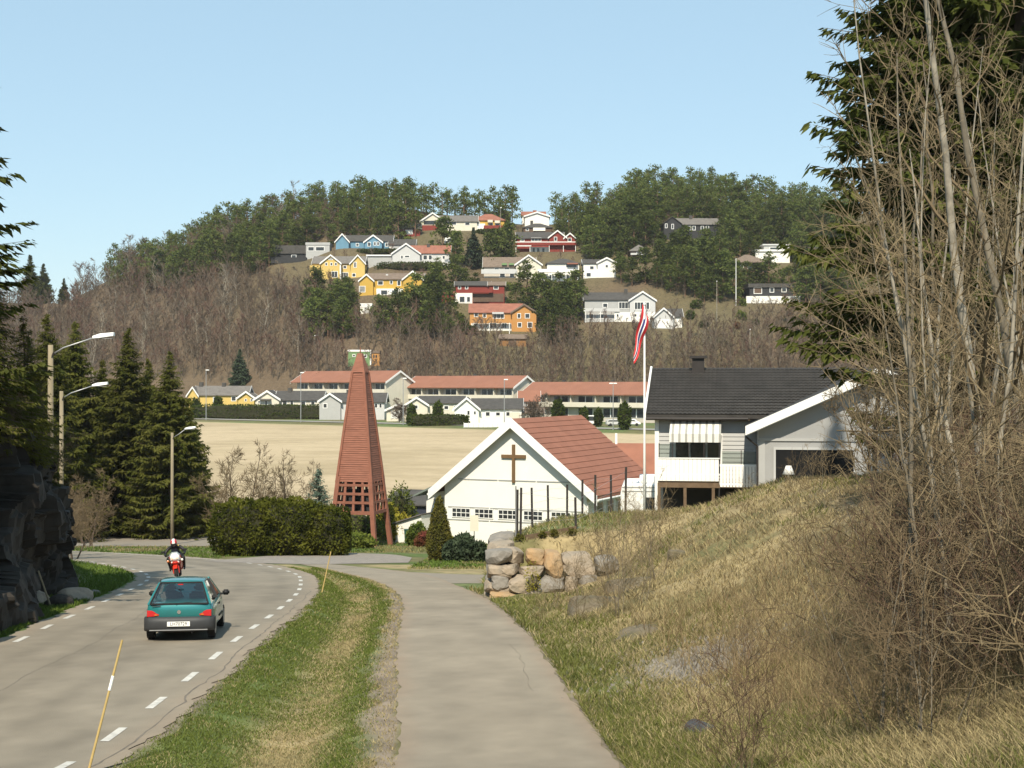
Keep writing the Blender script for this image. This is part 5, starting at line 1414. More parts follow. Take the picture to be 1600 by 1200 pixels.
def text_obj(s, size, parent, loc, m, rot=(math.pi / 2, 0, 0), name='lettering', sx=1.0):
    cu = bpy.data.curves.new(name, 'FONT'); cu.body = s; cu.size = size; cu.align_x = 'CENTER'; cu.align_y = 'CENTER'; cu.extrude = .0008; cu.resolution_u = 2
    t = bpy.data.objects.new(name + '_tmp', cu); COL.objects.link(t)
    dg = bpy.context.evaluated_depsgraph_get(); dg.update()
    me = bpy.data.meshes.new_from_object(t.evaluated_get(dg)); bpy.data.objects.remove(t); bpy.data.curves.remove(cu)
    me.materials.clear(); me.materials.append(M[m])
    o = link(name, me, parent); o.location = loc; o.rotation_euler = rot; o.scale = (sx, 1, 1)
    return o
text_obj('LH70729', .112, plo, (0, -.0792, .40), 'black', sx=.93)
m = MB(); m.tube([(.30, .0, .20), (.30, .3, .22)], .022, 8); m.build('exhaust', 'dark_steel', CAR)
m = MB(); m.box(-.62, .62, .32, 2.9, .19, .30); m.build('underbody', 'black', CAR)
# windscreen, wiper, interior
g = MB(); g.add([(-.69, 2.70, .85), (.69, 2.70, .85), (.475, 1.86, 1.30), (-.475, 1.86, 1.30)], [(0, 1, 2, 3)]); g.build('windscreen', 'car_glass', CAR)
m = MB(); m.bar((-.05, .03, .862), (.30, .055, .885), .012, .012); m.bar((-.05, .03, .862), (-.07, .03, .84), .03, .03); m.build('rear_wiper', 'black', CAR)
for x in (-.34, .34):
    m = MB(); m.box(x - .24, x + .24, 1.22, 1.36, .5, 1.03); so_ = m.build('front_seat', 'seat_cloth', CAR, bevel=.05, seg=2)
    m = MB(); m.box(x - .13, x + .13, 1.20, 1.29, 1.05, 1.20); m.build('head_rest', 'seat_cloth', so_, bevel=.04, seg=2)
m = MB(); m.box(-.60, .60, .44, .58, .5, .80); m.build('rear_seat', 'seat_cloth', CAR, bevel=.05, seg=2)
m = MB(); m.box(-.66, .66, 2.25, 2.6, .72, .84); m.build('dashboard', 'black', CAR, bevel=.04, seg=2)
m = MB(); m.box(-.11, .11, 1.80, 1.83, 1.20, 1.27); m.build('rear_view_mirror', 'black', CAR, bevel=.01)
m = MB(); pts = [(-.34 + .18 * math.cos(a), 2.05 - .06 * math.sin(a), .88 + .18 * math.sin(a)) for a in np.linspace(0, 2 * math.pi, 17)]; m.tube(pts, .014, 6, cap=False); m.build('steering_wheel', 'black', CAR)

# ---------------------------------------------------------------- people
def skin_body(name, joints, bones, m, loc, rot, parent=None, sub=2, root=0):
    me = bpy.data.meshes.new(name); me.from_pydata([j[0] for j in joints], bones, []); me.materials.append(M[m])
    o = link(name, me, parent, loc); o.rotation_euler = rot
    sk = o.modifiers.new('skin', 'SKIN'); sk.use_smooth_shade = True
    sv = me.skin_vertices[0].data
    for i, j in enumerate(joints):
        r = j[1]; sv[i].radius = (r, r) if not hasattr(r, '__len__') else r
        sv[i].use_root = (i == root)
    ss = o.modifiers.new('smooth', 'SUBSURF'); ss.levels = sub; ss.render_levels = sub
    return o
mat('skin', (.45, .27, .19), .6); mat('dark_clothes', (.02, .02, .024), .9, .3, 12); mat('hair', (.04, .025, .015), .8)
mat('leather', (.018, .018, .02), .5, .3, 14); mat('helmet_red', (.5, .02, .025), .15, coat=.6); mat('helmet_white', (.8, .79, .77), .15, coat=.6)
def W(p): return CAR.matrix_basis @ Vector(p)
bpy.context.view_layer.update()
dj = [((0, 0, 0), (.16, .12)), ((0, -.03, .25), (.17, .11)), ((0, -.02, .45), (.16, .10)), ((0, 0, .54), .055), ((0, .02, .60), .055), ((0, .03, .72), (.085, .10)), ((0, .03, .79), (.07, .085)),
      ((-.19, 0, .43), .065), ((-.24, .20, .26), .05), ((-.16, .46, .34), .04), ((-.12, .54, .38), .035), ((.19, 0, .43), .065), ((.24, .20, .26), .05), ((.16, .46, .34), .04), ((.12, .54, .38), .035),
      ((-.12, .35, .0), .085), ((-.14, .70, -.10), .06), ((.12, .35, .0), .085), ((.14, .70, -.10), .06)]
dbn = [(0, 1), (1, 2), (2, 3), (3, 4), (4, 5), (5, 6), (2, 7), (7, 8), (8, 9), (9, 10), (2, 11), (11, 12), (12, 13), (13, 14), (0, 15), (15, 16), (0, 17), (17, 18)]
DR = skin_body('person', dj, dbn, 'dark_clothes', W((-.34, 1.45, .47)), CAR.rotation_euler)
tag(DR, 'driver in dark clothes seated at the wheel of the teal hatchback', 'person')

# motorcycle, coming towards the camera: local y points the way it travels (towards the camera after turning round)
mx, my = (279 - 800) / F * 51.5, 51.5
MO = empty('motorcycle', (mx, my, gz(mx, my) + .03), 0, 'red and white sports motorcycle coming up the road', 'motorcycle')
MO.rotation_euler = (0, math.radians(7), math.radians(190)); MO.scale = (.93, .93, .93)
mat('moto_red', (.50, .03, .015), .25, coat=.6); mat('moto_orange', (.62, .20, .03), .25, coat=.6); mat('moto_white', (.80, .79, .75), .2, coat=.6)
def wheel(y, w, R=.30):
    m = MB(); m.lathe([(R - .10, -w * .8), (R - .04, -w), (R, -w * .4), (R, w * .4), (R - .04, w), (R - .10, w * .8)], 28, axis='x', c=(0, y, R)); o = m.build('wheel', 'rubber', MO)
    m = MB(); m.lathe([(.03, -.05), (R - .10, -w * .7), (R - .10, w * .7), (.03, .05)], 20, axis='x', c=(0, y, R)); m.build('rim', 'dark_steel', o)
    return o
wheel(.70, .06); wheel(-.70, .085, .31)
for s in (-1, 1):
    m = MB(); m.tube([(s * .10, .70, .30), (s * .10, .52, .78), (s * .10, .44, 1.0)], .028, 8); m.build('fork', 'moto_red', MO)
    m = MB(); m.lathe([(.14, 0), (.145, .006), (.05, .012)], 18, axis='x', c=(s * .075, .70, .30)); m.build('brake_disc', 'steel', MO)
    m = MB(); m.tube([(s * .05, .44, 1.0), (s * .22, .40, 1.0), (s * .36, .32, .97)], .017, 6); m.build('handlebar', 'black', MO)
    m = MB(); m.box(-.07, .07, -.02, .02, -.045, .045); mo = m.build('mirror', 'black', MO, bevel=.015, loc=(s * .42, .52, 1.16))
    m = MB(); m.bar((-s * .04, 0, -.03), (-s * .20, -.02, -.14), .02, .02); m.build('mirror_arm', 'black', mo)
    m = MB(); m.lathe([(.0, 0), (.04, .01), (.045, .04), (.0, .06)], 10, axis='y', c=(s * .27, .60, .80)); m.build('turn_signal', 'tail_orange' if s > 0 else 'moto_white', MO)
    # side fairing
    m = MB(); m.prism([(s * .20, .58, .98), (s * .24, .30, .80), (s * .24, -.05, .70), (s * .20, -.05, .36), (s * .14, .36, .34), (s * .17, .56, .62)], (s * .02, 0, 0)); m.build('side_fairing', 'moto_red' , MO, bevel=.008)
    m = MB(); m.lathe([(.055, 0), (.06, .01), (.045, .03)], 14, axis='y', c=(s * .095, .665, .735)); m.build('lower_lamp', 'moto_white', MO)
m = MB(); loft(m, [smooth_poly([(-.04, .80, .86), (.04, .80, .86), (.04, .80, .94), (-.04, .80, .94)], 1), smooth_poly([(-.17, .70, .76), (.17, .70, .76), (.15, .70, 1.02), (-.15, .70, 1.02)], 1), smooth_poly([(-.25, .52, .70), (.25, .52, .70), (.20, .50, 1.12), (-.20, .50, 1.12)], 1)]); fo = m.build('front_fairing', 'moto_white', MO, smooth=True)
m = MB(); loft(m, [smooth_poly([(-.05, .775, .70), (.05, .775, .70), (.05, .775, .76), (-.05, .775, .76)], 1), smooth_poly([(-.22, .60, .62), (.22, .60, .62), (.22, .60, .76), (-.22, .60, .76)], 1)]); m.build('chin', 'moto_red', fo, smooth=True)
m = MB(); m.add([(-.17, .60, 1.03), (.17, .60, 1.03), (.12, .44, 1.24), (-.12, .44, 1.24)], [(0, 1, 2, 3)]); m.build('windshield', 'car_glass', fo)
m = MB(); m.prism([(-.12, .775, .87), (.12, .775, .87), (.10, .74, .95), (-.10, .74, .95)], (0, .01, 0)); m.build('headlight', 'moto_orange', fo)
m = MB(); loft(m, [smooth_poly([(-.12, .25, .72), (.12, .25, .72), (.10, .25, .98), (-.10, .25, .98)], 1), smooth_poly([(-.14, -.15, .70), (.14, -.15, .70), (.12, -.15, .92), (-.12, -.15, .92)], 1)]); m.build('tank', 'moto_red', MO, smooth=True)
m = MB(); loft(m, [smooth_poly([(-.13, -.15, .72), (.13, -.15, .72), (.12, -.15, .82), (-.12, -.15, .82)], 1), smooth_poly([(-.10, -.85, .88), (.10, -.85, .88), (.07, -.85, .95), (-.07, -.85, .95)], 1)]); m.build('seat', 'leather', MO, smooth=True)
m = MB(); m.box(-.17, .17, -.22, .36, .30, .68); m.build('engine', 'dark_steel', MO, bevel=.04, seg=2)
m = MB(); m.bar((0, -.2, .42), (0, -.70, .31), .20, .07); m.build('swingarm', 'dark_steel', MO)
m = MB(); m.prism([(-.075, .98, .52), (.075, .98, .52), (.075, .70, .64), (-.075, .70, .64)], (0, 0, .012)); m.build('front_mudguard', 'moto_red', MO)
# the rider: one continuous body, leaning over the tank, hands on the bars, knees against the tank, feet on the pegs
rj_ = [((0, -.38, .93), (.17, .14)), ((0, -.26, 1.06), (.16, .12)), ((0, -.08, 1.20), (.19, .13)), ((0, .03, 1.28), (.13, .09)), ((0, .10, 1.34), .06), ((0, .13, 1.38), .06),
       ((-.22, .00, 1.24), .078), ((-.38, .10, 1.06), .058), ((-.37, .28, 1.01), .045), ((-.36, .35, .985), .04),
       ((.22, .00, 1.24), .078), ((.38, .10, 1.06), .058), ((.37, .28, 1.01), .045), ((.36, .35, .985), .04),
       ((-.16, -.30, .88), .11), ((-.30, .14, .82), .075), ((-.27, -.16, .48), .055), ((-.27, -.14, .38), .045), ((-.27, .06, .36), .04),
       ((.16, -.30, .88), .11), ((.30, .14, .82), .075), ((.27, -.16, .48), .055), ((.27, -.14, .38), .045), ((.27, .06, .36), .04)]
rb_ = [(0, 1), (1, 2), (2, 3), (3, 4), (4, 5), (3, 6), (6, 7), (7, 8), (8, 9), (3, 10), (10, 11), (11, 12), (12, 13), (0, 14), (14, 15), (15, 16), (16, 17), (17, 18), (0, 19), (19, 20), (20, 21), (21, 22), (22, 23)]
RD = empty('person', MO.location, 0, 'motorcycle rider in black leathers with a red and white helmet', 'person'); RD.rotation_euler = MO.rotation_euler; RD.scale = MO.scale
skin_body('body', rj_, rb_, 'leather', (0, 0, 0), (0, 0, 0), RD)
bm = bmesh.new(); bmesh.ops.create_uvsphere(bm, u_segments=24, v_segments=16, radius=1)
for v in bm.verts:
    x, y, z = v.co; v.co = (x * .128, y * .158 + (.02 if z < 0 else 0), z * .145 * (1.0 if z > -.6 else .9))
me = bpy.data.meshes.new('helmet'); bm.to_mesh(me); 
for n_ in ('helmet_red', 'helmet_white', 'black'): me.materials.append(M[n_])
for p in me.polygons:
    p.use_smooth = True; c = p.center
    p.material_index = 2 if (c.y > .10 and -.055 < c.z < .04) else (1 if abs(c.x) < .048 else 0)
bm.free()
hl = link('helmet', me, RD, (0, .20, 1.46)); hl.rotation_euler = (math.radians(-26), 0, 0)
for s in (-1, 1):                            # gloved fingers closed round the grips
    for k in range(4):
        m = MB(); x = s * (.305 + k * .023); m.tube([(x, .335, 1.005), (x, .385, 1.0), (x, .395, .965), (x, .36, .95)], [.012, .012, .011, .009], 6); m.build('glove_finger', 'leather', RD)
    m = MB(); m.tube([(s * .30, .33, .985), (s * .285, .345, .955), (s * .30, .37, .945)], [.013, .012, .010], 6); m.build('glove_thumb', 'leather', RD)
m = MB(); m.bar((-.17, .07, 1.31), (-.11, .09, 1.33), .06, .05); m.build('shoulder_patch', 'yellow_wall', RD)
# ---------------------------------------------------------------- retaining wall of big stones
SW = empty('stone_wall', near_ground(800, 945), 0, 'retaining wall of big rough tan stones at the foot of the right-hand bank', 'stone wall')
inv = Matrix.Translation(-SW.location)
def rough_block(name, c, size, seed, m, parent, rz=0., rough=.10, sub=3, pw=5., loc0=True):
    """quarried stone: rounded box with chipped, uneven faces"""
    r = np.random.default_rng(seed); bm = bmesh.new(); bmesh.ops.create_icosphere(bm, subdivisions=sub, radius=1)
    k = r.normal(0, 1, (6, 3)); ph = r.random(6) * 6.28
    cuts = [(unit(r.normal(0, 1, 3)), r.uniform(.62, .95)) for _ in range(9)]
    for v in bm.verts:
        p = np.array(v.co); p = p / (np.sum(np.abs(p) ** pw) ** (1 / pw))
        for n, d in cuts:
            e = p @ n - d * 1.15
            if e > 0: p = p - n * e * .8
        f = sum(math.sin(float(p @ k[i]) * (1.6 + i * .9) + ph[i]) / (1 + i * .7) for i in range(6))
        p = p * (1 + rough * .45 * f)
        v.co = p * np.array(size) / 2
    me = bpy.data.meshes.new(name); bm.to_mesh(me); bm.free(); me.materials.append(M[m])
    o = link(name, me, parent); o.location = Vector(c) - (parent.location if parent else Vector()); o.rotation_euler = (r.normal(0, .05), r.normal(0, .05), rz)
    return o
rs = random.Random(21)
def wpix(x, y, Y): return at(x, y, Y)
courses = [   # photo pixels: x0, x1, top, bottom, material
 (780, 822, 858, 882, 'stone_tan'), (822, 850, 860, 886, 'stone_orange'), (850, 879, 866, 903, 'stone_orange'), (879, 930, 866, 902, 'stone_tan'), (930, 968, 872, 893, 'stone_grey'),
 (783, 812, 883, 901, 'stone_tan'), (812, 854, 886, 902, 'stone_tan'), (854, 884, 904, 918, 'stone_grey'), (884, 905, 904, 930, 'stone_tan'), (905, 932, 898, 922, 'stone_grey'), 
 (768, 796, 898, 922, 'stone_grey'), (796, 842, 902, 926, 'stone_tan'), (842, 882, 903, 934, 'stone_grey'), (766, 806, 924, 947, 'stone_orange'), (806, 850, 925, 944, 'stone_tan'), (850, 884, 932, 950, 'stone_grey'), (884, 906, 930, 955, 'stone_grey')]
for i, (x0, x1, y0, y1, m) in enumerate(courses):
    Yw = 42.3 - (y1 - 880) * .010 + rs.uniform(-.10, .10)
    c = at((x0 + x1) / 2, (y0 + y1) / 2, Yw); s_ = Yw / F
    c.y += .45
    rough_block('stone', c, ((x1 - x0) * s_ * 1.05, 1.1, (y1 - y0) * s_ * 1.10), 100 + i, m, SW, rs.uniform(-.05, .05), .035, pw=11)
for i in range(16):        # the short return at the left end, running back
    row, col = i % 4, i // 4
    c = at(769, 858 + row * 24 + 10, 42.6); 
    rough_block('stone', Vector((c.x + .02 * col + .22 - row * .02, 42.5 + col * 1.15, c.z + .10 * col * .3)), (.85, 1.15, .50), 150 + i, rs.choice(['stone_tan', 'stone_grey', 'stone_grey']), SW, rs.uniform(-.06, .06), .04, pw=10)
# bedrock and boulders in the bank
def rock(label, px, py, size, seed, m='rock', dz=0., sub=4, rough=.10, rz=0., name='boulder', pw=4.5):
    p = near_ground(px, py); p.z += dz
    o = rough_block(name, p, size, seed, m, None, rz, rough, sub, pw); return tag(o, label, 'rock')
rock('mossy brown outcrop of bedrock right of the stone wall', 930, 952, (1.6, 1.3, 1.2), 301, dz=-.34)
rock('bedrock ledge behind the twiggy bushes on the bank', 1000, 915, (1.8, 1.3, 1.1), 302, dz=-.42)
rock('low brown bedrock knob half way up the grassy bank', 1020, 985, (1.7, 1.5, .9), 303, dz=-.36)
rock('small rock sitting in the dry grass above the ledge', 1065, 868, (.7, .6, .4), 306, dz=-.05)
# ---------------------------------------------------------------- rock cutting left of the road
def cliff():
    n, k = 260, 70
    ys = np.linspace(14, 55.5, n)
    V = np.zeros((n, k, 3))
    xb = np.interp(ys, RL[:, 0], RL[:, 1]) - np.interp(ys, [14, 30, 38, 46, 55.5], [1.1, 1.15, 1.4, 2.1, 3.2])
    top = np.interp(ys, [14, 30, 42, 48, 53, 55.5], [6.0, 5.4, 4.6, 3.4, 1.7, .4])
    for j in range(k):
        t = j / (k - 1)
        V[:, j, 1] = ys
        V[:, j, 0] = xb - t * .7 - .25 * np.sin(t * 7 + ys * .5)
        V[:, j, 2] = base(ys) - .25 + (top + .25) * t
    r = np.random.default_rng(8); T = r.random((97, 97, 2))
    for (cy, cz, a) in ((2.6, 1.9, .95), (1.3, .9, .50), (.55, .42, .20)):      # fractured blocks: each has its own set-back and tilt
        yy = V[..., 1] + .5 * V[..., 2] * .4 + .25 * np.sin(V[..., 2] * 1.3); zz = V[..., 2] + .22 * np.sin(V[..., 1] * .8) - .15 * V[..., 1]
        iy = np.floor(yy / cy).astype(int); iz = np.floor(zz / cz + (iy % 2) * .5).astype(int)
        q = T[iy % 97, iz % 97]
        V[..., 0] += (q[..., 0] - .5) * a + (q[..., 1] - .5) * a * .5 * (yy / cy - iy - .5)
    V[:, 0, 0] += .3
    # cap running back into the hillside
    C = V[:, -1:, :].copy(); C[..., 0] -= 3.0; C[..., 2] -= .4
    V = np.concatenate([V, C], 1)
    E2 = V[-1:, :, :].copy(); E2[..., 1] += 2.5; E2[..., 0] -= 2.2; E2[..., 2] = np.minimum(E2[..., 2], base(58.) + .4)
    V = np.concatenate([V, E2], 0)
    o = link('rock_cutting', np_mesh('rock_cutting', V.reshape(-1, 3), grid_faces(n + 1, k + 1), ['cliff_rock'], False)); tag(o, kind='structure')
cliff()
for i, (px, py, sz, mm) in enumerate([(118, 938, (1.0, .8, .75), 'stone_tan'), (92, 948, (.8, .7, .6), 'cliff_rock'), (55, 945, (.9, .8, .8), 'stone_tan'), (20, 905, (1.4, 1.2, 1.6), 'cliff_rock'), (148, 928, (.35, .3, .25), 'stone_grey'), (30, 965, (.6, .5, .45), 'cliff_rock')]):
    p = near_ground(px, py)
    o = rough_block('boulder', p, sz, 320 + i, mm, None, i, .15, 3, 3.)
    tag(o, ['tan boulder at the end of the rock cutting', 'dark boulder lying just left of the tan one by the cutting', 'tan fallen block at the shaded foot of the rock cutting', 'tall dark boulder leaning on the rock cutting at the left edge', 'little grey stone in the grass beside the tan boulder', 'low dark stone at the road edge below the rock cutting'][i], 'rock')

# ---------------------------------------------------------------- deer fence on the terrace
FE = empty('fence', near_ground(856, 832, 40, 60), 0, 'tall dark posts of a thin wire fence on the grassy terrace', 'fence')
tops = []
for (px, yt, yb, Yp) in [(808, 765, 842, 45.2), (813, 762, 846, 44.6), (832, 762, 820, 48.5), (857, 758, 816, 49.5), (886, 757, 812, 50.5), (910, 750, 806, 51.5), (930, 742, 801, 51.8), (955, 742, 799, 52.), (977, 730, 800, 50.5), (900, 777, 842, 45.4)]:
    x = (px - 800) / F * Yp; zb = gz(x, Yp); zt = (600 - yt) / F * Yp
    m = MB(); m.bar((0, 0, zb - .3), (rs.uniform(-.03, .03), 0, zt), .075, .075); o = m.build('post', 'dark_steel', FE); o.location = Vector((x, Yp, 0)) - FE.location
    tops.append((Vector((x, Yp, zb)), Vector((x, Yp, zt))))
chain = [1, 0, 2, 3, 4, 5, 6, 7]
def wires(ids):
    for a, b in zip(ids[:-1], ids[1:]):
        for f in (.08, .35, .62, .9):
            pa = tops[a][0].lerp(tops[a][1], f); pb = tops[b][0].lerp(tops[b][1], f)
            m = MB(); m.tube([pa - FE.location, pb - FE.location], .004, 3); m.build('wire', 'steel', FE)
wires(chain); wires([1, 9, 8])
m = MB(); pa, pb = tops[1][0], tops[9][0]
m.prism([pa - FE.location + Vector((.1, -.3, .02)), pb - FE.location + Vector((0, -.3, .02)), pb - FE.location + Vector((0, -.3, .20)), pa - FE.location + Vector((.1, -.3, .20))], (0, .05, 0)); m.build('edging_board', 'timber', FE)
# thin steel pole at the wall's corner
p = near_ground(806, 845, 40, 50)
m = MB(); m.tube([(0, 0, -.2), (0, 0, 1.75)], .022, 8); o = m.build('thin_pole', 'steel', None, loc=p); tag(o, 'thin light steel pole standing beside the first fence posts', 'pole')

# ---------------------------------------------------------------- street lamps
def lamp(px, ytop, Y, label, wood=True, arm=1.65, head=.72, zrot=0.):
    x = (px - 800) / F * Y; z = gz(x, Y); zt = (600 - ytop) / F * Y - z
    o = empty('street_lamp', (x, Y, z), zrot, label, 'street lamp', 'street lamps on wooden poles')
    m = MB(); m.tube([(0, 0, -.4), (0, 0, zt * .5), (0, 0, zt)], [.13, .115, .095], 12); m.build('pole', 'pole_wood', o, smooth=True)
    m = MB(); m.tube([(.09, -.02, zt - .35), (.5, -.02, zt - .10), (arm, -.02, zt + .28)], .028, 8); ao = m.build('arm', 'steel', o, smooth=True)
    m = MB(); m.bar((.05, -.02, zt - .48), (.13, -.02, zt - .28), .12, .04); m.build('bracket', 'dark_steel', ao)
    m = MB(); h = head; loft(m, [[(arm - .08, y, zt + .28 + q) for y, q in ((-.07, -.05), (.07, -.05), (.07, .05), (-.07, .05))], [(arm + .2, y, zt + .34 + q) for y, q in ((-.15, -.09), (.15, -.09), (.12, .08), (-.12, .08))], [(arm + h, y, zt + .42 + q) for y, q in ((-.13, -.09), (.13, -.09), (.10, .05), (-.10, .05))]])
    ho = m.build('lamp_head', 'lamp_white', o, bevel=.015)
    m = MB(); m.box(arm + .22, arm + h - .06, -.10, .10, zt + .225, zt + .245); m.build('lens', 'curtain_pane', ho)
    return o
lamp(79, 539, 52.5, 'nearest street lamp on a wooden pole, highest lamp at the left')
lamp(96, 611, 72, 'second street lamp on a wooden pole, just below the nearest one')
lamp(269, 676, 103, 'farthest wooden street lamp, in front of the spruces', arm=1.0)
# slim far lamps along the valley road
for i, (px, yt, yb, lb) in enumerate([(322, 579, 652, 'slim far street lamp beside the left-hand spruces'), (470, 583, 657, 'slim far street lamp in front of the cream bungalow'), (630, 592, 664, 'slim far street lamp just right of the bell tower'), (788, 594, 660, 'slim far street lamp above the church gable'), (958, 600, 672, 'double-headed far street lamp above the church roof')]):
    Yl = road_y((px - 800) / F * 310) - 3.6; x = (px - 800) / F * Yl; Yl = float(road_y(x) - 3.6); x = (px - 800) / F * Yl; z = gz(x, Yl); zt = (600 - yt) / F * Yl - z
    o = empty('slim_street_lamp', (x, Yl, z), 0, lb, 'street lamp', 'slim street lamps along the valley road')
    m = MB(); m.tube([(0, 0, -.3), (0, 0, zt)], [.10, .07], 8); m.build('pole', 'steel', o)
    for s in ((1, -1) if i == 4 else (1,)):
        m = MB(); m.box(-.1 if s > 0 else -.75, .75 if s > 0 else .1, -.18, .18, zt + .01, zt + .22); m.build('lamp_head', 'lamp_white', o, bevel=.05)
for i, (px, yt, yb, lb) in enumerate([(630, 317, 372, 'tall pale pole standing by the small red garage'), (1150, 405, 478, 'white flagpole standing by the brown hip-roofed house'), (656, 455, 492, 'wooden pole below the ochre yellow house'), (782, 325, 396, 'lamp pole on the hill road by the dark blue spruce'), (1120, 440, 508, 'bare pole on the slope between grey garage and black house'), (492, 525, 560, 'short lamp pole at the edge of the thicket'), (1172, 515, 575, 'pale leaning pole above the grey house roof')]):
    x, y, z = solve(px, yb); h_ = (yb - yt) / F * y
    o = empty('pole', (x, y, z), 0, lb, 'pole'); m = MB(); m.tube([(0, 0, -.5), (0, 0, h_)], [.13, .09], 8); m.build('shaft', 'white_trim' if i == 1 else 'pale_bark', o)
    m = MB(); m.box(-.12, .5 if i in (3, 5) else .12, -.12, .12, h_ + .005, h_ + .18); m.build('top', 'lamp_white', o)
# road marker stakes
def stake(label, p0, p1, m0='stake_wood', band=True, r=.014):
    p0, p1 = Vector(p0), Vector(p1); o = empty('marker_stake', p0, 0, label, 'stake')
    d = p1 - p0; m = MB(); m.tube([-d * .15, d], [r, r * .8], 8); m.build('cane', m0, o)
    if band:
        m = MB(); m.tube([d * .62, d * .73], r * 1.12, 8); m.build('reflector_band', 'lamp_white', o)
mat('stake_wood', (.50, .36, .14), .7, .2, 8)
stake('yellow cane road marker with a white band in the near verge', (-5.33, 17.7, gz(-5.33, 17.7)), at(191, 1000, 17.9), r=.018)
q = near_ground(503, 926); stake('yellow cane road marker in the grass at the bend', q, at(517, 862, q.y + .1), band=False, r=.020)
q = near_ground(80, 950); stake('grey leaning stick against the rock cutting', q, at(60, 892, q.y - .2), 'pole_wood', False, .03)
# sign by the church
SP = near_ground(741, 868, 60, 100); SP = Vector(((741 - 800) / F * 88, 88, gz((741 - 800) / F * 88, 88)))
o = empty('sign', SP, 0, 'blank pale sign on a slim post in front of the white church wall', 'sign')
m = MB(); zt = (600 - 805) / F * 88 - SP.z; m.tube([(0, 0, -.2), (0, 0, zt)], .035, 8); m.build('post', 'steel', o)
m = MB(); m.box(-.26, .26, -.06, -.04, zt - 1.0, zt); m.build('panel', 'cream_wall', o)
# white picket fence by the valley road
o = empty('picket_fence', (0, 0, 0), 0, 'low white fence in front of the bright white valley house', 'fence')
o.location = ((725 - 800) / F * 288, 288, gz((725 - 800) / F * 288, 288))
for i in range(9):
    m = MB(); m.box(i * 1.0, i * 1.0 + .88, 0, .06, .1, .95); m.build('fence_panel', 'white_trim', o)
    m = MB(); m.box(i * 1.0 - .06, i * 1.0 - .005, -.02, .08, 0, 1.15); m.build('post', 'white_trim', o)
# parked cars in front of the right-hand terraced block
def far_car(label, px, Y, m_, van=False, rz=0):
    x = (px - 800) / F * Y; o = empty('parked_car', (x, Y, gz(x, Y)), rz, label, 'car')
    b = MB(); L, Wd, Hh = (4.9, 1.9, 2.1) if van else (4.3, 1.7, 1.42)
    prof = [(-L / 2, .3), (L / 2, .3), (L / 2, .75), (L * .36, .9), (L * .22, Hh), (-L * .44, Hh), (-L / 2, .95)] if not van else [(-L / 2, .3), (L / 2, .3), (L / 2, 1.0), (L * .36, 1.15), (L * .25, Hh), (-L * .49, Hh), (-L / 2, 1.2)]
    b.prism([(u, -Wd / 2, z) for u, z in prof], (0, Wd, 0)); b.build('body', m_, o, bevel=.12, seg=2, smooth=False)
    for s in (-1, 1):
        g = MB(); g.prism([(L * .28, s * (Wd / 2 + .004), .98), (L * .18, s * (Wd / 2 + .004), Hh - .15), (-L * .38, s * (Wd / 2 + .004), Hh - .15), (-L * .44, s * (Wd / 2 + .004), 1.0)], (0, s * .012, 0)); g.build('side_window', 'pane', o)
        for u in (-L * .31, L * .31):
            w = MB(); w.lathe([(.0, -.1), (.32, -.1), (.32, .1), (.0, .1)], 16, axis='y', c=(u, s * (Wd / 2 - .1), .32)); w.build('wheel', 'rubber', o)
far_car('white van parked by the right-hand terraced block', 919, 296, 'white_trim', True, .15)
far_car('silver car parked in front of the right-hand terraced block', 963, 290, 'lightgrey_wall', False, .1)
far_car('white car parked just right of the silver one', 985, 292, 'white_trim', False, -.1)
x_, y_, z_ = solve(703, 383); 
far = empty('parked_caravan', (x_, y_, z_), 0, 'small white camper parked beside the dark round bush on the hill', 'camper')
m = MB(); m.prism([(-1.9, 0, .4), (1.9, 0, .4), (1.9, 0, 1.9), (1.4, 0, 2.6), (-1.6, 0, 2.6), (-1.9, 0, 2.0)], (0, 2, 0)); m.build('body', 'white_trim', far, bevel=.1)
m = MB(); m.box(-.9, .6, -.03, -.002, 1.5, 2.1); m.build('window', 'pane', far)
for u in (-1.1, 1.1):
    m = MB(); m.lathe([(.0, 0), (.34, 0), (.34, .2), (.0, .2)], 14, axis='y', c=(u, -.02, .34)); m.build('wheel', 'rubber', far)
# ---------------------------------------------------------------- trees and shrubs
def onground(px, Y): 
    x = (px - 800) / F * Y; return Vector((x, Y, gz(x, Y)))
# big spruces
SPR = [spruce_meshes('spruce%d' % i, 16, 5.0, 40 + i, 'spruce', dens=1.0, spray=.55, z0=.03, wide=.40, droop=.40, nbr=(7, 10)) for i in range(3)]
BIGSPR = [spruce_meshes('tall_spruce%d' % i, 23, 4.6, 60 + i, 'spruce_dark', dens=1.35, spray=.46, z0=[.15, .04][i], wide=.34, droop=.40, nbr=(9, 13)) for i in range(2)]
gL = 'spruces behind the road at the left'
for i, (px, ytop, yb, Y, lb) in enumerate([(118, 500, 838, 118, 'leftmost tall spruce behind the road bend, beside the lamp poles'), (200, 512, 838, 116, 'broad tall spruce second in the row behind the road bend'), (266, 548, 838, 112, 'spruce nearest the stubble field with drooping outer branches'),
         (160, 560, 838, 121, 'shorter spruce filling the gap behind the second street lamp'), (232, 560, 838, 120, 'shorter spruce between the two tall right-hand spruces'), (72, 490, 838, 108, 'spruce half hidden behind the rock cutting'), (298, 640, 838, 116, 'small spruce at the field end of the row'), (100, 540, 838, 125, 'spruce in the second row behind the lamp poles')]):
    p = onground(px, Y); H_ = ((600 - ytop) / F * Y - p.z); k = H_ / 16
    plant('spruce_tree', (('trunk', SPR[i % 3][0]), ('crown', SPR[i % 3][1])), p, i * 1.3, (k * (1.0 if i != 1 else 1.12), k, k), lb, 'tree', gL)
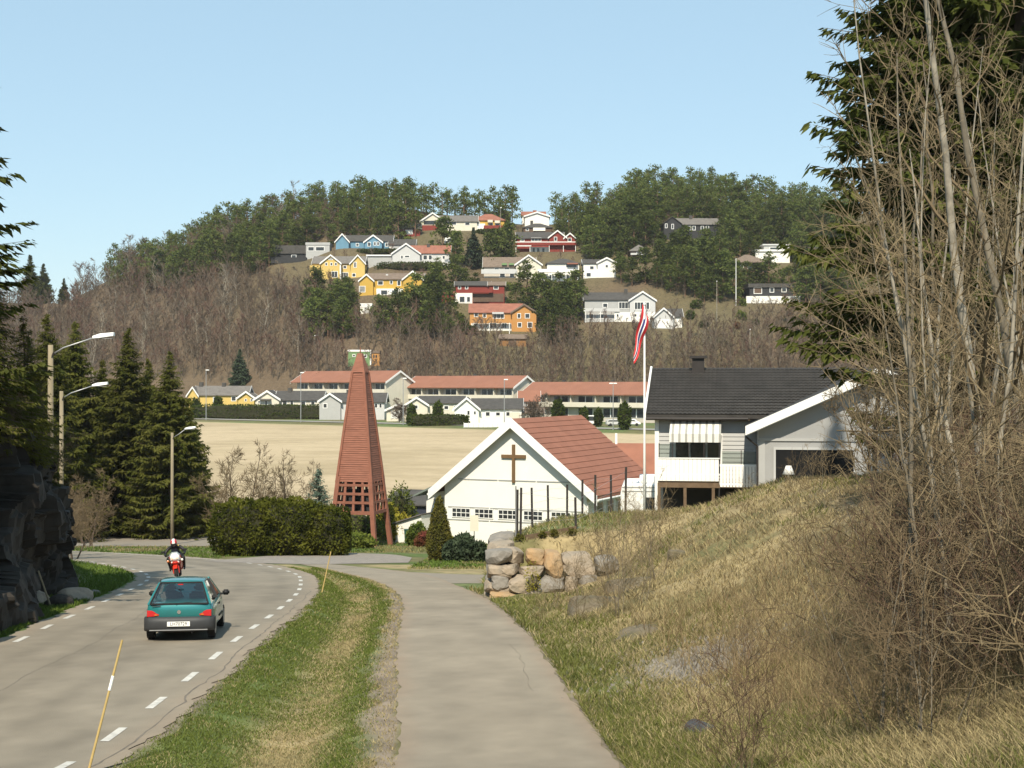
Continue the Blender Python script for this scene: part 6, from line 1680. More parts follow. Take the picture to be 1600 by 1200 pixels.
for i, (x, Y, H_, w_, lb) in enumerate([(-16.7, 36.2, 17, 1.25, 'spruce whose branch tips hang into the left edge'), (-19.6, 41, 13, 1.35, 'spruce on the rock shelf behind the left edge'), (-17.4, 33, 9.5, 1.5, 'low dense spruce at the very left edge'), (-26, 53, 13, 1.2, 'spruce rising behind the rock shelf at the far left')]):
    p = Vector((x, Y, gz(x, Y))); k = H_ / 23
    plant('spruce_tree', (('trunk', BIGSPR[1][0]), ('crown', BIGSPR[1][1])), p, i * 2.1 + .4, (k * w_ * 1.25, k * w_ * 1.25, k), lb, 'tree', 'spruces on the rock shelf')
for i, (px, Y, H_, lb) in enumerate([(1455, 40, 25, 'tall dark spruce behind the bare trees at the right'), (1600, 38, 26, 'tall dark spruce cut off by the right edge of view'), (1480, 84, 17, 'smaller spruce behind the grey house at the right')]):
    p = onground(px, Y); k = H_ / 23
    plant('spruce_tree', (('trunk', BIGSPR[i % 2][0]), ('crown', BIGSPR[i % 2][1])), p, i * 1.7, (k * 1.02, k * 1.02, k), lb, 'tree', 'spruces behind the grey house')
BUSHSPR = spruce_meshes('small_spruce', 4, 1.5, 91, 'blue_spruce', dens=1.7, spray=.30, z0=.03, droop=.25, wide=.5)
p = onground(497, 95); plant('blue_spruce', (('trunk', BUSHSPR[0]), ('crown', BUSHSPR[1])), p, 0, (1.45, 1.45, ((600 - 733) / F * 95 - p.z) / 4), 'small blue-green spruce behind the hedge next to the tower', 'tree')
SHELF = spruce_meshes('shelf_spruce', 5, 1.7, 95, 'spruce', dens=1.2, spray=.30, z0=.02, wide=.3)
def shelf(Y, dx):
    return Vector((float(np.interp(Y, RL[:, 0], RL[:, 1])) - float(np.interp(Y, [30, 38, 46, 55.5], [1.0, 1.15, 1.7, 2.6])) - .8 - dx, Y, float(base(Y)) + float(np.interp(Y, [14, 30, 42, 48, 53, 55.5], [6.0, 5.4, 4.6, 3.4, 1.7, .4])) - .5))
for i, (Y, dx, sc) in enumerate([(39.5, .1, .75), (35.5, .2, .85), (46.5, .3, .45), (42.5, .4, .8), (37.5, .5, .95)]):
    plant('young_spruce', (('trunk', SHELF[0]), ('crown', SHELF[1])), shelf(Y, dx), i, sc, ['bright young spruce hanging over the rock cutting', 'young spruce on the shelf at the left edge', 'smallest young spruce at the end of the rock shelf', 'bushy young spruce on the middle of the rock shelf', 'young spruce between the others on the rock shelf'][i], 'tree')
# ---------------------------------------------------------------- hedge, clipped conifers, garden shrubs
def hedge(name, label, shapes, loc, n, size, m, seed, rz=0., cat='hedge', core='bark', k=.86, group=None, inner=.8):
    o = empty(name, loc, rz, label, cat, group)
    link('foliage', blob_leaves(name + '_leaves', shapes, n, size, m, seed, inner=inner), o)
    link('inner_branches', core_mesh(name + '_core', shapes, k, core), o)
    return o
mat('hedge_core', (.035, .035, .014), .95, .4, 3)
Yh = 80; p = onground(438, Yh); s_ = Yh / F
hedge('hedge', 'big rounded dark green conifer hedge in front of the bell tower', [(-52 * s_, 0, 1.45, 52 * s_, 1.8, 1.62, 3.2), (10 * s_, .2, 1.5, 56 * s_, 1.9, 1.60, 3.2), (66 * s_, .1, 1.30, 42 * s_, 1.6, 1.42, 3.2)], p, 30000, .105, 'hedge_leaf', 5, core='hedge_core', inner=.82)
p = onground(686, 71); zt = (600 - 778) / F * 71 - p.z
hedge('thuja', 'slender conical thuja at the corner in front of the church', [(0, 0, zt * .30, .62, .62, zt * .34, 2.2), (0, 0, zt * .55, .44, .44, zt * .35, 2.), (0, 0, zt * .80, .24, .24, zt * .22, 2.)], p, 9000, .07, 'column_leaf', 6, cat='tree', core='hedge_core')
p = onground(724, 70); 
hedge('juniper', 'low spiky blue-green juniper bush beside the thuja', [(-.35, 0, .45, .7, .7, .65, 2.), (.45, 0, .45, .8, .7, .6, 2.), (0, .2, .65, .6, .6, .7, 2.)], p, 5000, .12, 'juniper', 7, cat='shrub', core='hedge_core', inner=.6, k=.6)
for i, (px, Y, w, h_, m, lb) in enumerate([(625, 112, 1.6, 4.2, 'bush_leaf', 'round green shrub behind the tower legs'), (606, 110, 1.3, 2.9, 'yellow_leaf', 'yellow-green shrub between the tower legs'), (628, 107, 1.0, 2.2, 'yellow_leaf', 'golden shrub left of the green bin'), (560, 106, 2.6, 2.6, 'bush_leaf', 'dark green bush under the tower lattice'), (555, 93, 1.6, 1.0, 'bush_leaf', 'low fresh green bush between hedge and tower leg'),
        (652, 98, .9, 1.6, 'bush_leaf', 'small green shrub in front of the annex window'), (664, 96, .8, 1.0, 'red_leaf', 'small reddish shrub near the thuja'), (700, 73, .5, 1.2, 'yellow_leaf', 'yellow shrub tucked behind the thuja'), (832, 41.4, .30, 1.0, 'yellow_leaf', 'yellow flowering bush in front of the stone wall')]):
    p = onground(px, Y)
    hedge('shrub', lb, [(0, 0, h_ * .5, w * .7, w * .7, h_ * .52, 2.2), (w * .4, .1, h_ * .35, w * .5, w * .5, h_ * .38, 2.), (-w * .4, -.1, h_ * .38, w * .5, w * .5, h_ * .36, 2.)], p, 2600 if Y > 60 else 420, .13 if Y > 60 else .03, m, 20 + i, cat='shrub', core='hedge_core', k=.62 if Y > 60 else .2, inner=.55)
# far hedges along the valley road
def far_hedge(label, x0, x1, Y, h_, px_dy=0, n=7000):
    X0, X1 = (x0 - 800) / F * Y, (x1 - 800) / F * Y; c = Vector(((X0 + X1) / 2, Y, gz((X0 + X1) / 2, Y)))
    hedge('clipped_hedge', label, [(0, 0, h_ / 2, (X1 - X0) / 2, 1.0, h_ / 2, 9.)], c, n, .28, 'far_hedge', int(x0), cat='hedge', core='hedge_core', k=.95, inner=.95, rz=-.12)
far_hedge('long clipped green hedge along the valley road, left of the tower', 298, 530, 350, 3.4)
far_hedge('clipped hedge in front of the cream house, right of the tower', 640, 728, 298, 2.2, n=3500)
THJ = (('foliage', blob_leaves('far_thuja', [(0, 0, 2.0, 1.0, 1.0, 2.1, 2.)], 900, .3, 'far_hedge', 77)), ('inner_branches', core_mesh('far_thuja_core', [(0, 0, 2.0, 1.0, 1.0, 2.0, 2.)], .8, 'hedge_core')))
for i, (px, Y, sc, lb) in enumerate([(684, 315, 1.15, 'upright thuja in front of the cream valley house'), (643, 318, 1.0, 'thuja at the left corner of the cream valley house'), (341, 355, 1.3, 'dark clipped thuja by the yellow valley house'), (306, 356, 1.2, 'thuja at the left end of the valley hedge'), (976, 270, 1.25, 'dark cone-shaped thuja on the traffic island'), (872, 296, 1.3, 'light green bush in front of the right terraced block'), (912, 285, .95, 'low green bush right of the white van'), (935, 287, .9, 'green bush left of the silver car'), (976, 292, .8, 'small upright thuja behind the silver car')]):
    x = (px - 800) / F * Y
    plant('far_thuja', THJ, (x, Y, gz(x, Y)), i, (sc, sc, sc), lb, 'shrub', 'clipped thujas in the valley gardens')
FS = spruce_meshes('far_spruce', 12, 3.3, 93, 'spruce_dark', dens=.55, spray=1.0, z0=.02, droop=.3, wide=.5)
FBS = spruce_meshes('far_blue_spruce', 12, 3.6, 94, 'juniper', dens=.6, spray=1.0, z0=.02, droop=.3, wide=.5)
for (px, yt, yb, lb, ms) in [(375, 545, 604, 'dark round spruce standing alone above the yellow valley house', FBS), (740, 355, 416, 'large blue-green spruce among the hill houses', FBS), (68, 408, 470, 'lone pointed spruce on the far left skyline', FS), (47, 395, 470, 'dark spruce on the skyline left of the lone one', FS), (100, 432, 472, 'small spruce on the low left skyline', FS), (793, 335, 366, 'dark narrow conifer beside the orange hip roof', FS)]:
    x, y, z = solve(px, yb); h_ = (yb - yt) / F * y; k = h_ / 12
    plant('spruce_tree', (('trunk', ms[0]), ('crown', ms[1])), (x, y, z), px, (k * (1.25 if px in (375, 740) else 1), k, k), lb, 'tree')
    HBOX.append((px - 14, yt, px + 14, yb, y))
for (x0, x1, py, h_, lb) in [(590, 702, 421, 2.4, 'dark green hedge row below the pale grey red-roofed house'), (560, 625, 397, 1.6, 'green hedge below the blue house'), (664, 700, 452, 2.6, 'row of clipped bushes right of the ochre yellow house'), (720, 745, 521, 2.0, 'bush left below the orange house'), (745, 790, 366, 1.8, 'hedge below the orange hip-roofed house')]:
    x, y, z = solve((x0 + x1) / 2, py); w = (x1 - x0) / F * y / 2
    hedge('garden_hedge', lb, [(0, 0, h_ * .45, w, 1.6, h_ * .55, 4.)], (x, y, z), 1800, .34, 'far_hedge', int(x0), core='hedge_core', k=.85)

# ---------------------------------------------------------------- wooded hill
def hidden_house(px, py, Y, h_px, w_px, fr=.72):
    for (x0, y0, x1, y1, hy) in HBOX:
        if px + w_px > x0 + 5 and px - w_px < x1 - 5 and py - h_px < y0 + (y1 - y0) * fr and py > y0 and Y < hy + 8:
            return True
    return False
PINE = [pine_meshes('hill_pine%d' % i, 11.0 + i * .6, 3.3 + .3 * (i % 3), 200 + i, low=[.18, .26, .14, .30, .22][i]) for i in range(5)]
FB = [far_bare_meshes('hill_bare%d' % i, 10 + i * .6, 2.5 + .2 * i, 230 + i, m=['far_twig', 'far_twig_red', 'far_twig', 'far_twig_grey', 'far_twig_red'][i]) for i in range(5)]
FBB = far_bare_meshes('hill_birch', 12, 2.2, 239, m='far_twig_grey', trunk_m='pale_bark', n=240)
rt = random.Random(5)
def in_poly(x, y, P):
    c = False; j = len(P) - 1
    for i in range(len(P)):
        if (P[i][1] > y) != (P[j][1] > y) and x < (P[j][0] - P[i][0]) * (y - P[i][1]) / (P[j][1] - P[i][1]) + P[i][0]: c = not c
        j = i
    return c
def ridge(px): return float(np.interp(px, _rx, _ry))
def scatter(n, region, dmin):
    """n feet spread over a photo region of the hillside, spaced in metres"""
    out = []; tries = 0; cell = {}
    while len(out) < n and tries < n * 40:
        tries += 1
        px, py = region(); 
        if py < ridge(px) - 1: continue
        x, y, z = solve_fast(px, py)
        k = (int(x // dmin), int(y // dmin))
        if any((x - q[0]) ** 2 + (y - q[1]) ** 2 < dmin ** 2 for a in (-1, 0, 1) for b in (-1, 0, 1) for q in cell.get((k[0] + a, k[1] + b), [])): continue
        cell.setdefault(k, []).append((x, y)); out.append((px, py, x, y, z))
    return out
# table of the hillside so that scattering is quick
_cpx = np.linspace(-150, 1750, 191); _cys = np.linspace(348, 600, 260)
_CX = (_cpx[:, None] - 800) / F * _cys[None, :]; _CY = np.repeat(_cys[None, :], 191, 0)
_CZ = ground_z(_CX, _CY); _CP = 600 - _CZ / _CY * F
_CPm = np.minimum.accumulate(_CP, axis=1)
def solve_fast(px, py):
    i = int(np.clip(round((px + 150) / 10), 0, 190)); j = int(np.argmax(_CPm[i] <= py))
    if _CPm[i, j] > py: j = int(np.argmin(_CPm[i]))
    y = _cys[j] + rt.uniform(-.4, .4); x = (px - 800) / F * y
    return x, y, float(_CZ[i, j]) - .15
def reg_pine():
    while True:
        px = rt.uniform(170, 1330); r = ridge(px)
        u = rt.random()
        if px < 480: py = r + u ** 1.3 * np.interp(px, [170, 300, 480], [25, 60, 95])
        elif px < 900: py = r + u * np.interp(px, [480, 560, 640, 760, 900], [55, 40, 25, 22, 30]) if rt.random() < .80 else r + rt.uniform(40, 205)
        else: py = r + u * np.interp(px, [900, 980, 1100, 1250, 1330], [75, 130, 165, 150, 150])
        return px, py
GP = 'pines covering the top of the hill'; GB = 'leafless trees on the lower hillside'
pn = [q for q in scatter(1050, reg_pine, 3.2) if not hidden_house(q[0], q[1], q[3], 46, 9, .92 if 470 < q[0] < 960 else .72)]
pn.sort(key=lambda q: q[3])
vis_p = pn[:]; rt.shuffle(vis_p); vis_p.sort(key=lambda q: q[1] < ridge(q[0]) + 45); ind, rest = vis_p[:295], vis_p[295:]
def mk(name, parts, q, sc, label, cat, group, rz):
    plant(name, parts, (q[2], q[3], q[4] - .2), rz, sc, label, cat, group)
for q in ind:
    k = rt.choice(PINE); s = rt.uniform(.62, 1.28)
    mk('pine_tree', (('trunk', k[0]), ('crown', k[1])), q, (s * rt.uniform(.9, 1.2), s * rt.uniform(.9, 1.2), s), 'green pine among the trees on the wooded hill', 'tree', GP, rt.random() * 6.28)
def merge_stuff(name, feet, protos, label, smin, smax, skip_trunk=True):
    """the rest of the wood: joined crowns, one object"""
    Vs, Fs, n = [], [], 0; mats = []; mi = []
    data = []
    for pr in protos:
        for me in pr:
            nv = len(me.vertices); v = np.empty(nv * 3, np.float32); me.vertices.foreach_get('co', v)
            lp = np.empty(len(me.loops), np.int32); me.loops.foreach_get('vertex_index', lp)
            data.append((v.reshape(-1, 3), lp.reshape(-1, 4), me.materials[0].name))
    per = len(protos[0])
    for q in feet:
        pi = rt.randrange(len(protos)); s = rt.uniform(smin, smax); a = rt.random() * 6.28; c, sn = math.cos(a), math.sin(a)
        for d in data[pi * per:(pi + 1) * per]:
            v = d[0] * s; w = np.stack([v[:, 0] * c - v[:, 1] * sn + q[2], v[:, 0] * sn + v[:, 1] * c + q[3], v[:, 2] + q[4] - .2], -1)
            Vs.append(w); Fs.append(d[1] + n); n += len(w)
            if d[2] not in mats: mats.append(d[2])
            mi.append(np.full(len(d[1]), mats.index(d[2])))
    if not Vs: return
    o = link(name, np_mesh(name, np.concatenate(Vs), np.concatenate(Fs), mats, False, None, np.concatenate(mi)))
    tag(o, label, 'wood', None, 'stuff')
merge_stuff('pine_wood', rest, [pine_meshes('wood_pine%d' % i, 10.5 + i * .6, 3.3, 260 + i, ncl=30, per=22, low=.22) for i in range(3)], 'dense pine wood filling in the hilltop behind the single pines', .68, 1.28)
def reg_bare():
    while True:
        u = rt.random()
        if u < .5: px = rt.uniform(-80, 500); lo = max(ridge(px) + 4, np.interp(px, [-80, 55, 170, 300, 420, 500], [470, 440, 425, 430, 455, 475])); py = rt.uniform(lo, 598)
        else: px = rt.uniform(480, 1330); py = rt.uniform(np.interp(px, [480, 600, 720, 840, 1000, 1080, 1330], [455, 500, 535, 540, 535, 530, 490]), 640)
        if rt.random() < .09: px = rt.uniform(170, 520); py = ridge(px) + rt.uniform(1, 50)
        if rt.random() < .03: px = rt.uniform(925, 965); py = ridge(px) + rt.uniform(2, 10)
        return px, py
bn = [q for q in scatter(1900, reg_bare, 1.9) if not hidden_house(q[0], q[1], q[3], 34, 6) and q[3] > 356]
rt.shuffle(bn)
print('pines', len(pn), 'bare', len(bn))
for i, q in enumerate(bn[:295]):
    low = q[0] > 480
    k = FBB if rt.random() < .2 else rt.choice(FB); s = rt.uniform(.6, 1.0) * (.75 if low else 1.45)
    mk('bare_tree', (('trunk', k[0]), ('branches', k[1])), q, (s * 1.1, s * 1.1, s), 'leafless brown tree in the thicket on the hillside', 'tree', GB, rt.random() * 6.28)
merge_stuff('bare_thicket', bn[295:], [far_bare_meshes('thicket%d' % i, 8.5 + i * .5, 2.4, 280 + i, n=210, m=['far_twig', 'far_twig_red', 'far_twig'][i], tw=.05) for i in range(3)], 'dense leafless thicket covering the lower hillside', .55, 1.25)
# garden trees scattered between the hill houses
def reg_mid():
    return rt.uniform(470, 1260), rt.uniform(350, 520)
gm_ = [q for q in scatter(330, reg_mid, 3.0) if not hidden_house(q[0], q[1], q[3], 24, 5)]
gshr = [(('foliage', blob_leaves('g_shrub%d' % i, [(0, 0, 1.1, 1.3, 1.3, 1.3, 2.), (.9, .2, .8, .9, .9, .9, 2.), (-.8, 0, .9, 1.0, .9, 1.0, 2.)], 420, .34, ['far_hedge', 'bush_leaf', 'red_leaf'][i], 500 + i)), ('inner_branches', core_mesh('g_core%d' % i, [(0, 0, 1.0, 1.2, 1.2, 1.2, 2.)], .6, 'hedge_core'))) for i in range(3)]
for q in gm_:
    if rt.random() < .55:
        k = rt.choice(FB); s = rt.uniform(.35, .55); mk('garden_tree', (('trunk', k[0]), ('branches', k[1])), q, s, 'small leafless garden tree between the hill houses', 'tree', 'small bare garden trees on the hill', rt.random() * 6)
    else:
        k = gshr[rt.choice([0, 0, 1, 1, 2])]; s = rt.uniform(.7, 1.3); mk('garden_shrub', k, q, s, 'low rounded shrub in the gardens between the hill houses', 'shrub', 'garden shrubs between the hill houses', rt.random() * 6)

# ---------------------------------------------------------------- bare trees in the middle distance
MID = [bare_meshes('mid_bare%d' % i, 6, 600 + i, spread=.42, nb=14, n2=6, n3=5, stems=3, twig_m='twig', trunk_m='bark', twig_r=.012, r0=.07, sides=(5, 3, 3)) for i in range(3)]
for i, (px, Y, h_, lb) in enumerate([(362, 100, 6.8, 'slim bare tree behind the left end of the hedge'), (385, 97, 7.2, 'tallest bare tree behind the hedge'), (410, 101, 5.8, 'bare tree with fine twigs behind the middle of the hedge'), (445, 98, 6.6, 'spreading bare tree behind the hedge against the stubble field'), (468, 102, 6.0, 'bare tree nearest the small blue-green spruce')]):
    k = MID[i % 3]; plant('bare_tree', (('trunk', k[0]), ('branches', k[1])), onground(px, Y), i * 1.9, h_ / 6, lb, 'tree', 'bare trees behind the hedge')
UND = [(130, 104), (150, 118), (172, 117), (190, 119), (210, 117), (228, 118), (250, 116), (272, 117), (290, 114), (305, 118), (330, 122), (140, 96), (118, 90), (100, 78), (112, 74), (95, 66), (60, 62), (106, 84), (85, 90)]
for i, (px, Y) in enumerate(UND):
    k = MID[i % 3]; plant('bare_bush', (('stems', k[0]), ('branches', k[1])), onground(px, Y), i * 1.1, rt.uniform(.5, .95), 'bare undergrowth bush below the spruces behind the road bend', 'shrub', 'bare undergrowth below the left spruces')
for i, (dx, Y) in enumerate([(2.2, 37), (2.6, 41), (2.4, 44.5), (3.0, 48), (3.6, 51), (3.4, 54), (4.6, 46.5), (5., 52)]):
    k = MID[i % 3]
    plant('bare_bush', (('stems', k[0]), ('branches', k[1])), shelf(Y, dx - 2.3), i * 1.3, .30 + .05 * (i % 3), 'bare bush growing on the rock cutting at the left', 'shrub', 'bare bushes on the rock cutting')
for i in range(12):
    k = MID[i % 3]; Y = 33 + (i * 7 % 12); plant('bare_bush', (('stems', k[0]), ('branches', k[1])), onground(1375 + i * 24 + (i * 37 % 19), Y), i * 1.4, .62 + .06 * (i % 5), 'dense bare bush below the dark spruce at the right', 'shrub', 'dense bare bushes below the right-hand spruces')
DK = bare_meshes('dark_bush', 5, 620, spread=.6, nb=16, n2=7, n3=5, stems=4, twig_m='bark', trunk_m='bark', twig_r=.03, r0=.08, sides=(4, 3, 3), start=.1)
x = (838 - 800) / F * 300; plant('bare_bush', (('stems', DK[0]), ('branches', DK[1])), (x, 300, gz(x, 300)), 0, 1.35, 'dark bare bush above the church ridge', 'shrub')
x = (622 - 800) / F * 316; plant('bare_bush', (('stems', DK[0]), ('branches', DK[1])), (x, 322, gz(x, 322)), 2, 1.1, 'dark bare bush right of the tower below the terraced gable', 'shrub')

# ---------------------------------------------------------------- bare trees and brush on the right
NB = [bare_meshes('near_bare0', 12, 700, spread=.30, nb=17, n2=5, n3=3, trunk_m='pale_bark', twig_m='twig', lean=(-.05, 0), start=.2, up=1.0, r0=.085, twig_r=.005),
      bare_meshes('near_bare1', 11, 701, spread=.36, nb=17, n2=5, n3=3, trunk_m='grey_bark', twig_m='twig', lean=(-.18, -.02), start=.15, up=.7, r0=.075, twig_r=.005),
      bare_meshes('near_bare2', 9, 702, spread=.34, nb=12, n2=5, n3=3, trunk_m='pale_bark', twig_m='twig_pale', stems=3, start=.15, r0=.055, twig_r=.005, splay=(.05, .18)),
      bare_meshes('near_bare3', 10, 703, spread=.38, nb=18, n2=5, n3=3, trunk_m='grey_bark', twig_m='twig_pale', lean=(-.10, 0), start=.1, up=.5, r0=.065, twig_r=.005)]
for i, (px, Y, v, sc, rz, lb) in enumerate([
     (1518, 17.0, 1, .58, 0, 'pale-barked bare tree leaning left in the right foreground'), (1538, 18.0, 0, .95, .3, 'straight pale-barked bare tree beside the leaning one'), (1575, 16.5, 2, .95, 1.2, 'cluster of thin bare stems near the right edge'),
     (1440, 29, 3, .95, 4.0, 'wide-branched bare tree reaching out towards the grey house'), (1500, 28, 2, 1.15, .4, 'many-stemmed bare tree below the spruce'),
     (1440, 37, 3, 1.15, 1.0, 'bare tree close to the wing of the grey house'),
     (1660, 20, 1, 1.05, 6.0, 'bare tree just outside the right edge with branches reaching in'), (1365, 41, 0, .95, 5.2, 'thin bare tree at the corner of the grey house wing'), ]):
    k = NB[v]; plant('bare_tree', (('trunk', k[0]), ('branches', k[1])), onground(px, Y), rz, sc, lb, 'tree', 'bare trees on the right-hand bank')
mat('twig_red', (.115, .070, .046), .9, .35, 3)
BR = [bare_meshes('brush%d' % i, 2.6 + .5 * i, 720 + i, spread=.5, nb=7, n2=5, n3=4, trunk_m=['grey_bark', 'twig', 'twig_pale'][i], twig_m=['twig', 'twig_red', 'twig_pale'][i], stems=5, start=.08, up=.7, r0=.018, sides=(4, 3, 3), twig_r=.0035) for i in range(3)]
BS = [bare_meshes('bank_bush%d' % i, 2.6 + .4 * i, 760 + i, spread=.42, nb=6, n2=4, n3=3, trunk_m=['grey_bark', 'twig_pale'][i % 2], twig_m=['twig_pale', 'twig'][i % 2], stems=4, start=.15, up=.9, r0=.016, sides=(4, 3, 3), twig_r=.0035) for i in range(3)]
SAP = [bare_meshes('sapling%d' % i, 6 + i, 780 + i, spread=.22, nb=13, n2=4, n3=3, trunk_m=['pale_bark', 'grey_bark', 'pale_bark'][i], twig_m='twig_pale', stems=2, start=.2, up=1.1, r0=.035, sides=(5, 3, 3), twig_r=.004, splay=(.02, .10), wander=.07) for i in range(3)]
GR = 'leafless brush on the right-hand bank'
rb2 = random.Random(33); cnt = 0
while cnt < 60:
    px = rb2.uniform(1080, 1700); Y = rb2.uniform(13, 44) if cnt < 32 else rb2.uniform(13, 23)
    lim = np.interp(Y, [13, 18, 24, 30, 38, 44], [1400, 1350, 1440, 1450, 1400, 1360])
    if px < lim and rb2.random() > .06: continue
    p = onground(px, Y); py = 600 - p.z / Y * F
    if px < lim and py < 900: continue
    k = BR[cnt % 3]; sc = rb2.uniform(.55, 1.1) * (.55 if px < lim else 1.0)
    plant('bare_shrub', (('stems', k[0]), ('branches', k[1])), p, rb2.random() * 6.28, sc, 'tangled leafless shrub in the brush on the right-hand bank', 'shrub', GR); cnt += 1
for i in range(20):
    while True:
        px = rb2.uniform(1330, 1690); Y = rb2.uniform(14, 40)
        if px > np.interp(Y, [14, 20, 30, 40], [1430, 1400, 1420, 1370]): break
    k = SAP[i % 3]; plant('bare_sapling', (('stems', k[0]), ('branches', k[1])), onground(px, Y), rb2.random() * 6.28, rb2.uniform(.7, 1.15), 'slim leafless sapling rising from the brush on the right-hand bank', 'tree', 'slim saplings on the right-hand bank')
for i, (px, py, sc, lb) in enumerate([(860, 955, .55, 'bare twiggy bush at the foot of the stone wall'), (905, 975, .5, 'bare twiggy bush left of the bedrock outcrop'), (950, 930, .85, 'tall bare bush growing on the bedrock outcrop'), (985, 900, .95, 'taller bare bush behind the bedrock ledge'), (930, 900, .7, 'bare bush at the right end of the stone wall'), (1010, 880, .8, 'bare bush on the slope below the terrace'), (965, 965, .7, 'bare bush in front of the low bedrock knob'), (1035, 860, .7, 'bare bush near the top of the grassy mound'), (1000, 830, .45, 'bare shoots on the right end of the terrace'), (1170, 775, .3, 'dry shrub on the crest of the mound'), (1235, 775, .5, 'reddish bare shrub in front of the big window'), (1275, 775, .6, 'bare shrub right of the big window'), (915, 940, .6, 'bare bush growing in front of the mossy outcrop'), (945, 955, .55, 'brown bush at the right side of the mossy outcrop'), (975, 935, .75, 'bushy bare stems between outcrop and ledge'), (1000, 945, .65, 'bare bush just right of the ledge'), (890, 930, .45, 'low bare bush at the foot of the right wall stones'), (1025, 905, .7, 'bare bush above the ledge'), (960, 900, .7, 'bare bush above the mossy outcrop'), (840, 985, .35, 'tuft of dry shoots beside the footpath near the wall')]):
    k = BS[i % 3]; plant('bare_shrub', (('stems', k[0]), ('branches', k[1])), near_ground(px, py), i * .8, sc, lb, 'shrub')
for i, px in enumerate((783, 812, 848, 866, 893)):
    p = onground(px, 44.3)
    hedge('small_shrub', ['small dry tuft at the corner of the stone wall', 'small dark tuft beside the first fence post on the wall', 'third small dark tuft along the top of the stone wall', 'fourth small dark tuft along the top of the stone wall', 'last small dark tuft at the right along the wall top'][i], [(0, 0, .09, .16, .14, .15, 2.)], p, 160, .05, 'column_leaf', 640 + i, cat='shrub', core='hedge_core', k=.3, group='tufts along the wall top', inner=.2)
# ---------------------------------------------------------------- grass
def blades(name, n, sample, label, hmin, hmax, wid, colf, lean=.5, kind='stuff'):
    X, Y = sample(n); Z = ground_z(X, Y); n = len(X); r = np.random.default_rng(n)
    sc = np.clip(Y / 22, .8, 2.6)
    h_ = r.uniform(hmin, hmax, n) * np.clip(sc ** .35, 1, 1.4); w_ = wid * sc * r.uniform(.7, 1.3, n)
    a = r.random(n) * 6.283; b = r.random(n) * 6.283; ln = h_ * r.uniform(.1, lean, n) * 1.6
    B = np.stack([X, Y, Z - .01], -1); S_ = np.stack([np.cos(a) * w_, np.sin(a) * w_, 0 * a], -1)
    T = B + np.stack([np.cos(b) * ln, np.sin(b) * ln, h_], -1); Mi = B + (T - B) * .55 + np.stack([0 * a, 0 * a, h_ * .12], -1)
    V = np.stack([B - S_, B + S_, Mi + S_ * .6, T, Mi - S_ * .6], 1).reshape(-1, 3)
    i = np.arange(n) * 5
    Fq = np.stack([i, i + 1, i + 2, i + 4], -1); Ft = np.stack([i + 4, i + 2, i + 3], -1)
    c = colf(X, Y, r); c = np.repeat(c[:, None, :], 5, 1).reshape(-1, 3)
    o = link(name, np_mesh(name, V, [Fq, Ft], ['blade'], False, c)); tag(o, label, 'grass', None, kind)
def ysamp(n, lo, hi, r): # density falls with distance as the picture's scale does
    u = r.random(n); return 1 / (1 / lo + (1 / hi - 1 / lo) * u)
def s_verge(n):
    r = np.random.default_rng(1); Y = ysamp(n, 16.5, 62, r)
    rr = np.interp(Y, RR[:, 0], RR[:, 1]) + .62; pl = np.interp(Y, PL[:, 0], PL[:, 1])
    u = r.random(n); X = rr + (pl - rr) * u
    edge = vnoise(X, Y, 1.3, 21); k = ((u > .0 + .08 * edge) | (r.random(n) < .25)) & ((u < np.where(Y < 44, .86, .97) + .16 * (edge - .5)) | (r.random(n) < .22))
    gaps = (vnoise(X, Y, 2.2, 22) > .25) | (r.random(n) < .35)
    return X[k & gaps], Y[k & gaps]
def c_verge(X, Y, r):
    rr = np.interp(Y, RR[:, 0], RR[:, 1]) + .62; pl = np.interp(Y, PL[:, 0], PL[:, 1]); u = (X - rr) / np.maximum(pl - rr, .3)
    dry = np.clip(sstep(.3, .5, u) * sstep(.80, .6, u) * (vnoise(X, Y, .6, 1) * 1.3 - .05) + sstep(.80, .95, u) * .9 + .30 * vnoise(X, Y, 1.5, 8) - .05, 0, 1)
    t = r.random(len(X)) < dry
    g = np.array([.135, .165, .040]) * r.uniform(.7, 1.3, (len(X), 1)); s = np.array([.39, .32, .17]) * r.uniform(.7, 1.2, (len(X), 1))
    return np.where(t[:, None], s, g)
blades('verge_grass', 150000, s_verge, 'short green and straw grass on the verge between road and footpath', .018, .060, .0075, c_verge, .9)
def s_bank(n):
    r = np.random.default_rng(2); Y = ysamp(n, 11, 56, r)
    pr = np.interp(Y, PR[:, 0], PR[:, 1]); X = pr + .06 + (r.random(n) ** 1.1) * np.interp(Y, [11, 24, 40, 56], [6., 8, 14, 14.])
    k = (np.exp(-(((X - 3.3) / 1.3) ** 2 + ((Y - 24.6) / 1.7) ** 2) * 1.2) < .5) | (r.random(n) < .2)
    k &= ~((Y > 46) & (X < -1.0)) & ((vnoise(X, Y, 1.6, 31) > .22) | (r.random(n) < .3))
    k &= ~((Y > 40.8) & (Y < 43.2) & (X < 3.5))
    return X[k], Y[k]
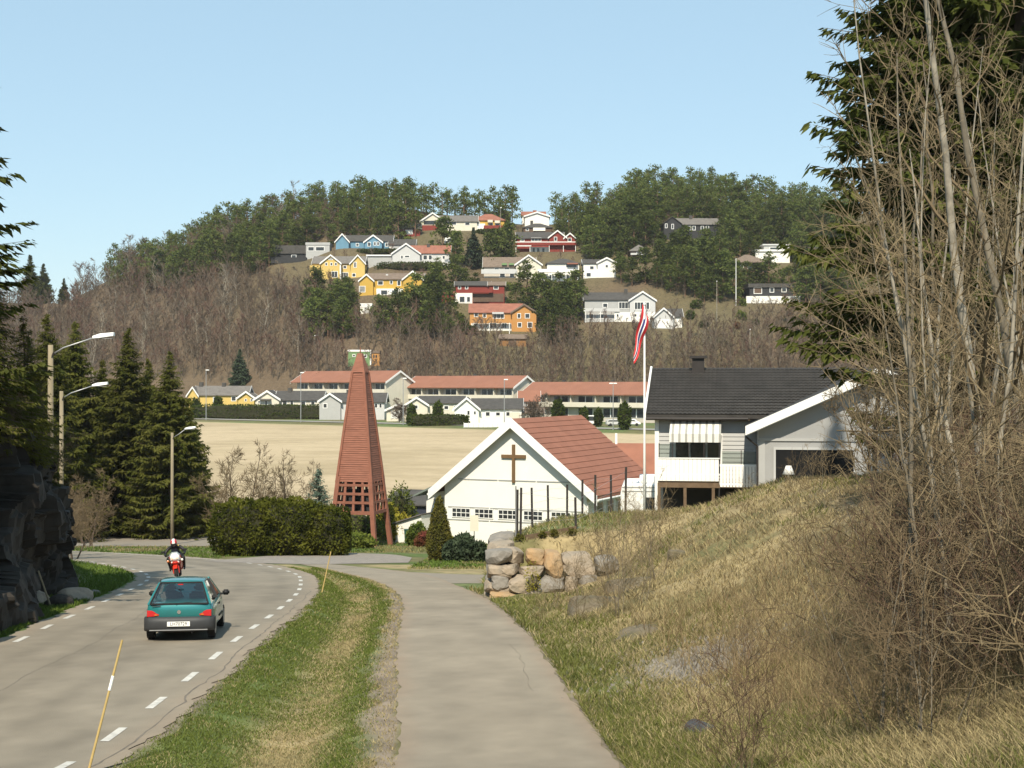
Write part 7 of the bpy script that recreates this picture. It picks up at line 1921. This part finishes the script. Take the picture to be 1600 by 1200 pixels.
def c_bank(X, Y, r):
    d = X - np.interp(Y, PR[:, 0], PR[:, 1])
    green = np.clip(sstep(2.2, .3, d) * .75 + sstep(.55, .75, vnoise(X, Y, .55, 41)) * .45, 0, .9)
    green = np.where((Y > 44.5) & (X < 4.5), .6, green)
    t = r.random(len(X)) < green
    g = np.array([.155, .165, .048]) * r.uniform(.7, 1.3, (len(X), 1)); s = np.array([.41, .335, .18]) * r.uniform(.6, 1.2, (len(X), 1))
    br = np.array([.25, .195, .115]) * r.uniform(.7, 1.2, (len(X), 1))
    s = np.where((r.random(len(X)) < np.clip((X - 3.2) * .14, .06, .5))[:, None], br, s)
    return np.where(t[:, None], g, s)
blades('bank_grass', 220000, s_bank, 'dry straw-coloured grass covering the right-hand bank', .04, .16, .0075, c_bank, 1.1)
def s_left(n):
    r = np.random.default_rng(3); Y = ysamp(n, 29, 78, r); xl = np.interp(Y, RL[:, 0], RL[:, 1])
    X = xl - .5 - r.random(n) * np.interp(Y, [29, 40, 50, 78], [.9, 1.6, 5, 8]); return X, Y
blades('left_verge_grass', 30000, s_left, 'fresh green grass along the left side of the road', .03, .12, .009, lambda X, Y, r: np.array([.115, .165, .035]) * r.uniform(.65, 1.3, (len(X), 1)), .8)
def s_mid(n):
    r = np.random.default_rng(4); Y = ysamp(n, 60, 125, r); X = r.uniform(-30, 4, n)
    rr = np.interp(Y, RR[:, 0], RR[:, 1]); k = (X > rr + .8) & ~((Y > 97.3) & (Y < 113.5) & (X < -19)) & ~((Y < 84) & (X > -15.6) & (X < -4.5)) & (X > -34) & (Y > 56)
    return X[k], Y[k]
blades('lawn_grass', 40000, s_mid, 'green lawn and rough grass round the bell tower and hedge', .04, .12, .014, lambda X, Y, r: np.where((vnoise(X, Y, .3, 51) > .55)[:, None], np.array([.26, .23, .10]), np.array([.11, .16, .035])) * r.uniform(.7, 1.25, (len(X), 1)), .8)
# tall dry stalks low on the right
def s_tall(n):
    r = np.random.default_rng(6); Y = ysamp(n, 14.5, 30, r); X = np.interp(Y, PR[:, 0], PR[:, 1]) + 2.0 + r.random(n) * 5.0; return X, Y
blades('tall_dry_grass', 9000, s_tall, 'tall dry reddish-brown stalks in the lower right corner', .25, .75, .004, lambda X, Y, r: np.where((r.random(len(X)) < .5)[:, None], np.array([.36, .28, .15]), np.array([.25, .175, .10])) * r.uniform(.6, 1.2, (len(X), 1)), .7)
# litter and pebbles, a culvert mouth
q = near_ground(1083, 1138, 14, 24) - Vector((0, 0, .10))
o = empty('culvert', q, .5, 'dark round mouth of a drain pipe in the grass at the lower right', 'drain'); m = MB(); m.lathe([(.17, -.5), (.17, 0), (.135, 0), (.135, -.5)], 18, axis='y', c=(0, 0, .06)); m.build('pipe', 'dark_grey', o); m = MB(); m.lathe([(.0, -.12), (.134, -.12), (.134, -.11), (.0, -.11)], 18, axis='y', c=(0, 0, .06)); m.build('pipe_inside', 'black', o)
mb = MB(); rp = random.Random(3)
PX = np.array([rp.gauss(3.3, .8) for _ in range(1500)]); PY = np.array([rp.gauss(24.6, 1.1) for _ in range(1500)]); PZ = ground_z(PX, PY)
for X, Y, z in zip(PX, PY, PZ):
    s = rp.uniform(.012, .055)
    mb.add([(X + s, Y, z), (X - s * .6, Y + s, z), (X - s * .5, Y - s, z), (X, Y, z + s)], [(0, 1, 3), (1, 2, 3), (2, 0, 3)])
tag(mb.build('gravel_pebbles', 'stone_grey'), 'patch of loose grey gravel on the grassy bank', 'gravel', None, 'stuff')


# ---------------------------------------------------------------- thin spring haze over the valley
hz = MB(); hz.box(-700, 700, -40, 1150, -16, 104)
hm = bpy.data.materials.new('haze'); hm.use_nodes = True
nt = hm.node_tree; nt.nodes.remove(nt.nodes['Principled BSDF'])
pv = nt.nodes.new('ShaderNodeVolumePrincipled'); pv.inputs['Color'].default_value = (.86, .87, .88, 1); pv.inputs['Density'].default_value = .00009; pv.inputs['Anisotropy'].default_value = .0
nt.links.new(pv.outputs[0], nt.nodes['Material Output'].inputs['Volume'])
M['haze'] = hm
tag(hz.build('haze', 'haze'), kind='stuff')
